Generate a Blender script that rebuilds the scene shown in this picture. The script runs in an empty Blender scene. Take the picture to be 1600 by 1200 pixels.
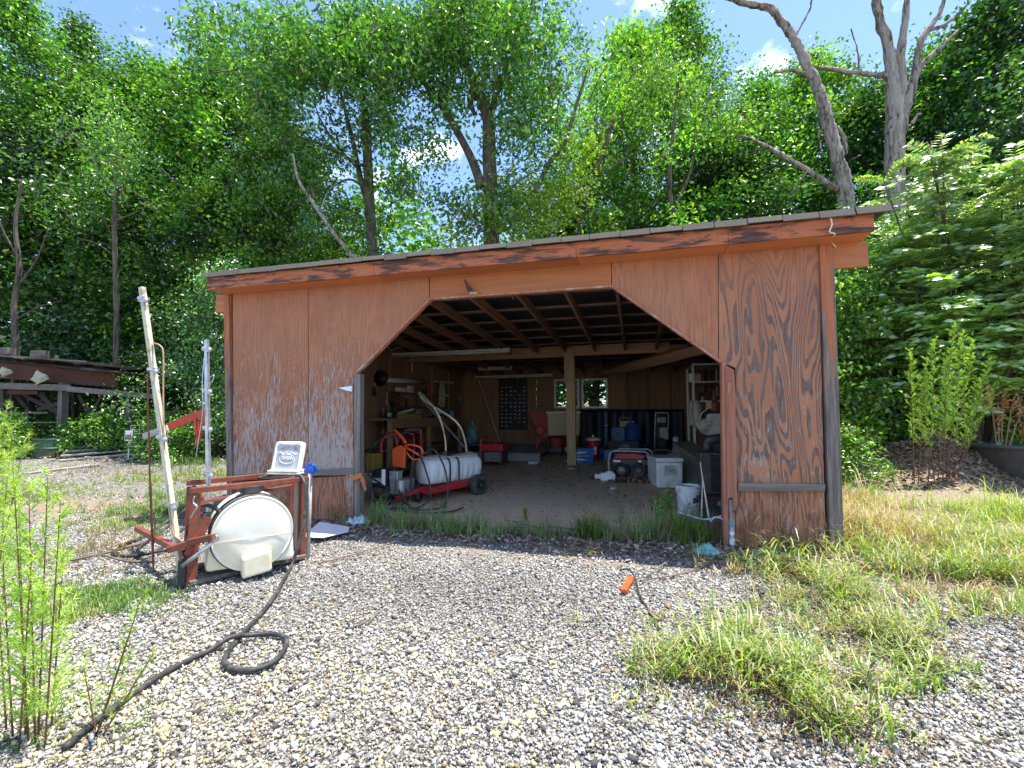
import bpy, math, random
import numpy as np
from mathutils import Vector, Matrix, Euler
random.seed(7)
RNG = np.random.default_rng(11)
SC = bpy.context.scene
COL = SC.collection
R = math.radians

# ------------------------------------------------------------------ camera
CAM = Vector((0.0, -5.15, 1.29)); YAW = R(14.9); PITCH = R(4.07); F = 730.0
cd = bpy.data.cameras.new('camera'); cam = bpy.data.objects.new('camera', cd); COL.objects.link(cam)
cd.sensor_width = 36.0; cd.lens = F / 1600 * 36.0; cd.clip_start = 0.05; cd.clip_end = 600
cam.location = CAM; cam.rotation_euler = Euler((R(90) + PITCH, 0, YAW), 'XYZ')
SC.camera = cam
# ------------------------------------------------------------------ light
SUN = Vector((0.24, 0.12, 1.0)).normalized()
elev = math.asin(SUN.z); azim = math.atan2(SUN.x, SUN.y)
w = bpy.data.worlds.new('World'); SC.world = w; w.use_nodes = True
nt = w.node_tree; bg = nt.nodes['Background']
sky = nt.nodes.new('ShaderNodeTexSky'); sky.sky_type = 'NISHITA'; sky.sun_disc = False
sky.sun_elevation = elev; sky.sun_rotation = azim; sky.air_density = .85; sky.dust_density = 0.3; sky.ozone_density = 4.0
tc = nt.nodes.new('ShaderNodeTexCoord'); mp = nt.nodes.new('ShaderNodeMapping'); mp.inputs['Scale'].default_value = (1.6, 1.6, 3.2)
nz = nt.nodes.new('ShaderNodeTexNoise'); nz.inputs['Scale'].default_value = 2.4; nz.inputs['Detail'].default_value = 7
nz.inputs['Roughness'].default_value = .55
rp = nt.nodes.new('ShaderNodeValToRGB'); rp.color_ramp.elements[0].position = .58; rp.color_ramp.elements[1].position = .78
mx = nt.nodes.new('ShaderNodeMix'); mx.data_type = 'RGBA'
mx.inputs[7].default_value = (9.5, 9.8, 10.5, 1)
nt.links.new(tc.outputs['Generated'], mp.inputs['Vector']); nt.links.new(mp.outputs[0], nz.inputs['Vector'])
nt.links.new(nz.outputs['Fac'], rp.inputs[0]); nt.links.new(rp.outputs[0], mx.inputs[0])
nt.links.new(sky.outputs[0], mx.inputs[6]); nt.links.new(mx.outputs[2], bg.inputs[0])
bg.inputs[1].default_value = 0.128
sd = bpy.data.lights.new('sun', 'SUN'); sd.energy = 3.55; sd.angle = R(0.53); sd.color = (1.0, .95, .86)
so = bpy.data.objects.new('sun', sd); COL.objects.link(so); so.location = (4, 3, 30)
so.rotation_euler = SUN.to_track_quat('Z', 'Y').to_euler()
SC.view_settings.view_transform = 'Standard'; SC.view_settings.look = 'None'
SC.view_settings.gamma = 1; SC.view_settings.use_curve_mapping = False
SC.view_settings.exposure = 1.58
SC.render.engine = 'CYCLES'
SC.cycles.max_bounces = 10; SC.cycles.diffuse_bounces = 6; SC.cycles.transmission_bounces = 6; SC.cycles.transparent_max_bounces = 12

# ------------------------------------------------------------------ geometry helpers
_r = Vector((math.cos(YAW), math.sin(YAW), 0))
_f = Vector((-math.sin(YAW) * math.cos(PITCH), math.cos(YAW) * math.cos(PITCH), math.sin(PITCH)))
_u = _r.cross(_f)
def ray(px, py): return _f + _r * ((px - 800) / F) + _u * ((600 - py) / F)
def D(px, py, d): return CAM + ray(px, py) * d
def atY(px, py, y):
    v = ray(px, py); return CAM + v * ((y - CAM.y) / v.y)
def atX(px, py, x):
    v = ray(px, py); return CAM + v * ((x - CAM.x) / v.x)
def atZ(px, py, z):
    v = ray(px, py); return CAM + v * ((z - CAM.z) / v.z)
def g(x, y):                                   # height of the ground
    return 0.053 * max(0.0, y) if y < 60 else 3.18
def G(px, py, dz=0.0):                         # the ground under a sight line
    v = ray(px, py); t = 2.0
    for _ in range(40):
        p = CAM + v * t; err = p.z - g(p.x, p.y) - dz
        t += err / (-(v.z) + 0.053 * max(0, v.y) + 1e-6) * .8
        t = min(max(t, .5), 60)
    return CAM + v * t
def g_np(x, y): return 0.053 * np.maximum(0, np.minimum(y, 60))

ORG = {}
class MB:
    def __init__(s): s.v = []; s.f = []
    def add(s, vs, fs):
        n = len(s.v); s.v += [tuple(p) for p in vs]; s.f += [tuple(i + n for i in f) for f in fs]; return s
    def box(s, c, d, rz=0, rx=0, ry=0, taper=1.0):
        m = Euler((rx, ry, rz)).to_matrix(); c = Vector(c); o = []
        for z in (-1, 1):
            k = taper if z > 0 else 1
            for x, y in ((-1, -1), (1, -1), (1, 1), (-1, 1)):
                o.append(c + m @ Vector((x * d[0] / 2 * k, y * d[1] / 2 * k, z * d[2] / 2)))
        return s.add(o, [(3, 2, 1, 0), (4, 5, 6, 7), (0, 1, 5, 4), (1, 2, 6, 5), (2, 3, 7, 6), (3, 0, 4, 7)])
    def bar(s, a, b, w, h, up=(0, 0, 1)):
        a = Vector(a); b = Vector(b); d = (b - a).normalized(); up = Vector(up)
        if abs(d.dot(up)) > .97: up = Vector((0, 1, 0))
        x = d.cross(up).normalized(); z = x.cross(d).normalized(); o = []
        for p in (a, b):
            for i, j in ((-1, -1), (1, -1), (1, 1), (-1, 1)): o.append(p + x * (i * w / 2) + z * (j * h / 2))
        return s.add(o, [(0, 1, 2, 3), (7, 6, 5, 4), (0, 4, 5, 1), (1, 5, 6, 2), (2, 6, 7, 3), (3, 7, 4, 0)])
    def tube(s, pts, r, n=8, curve=0, cap=True):
        P = [Vector(p) for p in pts]
        rr = list(r) if isinstance(r, (list, tuple)) else [r] * len(P)
        if curve and len(P) > 2:
            Q = []; RR = []
            E = [P[0] * 2 - P[1]] + P + [P[-1] * 2 - P[-2]]
            for i in range(len(P) - 1):
                p0, p1, p2, p3 = E[i], E[i + 1], E[i + 2], E[i + 3]
                for k in range(curve):
                    t = k / curve
                    Q.append(.5 * ((2 * p1) + (p2 - p0) * t + (2 * p0 - 5 * p1 + 4 * p2 - p3) * t * t + (3 * p1 - p0 - 3 * p2 + p3) * t ** 3))
                    RR.append(rr[i] * (1 - t) + rr[i + 1] * t)
            Q.append(P[-1]); RR.append(rr[-1]); P, rr = Q, RR
        base = len(s.v); prev = None
        for i, p in enumerate(P):
            d = (P[min(i + 1, len(P) - 1)] - P[max(i - 1, 0)])
            d = d.normalized() if d.length > 1e-9 else Vector((0, 0, 1))
            if prev is None:
                a = Vector((0, 0, 1)) if abs(d.z) < .9 else Vector((1, 0, 0)); x = d.cross(a).normalized()
            else:
                x = (prev - d * prev.dot(d)); x = x.normalized() if x.length > 1e-6 else d.orthogonal().normalized()
            prev = x; y = d.cross(x)
            for k in range(n):
                t = 2 * math.pi * k / n; s.v.append(tuple(p + (x * math.cos(t) + y * math.sin(t)) * rr[i]))
        for i in range(len(P) - 1):
            for k in range(n):
                a = base + i * n + k; b = base + i * n + (k + 1) % n
                s.f.append((a, b, b + n, a + n))
        if cap:
            s.f.append(tuple(base + k for k in range(n))[::-1]); s.f.append(tuple(base + (len(P) - 1) * n + k for k in range(n)))
        return s
    def lathe(s, prof, c=(0, 0, 0), n=24, rot=None, sx=1, sy=1):
        m = Euler(rot).to_matrix() if rot else Matrix.Identity(3); c = Vector(c); base = len(s.v)
        for r, z in prof:
            for k in range(n):
                t = 2 * math.pi * k / n; s.v.append(tuple(c + m @ Vector((r * math.cos(t) * sx, r * math.sin(t) * sy, z))))
        for i in range(len(prof) - 1):
            for k in range(n):
                a = base + i * n + k; b = base + i * n + (k + 1) % n; s.f.append((a, b, b + n, a + n))
        if prof[0][0] > 1e-4: s.f.append(tuple(base + k for k in range(n))[::-1])
        if prof[-1][0] > 1e-4: s.f.append(tuple(base + (len(prof) - 1) * n + k for k in range(n)))
        return s
    def prism(s, poly, off):                   # poly of 3D points, extruded by off
        n = len(poly); P = [Vector(p) for p in poly]; o = P + [p + Vector(off) for p in P]
        return s.add(o, [tuple(range(n)), tuple(range(2 * n - 1, n - 1, -1))] + [(i, i + n, (i + 1) % n + n, (i + 1) % n) for i in range(n)])
    def sheet(s, fn, nu, nv):                  # fn(u, v) -> point
        base = len(s.v)
        for j in range(nv + 1):
            for i in range(nu + 1): s.v.append(tuple(fn(i / nu, j / nv)))
        for j in range(nv):
            for i in range(nu):
                a = base + j * (nu + 1) + i; s.f.append((a, a + 1, a + nu + 2, a + nu + 1))
        return s
    def jitter(s, a, seed=1):
        rr = random.Random(seed); s.v = [(x + rr.uniform(-a, a), y + rr.uniform(-a, a), z + rr.uniform(-a, a)) for x, y, z in s.v]; return s
    def build(s, name, mat, parent=None, smooth=False, bevel=0, thick=0, fix=True):
        me = bpy.data.meshes.new(name)
        if parent is not None: o0 = ORG[parent.name]
        else:
            a = np.array(s.v); o0 = Vector(((a[:, 0].min() + a[:, 0].max()) / 2, (a[:, 1].min() + a[:, 1].max()) / 2, a[:, 2].min()))
        me.from_pydata([(x - o0.x, y - o0.y, z - o0.z) for x, y, z in s.v], [], s.f)
        if fix:
            import bmesh
            bm = bmesh.new(); bm.from_mesh(me); bmesh.ops.recalc_face_normals(bm, faces=bm.faces); bm.to_mesh(me); bm.free()
        me.materials.append(mat)
        if smooth: me.shade_smooth() if hasattr(me, 'shade_smooth') else None
        o = bpy.data.objects.new(name, me); COL.objects.link(o)
        if parent is not None: o.parent = parent
        else: o.location = o0
        ORG[o.name] = o0
        if thick:
            m = o.modifiers.new('solid', 'SOLIDIFY'); m.thickness = thick
        if bevel:
            m = o.modifiers.new('bevel', 'BEVEL'); m.width = bevel; m.segments = 2; m.limit_method = 'ANGLE'; m.angle_limit = R(40)
        return o
def T(name, label, cat, loc, group=None):
    o = bpy.data.objects.new(name, None); COL.objects.link(o); o.location = loc; o.empty_display_size = .1
    ORG[o.name] = Vector(loc); o['label'] = label; o['category'] = cat
    if group: o['group'] = group
    return o
def tag(o, label=None, cat=None, group=None, kind=None):
    if label: o['label'] = label
    if cat: o['category'] = cat
    if group: o['group'] = group
    if kind: o['kind'] = kind
    return o
def npmesh(name, V, Fc, cols, mat, parent=None, loc=None, k=3):
    """fast mesh from arrays; all faces have k corners; cols: per-vertex rgb"""
    me = bpy.data.meshes.new(name); nv = len(V); nf = len(Fc)
    me.vertices.add(nv); me.vertices.foreach_set('co', np.ascontiguousarray(V, dtype=np.float32).ravel())
    me.loops.add(nf * k); me.polygons.add(nf)
    me.loops.foreach_set('vertex_index', np.ascontiguousarray(Fc, dtype=np.int32).ravel())
    me.polygons.foreach_set('loop_start', np.arange(0, nf * k, k, dtype=np.int32))
    try: me.polygons.foreach_set('loop_total', np.full(nf, k, dtype=np.int32))
    except Exception: pass
    me.update(calc_edges=True)
    if cols is not None:
        a = me.color_attributes.new('Col', 'FLOAT_COLOR', 'POINT')
        c = np.ones((nv, 4), dtype=np.float32); c[:, :3] = cols; a.data.foreach_set('color', c.ravel())
    me.materials.append(mat)
    o = bpy.data.objects.new(name, me); COL.objects.link(o)
    if parent is not None: o.parent = parent
    if loc is not None: o.location = loc
    ORG[o.name] = Vector(loc) if loc is not None else Vector((0, 0, 0))
    return o

# ------------------------------------------------------------------ materials
class NT:
    def __init__(s, name):
        s.m = bpy.data.materials.new(name); s.m.use_nodes = True; s.t = s.m.node_tree; s.p = s.t.nodes['Principled BSDF']
        s.c = s.t.nodes.new('ShaderNodeTexCoord').outputs['Object']
    def n(s, ty, **k):
        x = s.t.nodes.new('ShaderNode' + ty)
        for a, b in k.items(): setattr(x, a, b)
        return x
    def l(s, a, b): s.t.links.new(a, b)
    def map(s, sc, off=(0, 0, 0), src=None):
        m = s.n('Mapping'); m.inputs['Scale'].default_value = sc; m.inputs['Location'].default_value = off; s.l(src or s.c, m.inputs[0]); return m.outputs[0]
    def noise(s, vec, sc=5, det=4, rough=.55, dist=0):
        x = s.n('TexNoise'); x.inputs['Scale'].default_value = sc; x.inputs['Detail'].default_value = det
        x.inputs['Roughness'].default_value = rough; x.inputs['Distortion'].default_value = dist; s.l(vec, x.inputs['Vector']); return x.outputs['Fac']
    def ramp(s, fac, stops, mode='LINEAR'):
        x = s.n('ValToRGB'); cr = x.color_ramp; cr.interpolation = mode
        while len(cr.elements) < len(stops): cr.elements.new(.5)
        for e, (p, c) in zip(cr.elements, stops):
            e.position = p; e.color = (c, c, c, 1) if isinstance(c, (int, float)) else (*c, 1)
        s.l(fac, x.inputs[0]); return x.outputs[0]
    def math(s, op, a, b=0, c=None):
        x = s.n('Math', operation=op)
        for i, v in enumerate((a, b) if c is None else (a, b, c)):
            if isinstance(v, (int, float)): x.inputs[i].default_value = v
            else: s.l(v, x.inputs[i])
        return x.outputs[0]
    def mix(s, fac, a, b, mode='MIX'):
        x = s.n('Mix', data_type='RGBA', blend_type=mode)
        for i, v in ((0, fac), (6, a), (7, b)):
            if isinstance(v, (int, float)): x.inputs[i].default_value = v
            elif isinstance(v, tuple): x.inputs[i].default_value = (*v, 1)
            else: s.l(v, x.inputs[i])
        return x.outputs[2]
    def bump(s, h, st=.4, dist=.01):
        x = s.n('Bump'); x.inputs['Strength'].default_value = st; x.inputs['Distance'].default_value = dist
        s.l(h, x.inputs['Height']); s.l(x.outputs[0], s.p.inputs['Normal']); return x
    def base(s, c, rough=.7, metal=0):
        if isinstance(c, tuple): s.p.inputs['Base Color'].default_value = (*c, 1)
        else: s.l(c, s.p.inputs['Base Color'])
        if isinstance(rough, (int, float)): s.p.inputs['Roughness'].default_value = rough
        else: s.l(rough, s.p.inputs['Roughness'])
        s.p.inputs['Metallic'].default_value = metal; return s
def simple(name, c, c2=None, sc=8, stretch=(1, 1, 1), rough=.6, metal=0, bump=.25, lo=.35, hi=.65, dirt=None, dsc=3):
    t = NT(name); c2 = c2 or tuple(x * .6 for x in c)
    n1 = t.noise(t.map(stretch), sc, 6, .6)
    col = t.mix(t.ramp(n1, [(lo, 0), (hi, 1)]), c, c2)
    if dirt: col = t.mix(t.ramp(t.noise(t.c, dsc, 7, .65), [(.52, 0), (.66, .85)]), col, dirt)
    t.base(col, rough, metal)
    if bump: t.bump(n1, bump, .006)
    return t.m
def wood(name, c, c2, axis='x', sc=1.0, rough=.8, worn=None, wornamt=.55):
    st = {'x': (1.2, 22, 22), 'y': (22, 1.2, 22), 'z': (22, 22, 1.2)}[axis]
    t = NT(name); v = t.map(tuple(k * sc for k in st)); n1 = t.noise(v, 1.3, 7, .65, .6); n2 = t.noise(t.map(tuple(k * sc * .25 for k in st)), 1.1, 5)
    col = t.mix(t.ramp(n1, [(.33, 0), (.66, 1)]), c, c2)
    if worn: col = t.mix(t.ramp(n2, [(wornamt, 0), (wornamt + .09, 1)]), col, worn)
    rnd = t.n('ObjectInfo').outputs['Random']
    col = t.mix(1.0, col, t.ramp(rnd, [(0, .75), (1, 1.15)]), 'MULTIPLY')
    t.base(col, rough); t.bump(n1, .5, .006); return t.m
def painted_ply(name, wear=.5, big=False, seed=0):
    t = NT(name)
    geo = t.c
    o = (seed * 3.1, 0, seed * 1.7)
    contour = t.noise(t.map((1.35, 1, .27), o), 1.25, 2.6, .5, .35)          # smooth field whose level lines read as cathedral grain
    jag = t.noise(t.map((14, 6, 3.5), o), 1, 4, .6)
    band = t.math('SINE', t.math('ADD', t.math('MULTIPLY', contour, 215 if big else 210), t.math('MULTIPLY', jag, 3.2)))
    band = t.math('MULTIPLY_ADD', band, .5, .5)
    fine = t.noise(t.map((70, 30, 2.0), o), 1, 6, .7)
    fleck = t.noise(t.map((42, 16, 6.5), o), 1, 6, .75, .3)
    blot = t.noise(t.map((2.2, 1, .9), o), 1.3, 5, .6)
    z = t.n('SeparateXYZ'); t.l(geo, z.inputs[0])
    low = t.math('SUBTRACT', 1.0, t.ramp(t.math('DIVIDE', z.outputs[2], 3.0), [(.12, 0), (.82, 1)]))
    paint = t.mix(t.ramp(fine, [(.3, 0), (.7, 1)]), (.50, .185, .085), (.30, .102, .048))
    paint = t.mix(t.ramp(t.noise(t.map((1.1, 1, .5), o), 1.7, 4), [(.42, 0), (.62, .75)]), paint, (.33, .14, .075))
    paint = t.mix(t.ramp(blot, [(.35, 0), (.7, .7)]), paint, (.50, .22, .11))
    if big:
        wm = t.math('MULTIPLY', t.ramp(blot, [(.26, .35), (.42, 1)]), t.ramp(t.math('DIVIDE', z.outputs[2], 3.0), [(.12, .5), (.25, 1), (.80, 1), (.95, .3)]))
        m1 = t.ramp(t.math('ADD', t.math('MULTIPLY', band, .72), t.math('MULTIPLY', fine, .35)), [(.55, 0), (.63, 1)])
        expo = t.math('MULTIPLY', m1, wm)
        grey = t.mix(t.ramp(fleck, [(.4, 0), (.6, 1)]), (.060, .052, .048), (.17, .15, .14))
        col = t.mix(expo, paint, grey)
        soft = t.ramp(band, [(.55, 0), (.9, .55)])
        col = t.mix(t.math('MULTIPLY', soft, .6), col, (.30, .10, .045))
    else:
        m1 = t.ramp(t.math('ADD', t.math('MULTIPLY', band, .12), t.math('MULTIPLY', fine, .95)), [(.48, 0), (.62, .9)])
        wm = t.ramp(t.math('ADD', t.math('MULTIPLY', low, .55), blot), [(.50, .25), (.95, 1)])
        col = t.mix(t.math('MULTIPLY', m1, wm), paint, (.15, .055, .030))
    low2 = t.math('MULTIPLY', low, t.ramp(t.math('DIVIDE', z.outputs[2], 3.0), [(.10, .72), (.3, 1)]))
    fl = t.ramp(t.math('ADD', fleck, t.math('MULTIPLY', t.math('MULTIPLY', t.math('POWER', low2, .6), blot), .34 * wear * 2)), [(.685, 0), (.715, 1)])
    col = t.mix(t.math('MULTIPLY', fl, .8), col, (.40, .36, .34))
    dk = t.ramp(t.noise(t.map((30, 6, 3.1), (4 + seed, 1, 2)), 1, 6, .72), [(.64, 0), (.70, .85)])
    col = t.mix(dk, col, (.07, .04, .03))
    t.base(col, .72); t.bump(t.math('SUBTRACT', t.math('ADD', fine, t.math('MULTIPLY', band, .3 if big else .06)), t.math('MULTIPLY', fl, .5)), .6, .006)
    return t.m
def fascia_mat():
    t = NT('fascia_paint')
    a = t.noise(t.map((1.6, 6, 9)), 1.6, 8, .68, .4); b = t.noise(t.map((5, 40, 50)), 1, 5, .7)
    col = t.mix(t.ramp(b, [(.3, 0), (.7, 1)]), (.55, .165, .060), (.38, .105, .042))
    col = t.mix(t.ramp(a, [(.48, 0), (.56, 1)]), col, t.mix(t.ramp(b, [(.4, 0), (.6, 1)]), (.045, .026, .02), (.17, .06, .035)))
    t.base(col, .7); t.bump(t.math('SUBTRACT', b, a), .6, .008); return t.m
def leafmat(name, trans=.42, gloss=.10, grough=.38):
    m = bpy.data.materials.new(name); m.use_nodes = True; t = m.node_tree; t.nodes.clear()
    n = t.nodes.new; o = n('ShaderNodeOutputMaterial'); a = n('ShaderNodeAttribute'); a.attribute_name = 'Col'
    oi = n('ShaderNodeObjectInfo'); hs = n('ShaderNodeHueSaturation'); mr = n('ShaderNodeMapRange'); mr.inputs[3].default_value = .75; mr.inputs[4].default_value = 1.25
    t.links.new(oi.outputs['Random'], mr.inputs[0]); t.links.new(mr.outputs[0], hs.inputs['Value']); t.links.new(a.outputs['Color'], hs.inputs['Color'])
    d = n('ShaderNodeBsdfDiffuse'); tr = n('ShaderNodeBsdfTranslucent'); gl = n('ShaderNodeBsdfGlossy'); gl.inputs['Roughness'].default_value = grough
    gl.inputs[0].default_value = (1, 1, 1, 1)
    tint = n('ShaderNodeMix'); tint.data_type = 'RGBA'; tint.blend_type = 'MULTIPLY'; tint.inputs[0].default_value = 1; tint.inputs[7].default_value = (1.6, 1.7, .35, 1)
    t.links.new(hs.outputs[0], d.inputs[0]); t.links.new(hs.outputs[0], tint.inputs[6]); t.links.new(tint.outputs[2], tr.inputs[0])
    m1 = n('ShaderNodeMixShader'); m1.inputs[0].default_value = trans; t.links.new(d.outputs[0], m1.inputs[1]); t.links.new(tr.outputs[0], m1.inputs[2])
    m2 = n('ShaderNodeMixShader'); m2.inputs[0].default_value = gloss; t.links.new(m1.outputs[0], m2.inputs[1]); t.links.new(gl.outputs[0], m2.inputs[2])
    t.links.new(m2.outputs[0], o.inputs[0]); return m
def colmat(name, rough=.8, bump=.3, bsc=60):
    t = NT(name); a = t.n('Attribute'); a.attribute_name = 'Col'; n1 = t.noise(t.c, bsc, 4)
    t.base(t.mix(1.0, a.outputs['Color'], t.ramp(n1, [(.2, .7), (.8, 1.2)]), 'MULTIPLY'), rough); t.bump(n1, bump, .003); return t.m

M = {}
M['ply1'] = painted_ply('painted_plywood_faded', .75, seed=1); M['ply2'] = painted_ply('painted_plywood_flaking', .85, seed=2)
M['ply3'] = painted_ply('painted_plywood_smooth', .25, seed=3); M['plylow'] = painted_ply('painted_plywood_low_strip', .42, seed=6); M['plybig'] = painted_ply('painted_plywood_weathered', .4, True, seed=4)
M['header'] = wood('painted_header_board', (.60, .215, .070), (.46, .145, .05), 'x', rough=.65)
M['fascia'] = fascia_mat()
M['soffit'] = wood('painted_soffit', (.56, .19, .065), (.44, .14, .05), 'x', rough=.65)
def cpost():
    t = NT('weathered_corner_post'); z = t.n('SeparateXYZ'); t.l(t.c, z.inputs[0]); a = t.noise(t.map((30, 30, 2)), 1, 6, .7, .4); b = t.noise(t.map((6, 6, 1)), 1.5, 5, .65)
    paint = t.mix(t.ramp(a, [(.35, 0), (.7, 1)]), (.52, .18, .08), (.30, .10, .05)); grey = t.mix(t.ramp(a, [(.35, 0), (.65, 1)]), (.09, .07, .06), (.27, .22, .19))
    t.base(t.mix(t.ramp(t.math('ADD', t.math('DIVIDE', z.outputs[2], 3.0), t.math('MULTIPLY', t.math('SUBTRACT', b, .5), 1.4)), [(.55, 1), (.72, 0)]), paint, grey), .85); t.bump(a, .8, .01); return t.m
M['post'] = cpost()
M['jamb'] = wood('split_jamb_wood', (.50, .20, .12), (.30, .10, .06), 'z', worn=(.42, .33, .27), wornamt=.55)
M['grey'] = wood('grey_weathered_wood', (.24, .20, .17), (.10, .08, .07), 'x')
M['greyz'] = wood('grey_weathered_upright', (.27, .23, .20), (.11, .09, .08), 'z')
M['int'] = wood('brown_interior_plywood', (.44, .255, .15), (.27, .15, .09), 'z', .5)
M['intx'] = wood('brown_interior_board', (.46, .26, .16), (.30, .16, .10), 'x')
M['raft'] = wood('brown_rafter', (.30, .155, .095), (.17, .085, .055), 'y')
M['purl'] = wood('brown_purlin', (.30, .165, .115), (.17, .09, .065), 'x', worn=(.46, .36, .30), wornamt=.6)
M['beam'] = wood('pale_beam_lumber', (.56, .34, .19), (.38, .22, .12), 'x')
M['postl'] = wood('pale_post_lumber', (.55, .38, .24), (.38, .26, .15), 'z')
M['felt'] = simple('black_roof_felt', (.022, .024, .028), (.045, .045, .05), 4)
M['shingle'] = simple('asphalt_shingle', (.13, .105, .085), (.07, .065, .055), 90, rough=.95, bump=.6, dirt=(.10, .11, .06), dsc=8)
M['rust'] = simple('rusty_red_steel', (.27, .060, .035), (.15, .045, .028), 14, rough=.6, metal=.15, dirt=(.20, .09, .05), dsc=9)
M['rustd'] = simple('dark_rusty_steel', (.10, .045, .03), (.05, .03, .025), 20, rough=.7, metal=.3)
M['tank'] = simple('translucent_white_poly', (.90, .87, .76), (.86, .81, .67), 2.2, rough=.35, bump=.05, dirt=(.74, .62, .38), dsc=1.6)
M['white'] = simple('dirty_white_plastic', (.82, .82, .80), (.66, .65, .62), 6, rough=.45, bump=.08, dirt=(.5, .47, .42), dsc=6)
M['whitec'] = simple('clean_white_plastic', (.85, .86, .87), (.78, .79, .8), 6, rough=.4, bump=.05)
M['grayp'] = simple('grey_scuffed_plastic', (.50, .51, .52), (.36, .36, .36), 9, rough=.5, bump=.3, dirt=(.2, .2, .19), dsc=14)
M['cream'] = simple('cream_fibreglass_tube', (.72, .66, .50), (.56, .50, .36), 8, (1, 1, .15), rough=.5, dirt=(.25, .18, .12), dsc=12)
M['galv'] = simple('galvanised_steel', (.55, .57, .58), (.38, .40, .42), 16, rough=.38, metal=.75, bump=.1)
M['alum'] = simple('dull_aluminium', (.60, .60, .58), (.42, .42, .40), 10, rough=.45, metal=.6, bump=.1)
M['rubber'] = simple('black_rubber', (.018, .018, .020), (.045, .043, .040), 30, rough=.6, bump=.25, dirt=(.12, .11, .10), dsc=14)
M['tyre'] = simple('dusty_tyre_rubber', (.04, .04, .04), (.085, .08, .07), 14, rough=.8)
M['black'] = simple('black_plastic', (.02, .02, .022), (.04, .04, .042), 10, rough=.5)
M['blackm'] = simple('dark_metal', (.05, .05, .055), (.09, .085, .08), 10, rough=.5, metal=.5)
M['orange'] = simple('orange_plastic', (.80, .12, .03), (.66, .09, .02), 6, rough=.4, bump=.05)
M['red'] = simple('red_painted_steel', (.55, .025, .03), (.38, .02, .02), 6, rough=.4, bump=.1, dirt=(.25, .08, .06), dsc=7)
M['reddk'] = simple('faded_red_paint', (.42, .06, .05), (.30, .04, .04), 6, rough=.6)
M['blue'] = simple('blue_plastic', (.02, .12, .42), (.015, .08, .30), 6, rough=.45, bump=.08)
M['bluev'] = simple('bright_blue_enamel', (.01, .10, .55), (.01, .07, .4), 6, rough=.3, bump=.05)
M['bluec'] = simple('pale_blue_cylinder_paint', (.22, .42, .52), (.13, .26, .34), 8, rough=.5, dirt=(.12, .10, .09), dsc=9)
M['navy'] = simple('dark_blue_tarpaulin', (.012, .020, .050), (.008, .012, .028), 3, rough=.5, bump=.4)
M['beige'] = simple('beige_board', (.55, .45, .30), (.47, .38, .25), 3, rough=.7, bump=.1)
M['tan'] = simple('tan_canvas', (.38, .25, .13), (.26, .16, .08), 8, rough=.9, bump=.6)
M['yellow'] = simple('dull_yellow_plastic', (.50, .33, .05), (.35, .22, .04), 6, rough=.5)
M['olive'] = simple('olive_grey_panel', (.40, .39, .30), (.30, .29, .22), 5, rough=.6, bump=.12)
M['gboard'] = wood('grey_plank_flat', (.46, .44, .41), (.28, .27, .25), 'x')
M['dark'] = simple('dark_clutter', (.04, .032, .026), (.08, .06, .05), 8)
M['green'] = simple('green_drum_paint', (.04, .12, .06), (.03, .07, .04), 5, rough=.5, dirt=(.12, .07, .04), dsc=4)
M['teal'] = simple('teal_thin_plastic', (.10, .42, .36), (.30, .55, .50), 12, rough=.3, bump=.6)
M['palebl'] = simple('pale_blue_film', (.45, .62, .70), (.70, .78, .80), 14, rough=.3, bump=.6)
M['bag'] = simple('dirty_white_sack', (.62, .58, .50), (.50, .46, .38), 7, rough=.8, bump=.5, dirt=(.3, .26, .2), dsc=5)
M['print'] = simple('faded_black_print', (.06, .06, .065), (.10, .10, .10), 30, rough=.8, bump=0)
M['printb'] = simple('dark_blue_print', (.02, .03, .16), (.03, .05, .2), 30, rough=.6, bump=0)
M['tube'] = simple('unlit_fluorescent_tube', (.78, .78, .74), (.7, .7, .66), 4, rough=.3, bump=0)
M['fix'] = simple('dusty_white_fixture', (.80, .78, .70), (.62, .58, .50), 7, rough=.5, bump=.1)
def bark(name, c, c2, c3):
    t = NT(name); a = t.noise(t.map((9, 9, 1.3)), 1.6, 8, .7, .8); b = t.noise(t.map((2, 2, .6)), 1.2, 5, .6); f = t.noise(t.map((30, 30, 8)), 1, 5, .7)
    col = t.mix(t.ramp(a, [(.40, 0), (.56, 1)]), c2, t.mix(t.ramp(f, [(.3, 0), (.7, 1)]), c, c3)); col = t.mix(t.ramp(b, [(.5, 0), (.62, .75)]), col, c3)
    t.base(col, .95); t.bump(t.math('ADD', a, t.math('MULTIPLY', f, .3)), 1.0, .06); return t.m
M['bark'] = bark('grey_brown_bark', (.15, .115, .085), (.035, .027, .02), (.20, .16, .12))
M['barkl'] = bark('pale_dead_bark', (.34, .27, .21), (.07, .045, .032), (.46, .41, .36))
M['barks'] = simple('brown_weed_stem', (.20, .09, .05), (.12, .06, .03), 20)
M['stemg'] = simple('green_stem', (.14, .22, .05), (.10, .15, .04), 20)
M['twig'] = simple('dry_twig', (.22, .16, .12), (.12, .09, .07), 20, rough=.9)
M['oldred'] = wood('old_red_brown_plank', (.16, .055, .035), (.08, .035, .025), 'x')
M['oldblk'] = wood('old_blackened_timber', (.07, .05, .04), (.035, .028, .022), 'x')
M['leaf'] = leafmat('leaf', .32, .06); M['leafg'] = leafmat('glossy_leaf', .28, .11, .42); M['leafs'] = leafmat('silvery_leaf', .48, .30, .48); M['grass'] = leafmat('grass_blade', .35, .05, .5)
M['stone'] = colmat('gravel_stone', .85, .4, 45); M['litter'] = colmat('leaf_litter', .9, .4, 30)
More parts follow.
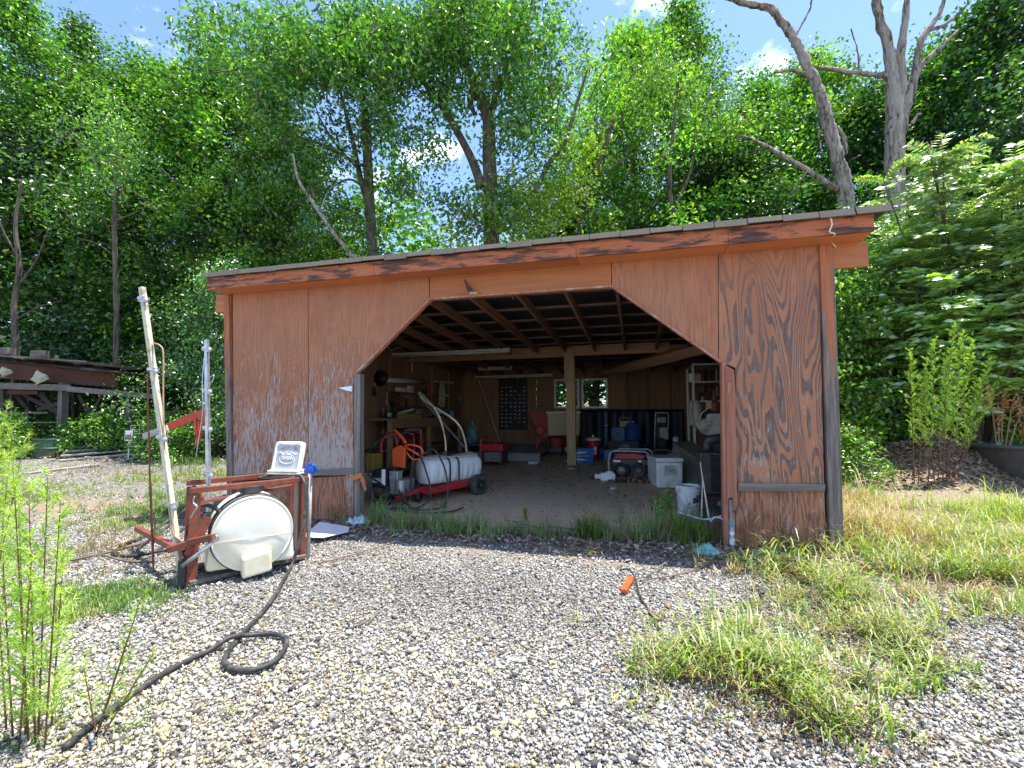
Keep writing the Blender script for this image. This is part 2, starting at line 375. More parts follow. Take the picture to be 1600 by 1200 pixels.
def glass():
    t = NT('window_glass'); t.p.inputs['Transmission Weight'].default_value = 1; t.p.inputs['Roughness'].default_value = .05; t.p.inputs['IOR'].default_value = 1.02
    t.p.inputs['Base Color'].default_value = (.95, 1, .93, 1); return t.m
M['glass'] = glass()
# ================================================================== the setting: ground
def ground_mat():
    t = NT('gravel_ground'); z = t.n('SeparateXYZ'); t.l(t.c, z.inputs[0])
    v = t.n('TexVoronoi'); v.inputs['Scale'].default_value = 70; t.l(t.c, v.inputs['Vector'])
    v2 = t.n('TexVoronoi'); v2.inputs['Scale'].default_value = 85; t.l(t.c, v2.inputs['Vector'])
    st = t.mix(t.ramp(v2.outputs['Distance'], [(.2, 1), (.55, 0)]), (.05, .045, .042), v.outputs['Color'])
    bw = t.n('RGBToBW'); t.l(v.outputs['Color'], bw.inputs[0])
    stone = t.ramp(bw.outputs[0], [(.2, (.08, .07, .065)), (.45, (.24, .225, .20)), (.8, (.44, .41, .35))])
    edge = t.ramp(v.outputs['Distance'], [(.45, 0), (.75, 1)])
    grav = t.mix(edge, stone, (.03, .026, .023))
    big = t.noise(t.c, .35, 5, .6)
    fine = t.noise(t.c, 30, 6, .7)
    dirt = t.ramp(fine, [(.3, (.15, .10, .065)), (.55, (.29, .21, .145)), (.75, (.46, .37, .28))])
    forest = t.ramp(t.noise(t.c, 14, 6, .7), [(.3, (.035, .022, .014)), (.55, (.11, .07, .04)), (.75, (.20, .14, .09))])
    # gravel gives way to leafy soil beside the shed, right of the yard and towards the wood
    my = t.math('ADD', t.math('MULTIPLY', z.outputs[1], .22), t.math('MULTIPLY', t.math('SUBTRACT', big, .5), 3))
    fm = t.ramp(t.math('MULTIPLY', my, .2), [(.38, 0), (.48, 1)])
    strip = t.ramp(t.math('ADD', t.math('ABSOLUTE', t.math('ADD', z.outputs[1], .15)), t.math('MULTIPLY', t.math('SUBTRACT', t.noise(t.c, 1.6, 5), .5), 1.6)), [(.35, 1), (.75, 0)])
    dm = t.math('MULTIPLY', strip, .9)
    rightm = t.ramp(t.math('ADD', t.math('MULTIPLY', t.math('SUBTRACT', z.outputs[0], 1.3), .6), t.math('MULTIPLY', z.outputs[1], .35)), [(.1, 0), (.8, .8)])
    col = t.mix(dm, grav, dirt); col = t.mix(rightm, col, dirt); col = t.mix(fm, col, forest)
    t.base(col, .95)
    h = t.math('SUBTRACT', t.math('MULTIPLY', fine, .4), v.outputs['Distance']); t.bump(h, .8, .012)
    return t.m
def axis_pts(lo, hi, a, b, fine, coarse):
    r = []; x = lo
    while x < hi: r.append(x); x += fine if a <= x <= b else coarse
    return np.array(r + [hi])
xs = axis_pts(-70, 70, -9, 6, .12, 2.0); ys = axis_pts(-25, 110, -5, 3, .12, 2.0)
XX, YY = np.meshgrid(xs, ys); nx, ny = len(xs), len(ys)
def lump(x, y): return (1 - ((x > -5.6) & (x < 2.1) & (y > -.1) & (y < 9))) * (.012 * np.sin(x * 1.7 + .4) * np.sin(y * 2.1) + .007 * np.sin(x * 5.1 + y * 3.3))
ZZ = g_np(XX, YY) + lump(XX, YY) * (np.abs(YY) > .6) - .004
idx = np.arange(nx * ny).reshape(ny, nx)
q = np.stack([idx[:-1, :-1], idx[:-1, 1:], idx[1:, 1:], idx[1:, :-1]], -1).reshape(-1, 4)
ground = npmesh('ground', np.stack([XX, YY, ZZ], -1).reshape(-1, 3), q, None, ground_mat(), k=4); tag(ground, kind='structure')
def gz(x, y): return g_np(x, y) + lump(x, y) * (np.abs(y) > .6)

def floor_mat():
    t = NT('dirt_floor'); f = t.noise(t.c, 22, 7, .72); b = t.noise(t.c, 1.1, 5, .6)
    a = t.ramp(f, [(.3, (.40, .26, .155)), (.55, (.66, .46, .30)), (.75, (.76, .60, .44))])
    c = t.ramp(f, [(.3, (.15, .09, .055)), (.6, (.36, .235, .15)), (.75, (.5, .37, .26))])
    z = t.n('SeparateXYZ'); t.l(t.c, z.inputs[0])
    m = t.ramp(t.math('ADD', t.math('MULTIPLY', z.outputs[1], .12), b), [(.62, 0), (.92, 1)])  # floor colour turns paler towards the opening, painting in the daylight there
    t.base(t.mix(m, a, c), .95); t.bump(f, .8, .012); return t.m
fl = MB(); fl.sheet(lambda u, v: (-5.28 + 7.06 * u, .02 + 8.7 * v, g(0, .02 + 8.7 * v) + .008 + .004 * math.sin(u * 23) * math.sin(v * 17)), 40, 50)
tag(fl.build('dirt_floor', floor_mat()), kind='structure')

# ------------------------------------------------------------------ loose gravel (nobody could count it)
def stones(n_bands):
    cube = np.array([[-1, -1, -1], [1, -1, -1], [1, 1, -1], [-1, 1, -1], [-1, -1, 1], [1, -1, 1], [1, 1, 1], [-1, 1, 1]], float)
    tri = np.array([[0, 2, 1], [0, 3, 2], [4, 5, 6], [4, 6, 7], [0, 1, 5], [0, 5, 4], [1, 2, 6], [1, 6, 5], [2, 3, 7], [2, 7, 6], [3, 0, 4], [3, 4, 7]])
    P = []; S = []
    fx, fy = -math.sin(YAW), math.cos(YAW); rx, ry = math.cos(YAW), math.sin(YAW)
    for d0, d1, dens, smin, smax in n_bands:
        a0, a1 = 1.18 * d0, 1.18 * d1
        n = int((a0 + a1) * (d1 - d0) * dens)
        d = np.sqrt(RNG.uniform(d0 ** 2, d1 ** 2, n)); l = RNG.uniform(-1.18, 1.18, n) * d
        x = fx * d + rx * l; y = -5.15 + fy * d + ry * l
        P.append(np.stack([x, y], 1)); S.append(smin + (smax - smin) * RNG.random(n) ** 3.6)
    P = np.concatenate(P); S = np.concatenate(S)
    x, y = P[:, 0], P[:, 1]
    keep = (~((y > -.25 + .2 * np.sin(x * 3)) & (x > -5.6) & (x < 2.2))) & ~((x > 1.9 + .4 * np.sin(y * 2)) & (y > -1.0) & (RNG.random(len(x)) < .75)) & (y < 5.5)
    P = P[keep]; S = S[keep]; n = len(P)
    V = cube[None] * RNG.uniform(.5, 1.05, (n, 8, 1)) * RNG.uniform(.55, 1.15, (n, 8, 3))
    V *= S[:, None, None] * np.stack([RNG.uniform(.8, 1.3, n), RNG.uniform(.55, .95, n), RNG.uniform(.45, .85, n)], 1)[:, None, :]
    q = RNG.normal(size=(n, 4)); q[:, 1:3] *= .45; q /= np.linalg.norm(q, axis=1)[:, None]
    w_, x_, y_, z_ = q.T
    Rm = np.stack([np.stack([1 - 2 * (y_ ** 2 + z_ ** 2), 2 * (x_ * y_ - z_ * w_), 2 * (x_ * z_ + y_ * w_)], 1),
                   np.stack([2 * (x_ * y_ + z_ * w_), 1 - 2 * (x_ ** 2 + z_ ** 2), 2 * (y_ * z_ - x_ * w_)], 1),
                   np.stack([2 * (x_ * z_ - y_ * w_), 2 * (y_ * z_ + x_ * w_), 1 - 2 * (x_ ** 2 + y_ ** 2)], 1)], 1)
    V = np.einsum('nij,nkj->nki', Rm, V)
    V[:, :, 0] += P[:, 0][:, None]; V[:, :, 1] += P[:, 1][:, None]; V[:, :, 2] += (gz(P[:, 0], P[:, 1]) + S * .18)[:, None]
    pal = np.array([[.57, .56, .535], [.43, .42, .40], [.27, .262, .25], [.60, .53, .36], [.53, .43, .23], [.085, .083, .08], [.35, .23, .13]])
    yel = .5 + .5 * np.sin(P[:, 0] * 1.3 + 1.0) * np.sin(P[:, 1] * 1.1 + 2.2); near = np.clip((-1.6 - P[:, 1]) / 2.5, 0, 1)
    py_ = np.clip(.05 + .52 * near * yel + .45 * (S > .0135) * near, 0, .9)
    u = RNG.random(n); k = np.where(u < py_ * .62, 3, np.where(u < py_, 4, 0)); r2 = RNG.random(n)
    k = np.where(u >= py_, np.where(r2 < .42, 0, np.where(r2 < .62, 1, np.where(r2 < .77, 2, np.where(r2 < .96, 5, 6)))), k)
    gc = G(700, 930); dk = 1 - .38 * np.exp(-(((P[:, 0] - gc.x) / 1.5) ** 2 + ((P[:, 1] - gc.y) / .5) ** 2)) + .10 * np.sin(P[:, 0] * 2.3 + 1) * np.sin(P[:, 1] * 3.1); C = pal[k] * RNG.uniform(.75, 1.12, (n, 1)) * dk[:, None]; C = np.repeat(C[:, None, :], 8, 1)
    Fc = tri[None] + (np.arange(n) * 8)[:, None, None]
    return V.reshape(-1, 3), Fc.reshape(-1, 3), C.reshape(-1, 3)
V, Fc, C = stones([(1.3, 2.6, 8400, .0026, .0118), (2.6, 4.2, 4000, .0034, .0128), (4.2, 6.5, 1100, .005, .015), (6.5, 12, 80, .010, .024), (1.3, 2.9, 260, .013, .0205), (2.9, 4.4, 90, .014, .024)])
tag(npmesh('gravel', V, Fc, C, M['stone']), kind='stuff')

def chips(name, pts, smin, smax, pal, mat, parent=None, flat=.25, seed=3, dens_z=.006):
    """leaf and bark litter: small bent quads lying about pts (n,3)"""
    rg = np.random.default_rng(seed); n = len(pts); s = rg.uniform(smin, smax, n)
    a = rg.uniform(0, 2 * np.pi, n); e1 = np.stack([np.cos(a), np.sin(a), rg.normal(0, flat, n)], 1); e2 = np.stack([-np.sin(a), np.cos(a), rg.normal(0, flat, n)], 1) * rg.uniform(.35, .8, (n, 1))
    c = pts + np.array([0, 0, 1]) * (dens_z + rg.random((n, 1)) * dens_z * 2)
    V = np.stack([c - e1 * s[:, None], c - e2 * s[:, None] * .8 + [0, 0, .004], c + e1 * s[:, None], c + e2 * s[:, None] + [0, 0, .004]], 1)
    C = np.repeat((np.array(pal)[rg.integers(0, len(pal), n)] * rg.uniform(.6, 1.2, (n, 1)))[:, None], 4, 1)
    f = np.array([[0, 1, 2], [0, 2, 3]])[None] + (np.arange(n) * 4)[:, None, None]
    return npmesh(name, V.reshape(-1, 3), f.reshape(-1, 3), C.reshape(-1, 3), mat, parent)
LP = [(.22, .13, .08), (.30, .19, .12), (.13, .075, .05), (.38, .28, .19), (.45, .36, .26)]
n = 9000; px_ = RNG.uniform(-5.2, 1.75, n); py_ = RNG.uniform(.3, 8, n)
dd = .5 + .5 * np.sin(px_ * 1.9 + 1) * np.sin(py_ * 1.3); k = RNG.random(n) < np.clip(dd * 1.2 * np.clip(py_ / 3, .15, 1), .05, 1)
px_, py_ = px_[k], py_[k]
tag(chips('leaf_litter', np.stack([px_, py_, g_np(px_, py_) + .008], 1), .012, .035, LP, M['litter']), kind='stuff')
n = 5500; px_ = RNG.uniform(-5.6, 2.6, n); py_ = RNG.normal(-.22, .20, n)
tag(chips('threshold_litter', np.stack([px_, py_, g_np(px_, py_) + .01], 1), .012, .04, LP + [(.5, .44, .36), (.4, .3, .22)], M['litter'], seed=5), kind='stuff')
n = 16000; px_ = RNG.uniform(-16, 8, n); py_ = RNG.uniform(3.5, 14, n); k = ~((px_ > -5.7) & (px_ < 2.2) & (py_ < 9))
tag(chips('forest_litter', np.stack([px_[k], py_[k], g_np(px_, py_)[k] + .015], 1), .03, .09, LP + [(.42, .36, .30)], M['litter'], seed=6), kind='stuff')

# ================================================================== the shed
XL, XR, DEP = -5.33, 1.83, 8.75
shed = T('shed', 'open fronted garage shed of peeling orange plywood with cut corner opening', 'shed', (-1.75, 0, 0))
def zroof(y): return 3.02 - .035 * y           # underside of the roof boards
def wallpoly(pxs, y=0.0): return [atY(a, b, y) for a, b in pxs]
def panel(name, pxs, mat, t=.02, y=0.0, up=None, label=None):
    P = wallpoly(pxs, y)
    if up:
        for i in up: P[i].z = 3.0
    m = MB(); m.prism(P, (0, t, 0)); o = m.build(name, mat, shed, bevel=.002)
    if label: o['label'] = label
    return o
panel('plywood_panel', [(364, 752), (364, 456), (481, 448), (481, 744)], M['ply1'], up=(1, 2))
panel('plywood_panel', [(482, 744), (482, 448), (670, 432), (671, 467), (555, 585), (553, 742)], M['ply2'], up=(1, 2))
panel('header_board', [(672, 466), (671.5, 432), (955, 408), (955, 446)], M['header'], .035, y=-.004, up=(1, 2))
panel('plywood_panel', [(956, 446), (956, 408), (1122, 394), (1122, 563)], M['ply3'], up=(1, 2))
panel('plywood_panel', [(1123, 564), (1123, 394), (1279, 379), (1288, 764), (1149, 764), (1149, 575), (1127, 565)], M['plybig'], up=(1, 2), label='plywood panel whose worn paint shows dark cathedral grain')
panel('lower_panel', [(366, 806), (365, 753), (553, 743), (553, 822)], M['plylow'], y=.006)
panel('lower_panel', [(1149, 868), (1149, 765), (1288, 766), (1292, 872)], M['plylow'], y=.006)
# strips round the opening
def edge_strip(a, b, w=.05):
    pa, pb = atY(*a, -.02), atY(*b, -.02); m = MB(); m.bar(pa + Vector((0, .03, 0)), pb + Vector((0, .03, 0)), .07, .02, (0, 0, 1)); m.build('opening_trim', M['jamb'], shed)
edge_strip((555, 584), (672, 467)); edge_strip((672, 467), (956, 447)); edge_strip((956, 447), (1127, 566))
def vboard(name, a, b, wpx, mat, y=-.012, t=.03, label=None):
    (ax, ay), (bx, by) = a, b; P = [atY(ax, ay, y), atY(bx, by, y), atY(bx + wpx, by, y), atY(ax + wpx, ay, y)]
    m = MB(); m.prism(P, (0, t, 0)); o = m.build(name, mat, shed, bevel=.003)
    if label: o['label'] = label
    return o
o = vboard('corner_post', (363, 800), (357, 457), -8, M['post'], y=-.03, t=.10); o = vboard('corner_post', (1298, 868), (1281, 379), 19, M['post'], y=-.032, t=.06)
vboard('corner_return', (1316, 866), (1300.5, 415), 3.5, M['greyz'], y=-.01, t=.10)
vboard('jamb_post', (553, 806), (553, 584), 9, M['greyz'], y=-.028, t=.10); vboard('jamb_facing', (541, 806), (541, 600), 11, M['ply2'], y=-.016, t=.014)
vboard('jamb_post', (1131, 862), (1127.5, 566), 8, M['jamb'], y=-.03, t=.12)
P = wallpoly([(1136, 788), (1134, 570), (1147, 578), (1149, 612), (1152, 790), (1147, 802), (1145, 778), (1139, 778)], -.05)
m = MB(); m.prism(P, (0, .032, 0)); m.build('split_jamb_board', M['jamb'], shed, bevel=.003)['label'] = 'splintered jamb board torn at the bottom'
P = wallpoly([(1137, 615), (1137, 600), (1143, 596), (1143, 612)], -.062)
m = MB(); m.prism(P, (0, .01, 0)); m.build('wood_splinter', M['jamb'], shed)
vboard('jamb_facing', (1139.5, 865), (1139, 780), 9, M['ply2'], y=-.012, t=.014)
def hrail(a, b, hpx, mat):
    P = wallpoly([a, b, (b[0], b[1] + hpx), (a[0], a[1] + hpx)], -.035); m = MB(); m.prism(P, (0, .033, 0)); m.jitter(.004, 5).build('weathered_rail', mat, shed, bevel=.006)
hrail((366, 742), (552, 731), 9, M['grey']); hrail((1153, 755), (1290, 757), 12, M['grey'])
m = MB(); m.bar(atY(549, 748, -.05), atY(566, 742, -.05), .02, .06); m.build('broken_latch', M['orange'] if 0 else M['header'], shed)
m = MB(); P = wallpoly([(562, 748), (568, 745), (572, 765), (570, 768)], -.05); m.prism(P, (0, .02, 0)); m.build('broken_latch', M['header'], shed)
# fascia, soffit, eave returns, shingles
YF = -.31
fb = [(322, 447), (583, 421), (900, 398.5), (1138, 377), (1367, 352)]
xf = [atY(a, b, YF).x for a, b in fb]; zf0 = 2.985; 
for i in range(4):
    a, b = xf[i] + (.002 if i else 0), xf[i + 1]
    m = MB(); m.box(((a + b) / 2, YF + .02 + .003 * (i % 2), zf0 + .072 + .002 * i), (b - a, .035, .165)); m.build('fascia_board', M['fascia'], shed, bevel=.004)
for i in range(4):
    a, b = xf[i] + (.002 if i else 0), xf[i + 1]
    m = MB(); m.box(((a + b) / 2, YF / 2 + .02, zf0 + .008), (b - a - .004, abs(YF) - .045, .015)); m.build('soffit_board', M['soffit'], shed)
for x0, x1, lab in ((XL - .32, XL - .06, 'left'), (XR + .03, XR + .36, 'right')):
    m = MB(); m.box(((x0 + x1) / 2, .02, 2.87), (x1 - x0, .05, .25)); m.build('eave_return', M['header'], shed, bevel=.004)
    m = MB(); m.box(((x0 + x1) / 2, 4.5, 2.83), (x1 - x0 - .01, 8.8, .02), rx=-.035); m.build('side_soffit', M['soffit'], shed)
RX0, RX1 = xf[0] - .03, xf[-1] + .10
m = MB(); m.add([(RX0, YF - .01, 3.155), (RX1, YF - .01, 3.155), (RX1, 9.05, 2.83), (RX0, 9.05, 2.83), (RX0, YF - .01, 3.175), (RX1, YF - .01, 3.175), (RX1, 9.05, 2.85), (RX0, 9.05, 2.85)],
      [(3, 2, 1, 0), (4, 5, 6, 7), (0, 1, 5, 4), (1, 2, 6, 5), (2, 3, 7, 6), (3, 0, 4, 7)])
roof = m.build('roof', M['felt'], shed)
x = RX0 - .02; i = 0
while x < RX1:
    wd = .300 + random.uniform(-.012, .012); x1 = min(x + wd, RX1 + .02); dr = random.uniform(-.010, .010)
    m = MB(); zt = 3.196; y0 = YF - .055 + random.uniform(-.006, .006); A = .004
    # the tab droops over the roof edge: a flat upper part and a bent down lip
    pr = [(y0, zt - .060 + dr), (y0 + .012, zt - .064 + dr), (y0 + .040, zt - .012), (y0 + .45, zt - .03), (y0 + .45, zt - .012), (y0 + .030, zt + .006)]
    m.add([(x + A, a, b) for a, b in pr] + [(x1 - A, a, b + random.uniform(-.002, .002)) for a, b in pr], [(0, 1, 2, 3, 4, 5), (11, 10, 9, 8, 7, 6)] + [(j, j + 6, (j + 1) % 6 + 6, (j + 1) % 6) for j in range(6)])
    m.build('shingle', M['shingle'], roof); x = x1; i += 1
m = MB(); m.sheet(lambda u, v: (RX0 + (RX1 - RX0) * u, .1 + 8.95 * v, 3.182 - .0345 * (.1 + 8.95 * v) + .003 * math.sin(v * 190)), 2, 80)
m.build('roof_covering', M['shingle'], roof)
# rafters and purlins
for k in range(12):
    xr = XL + .08 + k * .63
    m = MB(); m.bar((xr, .04, zroof(.04) - .075), (xr, DEP - .03, zroof(DEP) - .075), .04, .14); m.build('rafter', M['raft'], shed)
for k in range(12):
    yy = .35 + k * .74
    m = MB(); m.bar((XL - .02, yy, zroof(yy) + .012 + .001 * k), (XR + .02, yy, zroof(yy) + .013 + .001 * k), .085, .022); m.jitter(.003, k).build('purlin', M['purl'], shed)
yb = 5.05
A = atY(632, 566, yb); B = atY(891, 549, yb); C2 = atY(1046, 536, yb)
m = MB(); m.bar((XL + .03, yb, 2.72), (B.x, yb, 2.735), .09, .24); m.build('beam', M['raft'] if 0 else M['beam'], shed, bevel=.006)
m = MB(); m.bar((B.x + .004, yb, 2.745), (C2.x, yb, 2.75), .10, .22); m.build('beam', M['beam'], shed, bevel=.006)
m = MB(); m.bar((C2.x + .01, yb, 2.735), (XR - .03, yb, 2.735), .06, .12); m.build('beam', M['int'], shed)
pb = G(893, 727); px0 = atY(891, 640, yb - .11).x
m = MB(); m.bar((px0 + .02, yb - .06, g(0, yb) - .02), (px0, yb - .06, 2.78), .19, .10, (0, 1, 0)); m.build('centre_post', M['postl'], shed, bevel=.006)
m = MB(); m.bar((px0 - .02, yb - .125, 2.05), (px0 - .02, yb - .125, 2.80), .20, .025, (0, 1, 0)); m.build('post_scab', M['postl'], shed)
a = atY(1120, 541, 3.4); b = atY(930, 586, 8.2)
m = MB(); m.tube([a, a.lerp(b, .25) + Vector((0, 0, .02)), a.lerp(b, .6), b], [.10, .12, .11, .06], 7, 3); m.jitter(.012, 3).build('sagging_log', M['beam'], shed)
# walls
for xx, s in ((XL, 1), (XR, -1)):
    for j, (ya, yb2) in enumerate(((.09, 1.28), (1.285, 2.49), (2.495, 3.7), (3.705, 4.92), (4.925, 6.14), (6.145, 7.36), (7.365, DEP))):
        m = MB(); P = [(xx, ya, -.02), (xx, yb2, -.02), (xx, yb2, zroof(yb2) + .115), (xx, ya, zroof(ya) + .115)]; m.prism(P, (.018 * -s, 0, 0)); m.build('side_panel', M['int'], shed)
    for k in range(8):
        yy = .75 + 1.13 * k; m = MB(); m.bar((xx + s * .045, yy, -.02), (xx + s * .045, yy, zroof(yy) - .15), .045, .08, (0, 1, 0)); m.build('stud', M['int'], shed)
WX0 = atY(866, 600, DEP).x; WX1 = atY(949, 600, DEP).x; WZ0 = atY(905, 638, DEP).z; WZ1 = atY(905, 592, DEP).z
def backp(x0, x1, z0, z1, mat=M['int'], y=DEP):
    m = MB(); m.box(((x0 + x1) / 2, y, (z0 + z1) / 2), (x1 - x0 - .006, .02, z1 - z0)); m.build('back_panel', mat, shed)
zt = zroof(DEP) + .11
backp(XL, XL + 1.2, 0, zt); backp(XL + 1.2, XL + 2.4, 0, zt); backp(XL + 2.4, WX0, 0, zt, M['intx'])
backp(WX0, WX1, 0, WZ0); backp(WX0, WX1, WZ1, zt)
xw = [WX1, WX1 + .55, WX1 + 1.15, WX1 + 1.75, XR]
for a, b in zip(xw[:-1], xw[1:]): backp(a, b, 0, zt)
for k in range(1, 4):
    m = MB(); m.box((xw[k], DEP - .03, 1.6), (.05, .03, 2.1)); m.build('batten', M['raft'], shed)
mid = (WX0 + WX1) / 2
for a, b in ((WX0, mid - .03), (mid + .03, WX1)):
    fr = MB(); fw = .05
    for c, d in ((((a + b) / 2, DEP - .02, WZ1 - fw / 2), (b - a, .06, fw)), (((a + b) / 2, DEP - .02, WZ0 + fw / 2), (b - a, .06, fw)),
                 ((a + fw / 2, DEP - .02, (WZ0 + WZ1) / 2), (fw, .059, WZ1 - WZ0 - 2 * fw)), ((b - fw / 2, DEP - .02, (WZ0 + WZ1) / 2), (fw, .059, WZ1 - WZ0 - 2 * fw))): fr.box(c, d)
    wn = fr.build('window', M['alum'], shed)
    hgt = (WZ1 - WZ0 - 2 * fw) / 4
    for k in range(4):
        z0 = WZ0 + fw + k * hgt
        p = MB(); p.box(((a + b) / 2, DEP - .005, z0 + hgt / 2), (b - a - 2 * fw - .004, .006, hgt - .03)); p.build('pane', M['glass'], wn)
        if k:
            p = MB(); p.box(((a + b) / 2, DEP - .015, z0), (b - a - 2 * fw - .004, .035, .028)); p.build('glazing_bar', M['blackm'], wn)
m = MB(); m.box((mid, DEP - .02, (WZ0 + WZ1) / 2), (.056, .05, WZ1 - WZ0)); m.build('window_mullion', M['int'], shed)
# foundation sill left open at the front
m = MB(); m.bar((XL + 1.9, .05, .0), (XR - 1.2, .05, .0), .10, .03); m.build('threshold_sill', M['grey'], shed)
# ================================================================== things inside the shed
def wheel(c, r, wd, axis, parent, hub=None, tyre=None):
    """axis: unit horizontal direction of the axle"""
    rz = math.atan2(axis[1], axis[0]); rot = (0, R(90), rz)
    m = MB(); m.lathe([(r * .55, -wd / 2), (r * .93, -wd / 2), (r, -wd * .3), (r, wd * .3), (r * .93, wd / 2), (r * .55, wd / 2), (r * .55, -wd / 2)], c, 24, rot)
    w_ = m.build('wheel', tyre or M['tyre'], parent, smooth=False)
    m = MB(); m.lathe([(r * .54, -wd * .3), (r * .3, -wd * .36), (r * .12, -wd * .55), (0.0001, -wd * .55)], c, 18, rot)
    m.lathe([(0.0001, wd * .55), (r * .12, wd * .55), (r * .3, wd * .36), (r * .54, wd * .3)], c, 18, rot)
    for k in range(6):
        t = k * math.pi / 3; cx = Vector(c) + (Euler(rot).to_matrix() @ Vector((r * .36 * math.cos(t), r * .36 * math.sin(t), 0)))
        m.box(cx, (r * .14, r * .14, wd * .8), rx=rot[0], ry=rot[1], rz=rot[2])
    m.build('rim', hub or M['blackm'], w_)
    return w_
# --- fluorescent fixtures hanging from the rafters
def fixture(a, b, y0, y1, z0, z1, label, group='unlit fluorescent fixtures under the roof'):
    pa = Vector((atY(*a, y0).x, y0, z0)); pb_ = Vector((atY(*b, y1).x, y1, z1))
    t = T('strip_light', label, 'light fixture', (pa + pb_) / 2, group)
    m = MB(); m.bar(pa, pb_, .12, .05); m.build('housing', M['fix'], t, bevel=.006)
    d = (pb_ - pa).normalized()
    for s in (-1, 1):
        m = MB(); o = Vector((0, s * .035, -.045)); m.tube([pa + d * .05 + o, pb_ - d * .05 + o], .016, 8); m.build('tube', M['tube'], t, smooth=True)
    for p in (pa + d * .03, pb_ - d * .03): m = MB(); m.box(p + Vector((0, 0, -.045)), (.03, .13, .05)); m.build('end_cap', M['fix'], t)
    m = MB()
    for p in (pa + d * .25, pb_ - d * .25): m.tube([p, p + Vector((0, 0, .2))], .006, 5)
    m.build('hanger', M['blackm'], t)
fixture((600, 521), (797, 512), 4.3, 4.3, 2.72 - .02, 2.72, 'nearer long unlit strip light hanging ahead of the main beam')
fixture((743, 580), (863, 574), 8.2, 8.2, 2.50, 2.53, 'smaller looking strip light near the back wall above the label board')
fixture((748, 563), (800, 561), 7.2, 7.2, 2.66, 2.66, 'half hidden strip light just below the main beam')
# loose wire
P = [atY(797, 459, 1.2), atY(804, 470, 1.8), atY(806, 478, 2.1), atY(815, 487, 2.5), atY(828, 494, 2.8)]
m = MB(); m.tube(P, .008, 5, 4); tag(m.build('dangling_wire', M['whitec'], smooth=True), 'thin white wire dangling from a rafter inside the opening', 'wire')
P = [atX(600, 535, XL + .3), atX(612, 548, XL + .25), atX(622, 543, XL + .25), atX(634, 552, XL + .2), atX(645, 560, XL + .2)]
m = MB(); m.tube(P, .008, 5, 4); tag(m.build('loose_cable', M['fix'], smooth=True), 'loose pale cable looping under the roof at top left of the opening', 'cable')

# --- left wall: workbench, shelf, lamp
zb = g(0, 5) + .98
t = T('workbench', 'dark wooden workbench along the left inside wall, piled with junk', 'workbench', (XL + .35, 5.1, .2))
m = MB(); m.box((XL + .37, 5.1, zb), (.66, 3.9, .05)); m.build('bench_top', M['intx'], t)
m = MB(); m.box((XL + .68, 5.1, zb - .10), (.03, 3.9, .14)); m.build('apron', M['int'], t)
for yy in (3.2, 5.0, 6.95):
    m = MB(); m.box((XL + .62, yy, (zb - .03 + g(0, yy)) / 2), (.09, .09, zb - .03 - g(0, yy))); m.build('leg', M['beam'], t)
m = MB(); m.box((XL + .37, 5.1, .62), (.6, 3.8, .03)); m.build('lower_shelf', M['int'], t)
def on_bench(y, dx=.36): return Vector((XL + dx, y, zb + .025))
def boxthing(name, c, d, mat, label, cat, rz=0, group=None, bev=.006, extra=None):
    """c = centre of the base"""
    t = T(name, label, cat, c, group); m = MB(); m.box(Vector(c) + Vector((0, 0, d[2] / 2)), d, rz=rz); m.build('body', mat, t, bevel=bev)
    if extra: extra(t, Vector(c), d)
    return t
def lid(mat, h=.03, o=.02):
    def f(t, c, d): m = MB(); m.box(c + Vector((0, 0, d[2] + h / 2 + .001)), (d[0] + o, d[1] + o, h)); m.build('lid', mat, t, bevel=.005)
    return f
p = on_bench(3.5, .45)
boxthing('battery_case', p, (.20, .16, .14), M['black'], 'black case with white figure at the near end of the workbench', 'case', extra=lambda t, c, d: (MB().box(c + Vector((.02, -.085, .07)), (.09, .006, .08)).build('label', M['white'], t)))
t = T('spirit_level', 'dull yellow toolbox tray lying at the front of the workbench', 'toolbox', on_bench(4.15, .5)); t.name = 'tool_tray'
ORG['tool_tray'] = Vector(t.location)
m = MB(); m.box(on_bench(4.15, .5) + Vector((0, 0, .05)), (.24, .85, .10)); m.build('tray', M['yellow'], t, bevel=.01)
m = MB(); m.bar(on_bench(3.8, .5) + Vector((0, 0, .10)), on_bench(4.5, .45) + Vector((0, 0, .19)), .05, .03); m.bar(on_bench(3.9, .4) + Vector((0, 0, .11)), on_bench(4.3, .55) + Vector((0, 0, .2)), .04, .03); m.build('paint_stick', M['white'], t)
t = MB(); t.sheet(lambda u, v: on_bench(4.4 + 1.5 * u, .1 + .75 * v - .1 * u) + Vector((0, 0, .10 + .22 * math.sin(u * 3.0) * (1 - v * .9) + .05 * math.sin(u * 9 + v * 5) - .25 * max(0, v - .7) * u)), 18, 10)
tag(t.build('canvas_sheet', M['tan'], smooth=True, thick=.01), 'crumpled tan canvas sheet draped over the workbench edge', 'canvas')
rr = random.Random(4)
def junk(name, c, s, n, mats, label, cat, seed):
    rr = random.Random(seed); t = T(name, label, cat, c)
    for k in range(n):
        m = MB(); q = Vector(c) + Vector((rr.uniform(-s, s), rr.uniform(-s, s) * 1.6, 0))
        ty = rr.random(); h = rr.uniform(.06, .2)
        if ty < .4: m.box(q + Vector((0, 0, h / 2)), (rr.uniform(.05, .2), rr.uniform(.08, .25), h), rz=rr.random() * 3); nm = 'carton'
        elif ty < .7: m.lathe([(h * .35, 0), (h * .38, h * .8), (h * .2, h), (h * .15, h * 1.2)], q, 10); nm = 'bottle'
        else: m.tube([q + Vector((0, -.2, .04)), q + Vector((.05, 0, .12)), q + Vector((-.04, .2, .08))], .018, 6, 3); nm = 'handle'
        m.build(nm, rr.choice(mats), t)
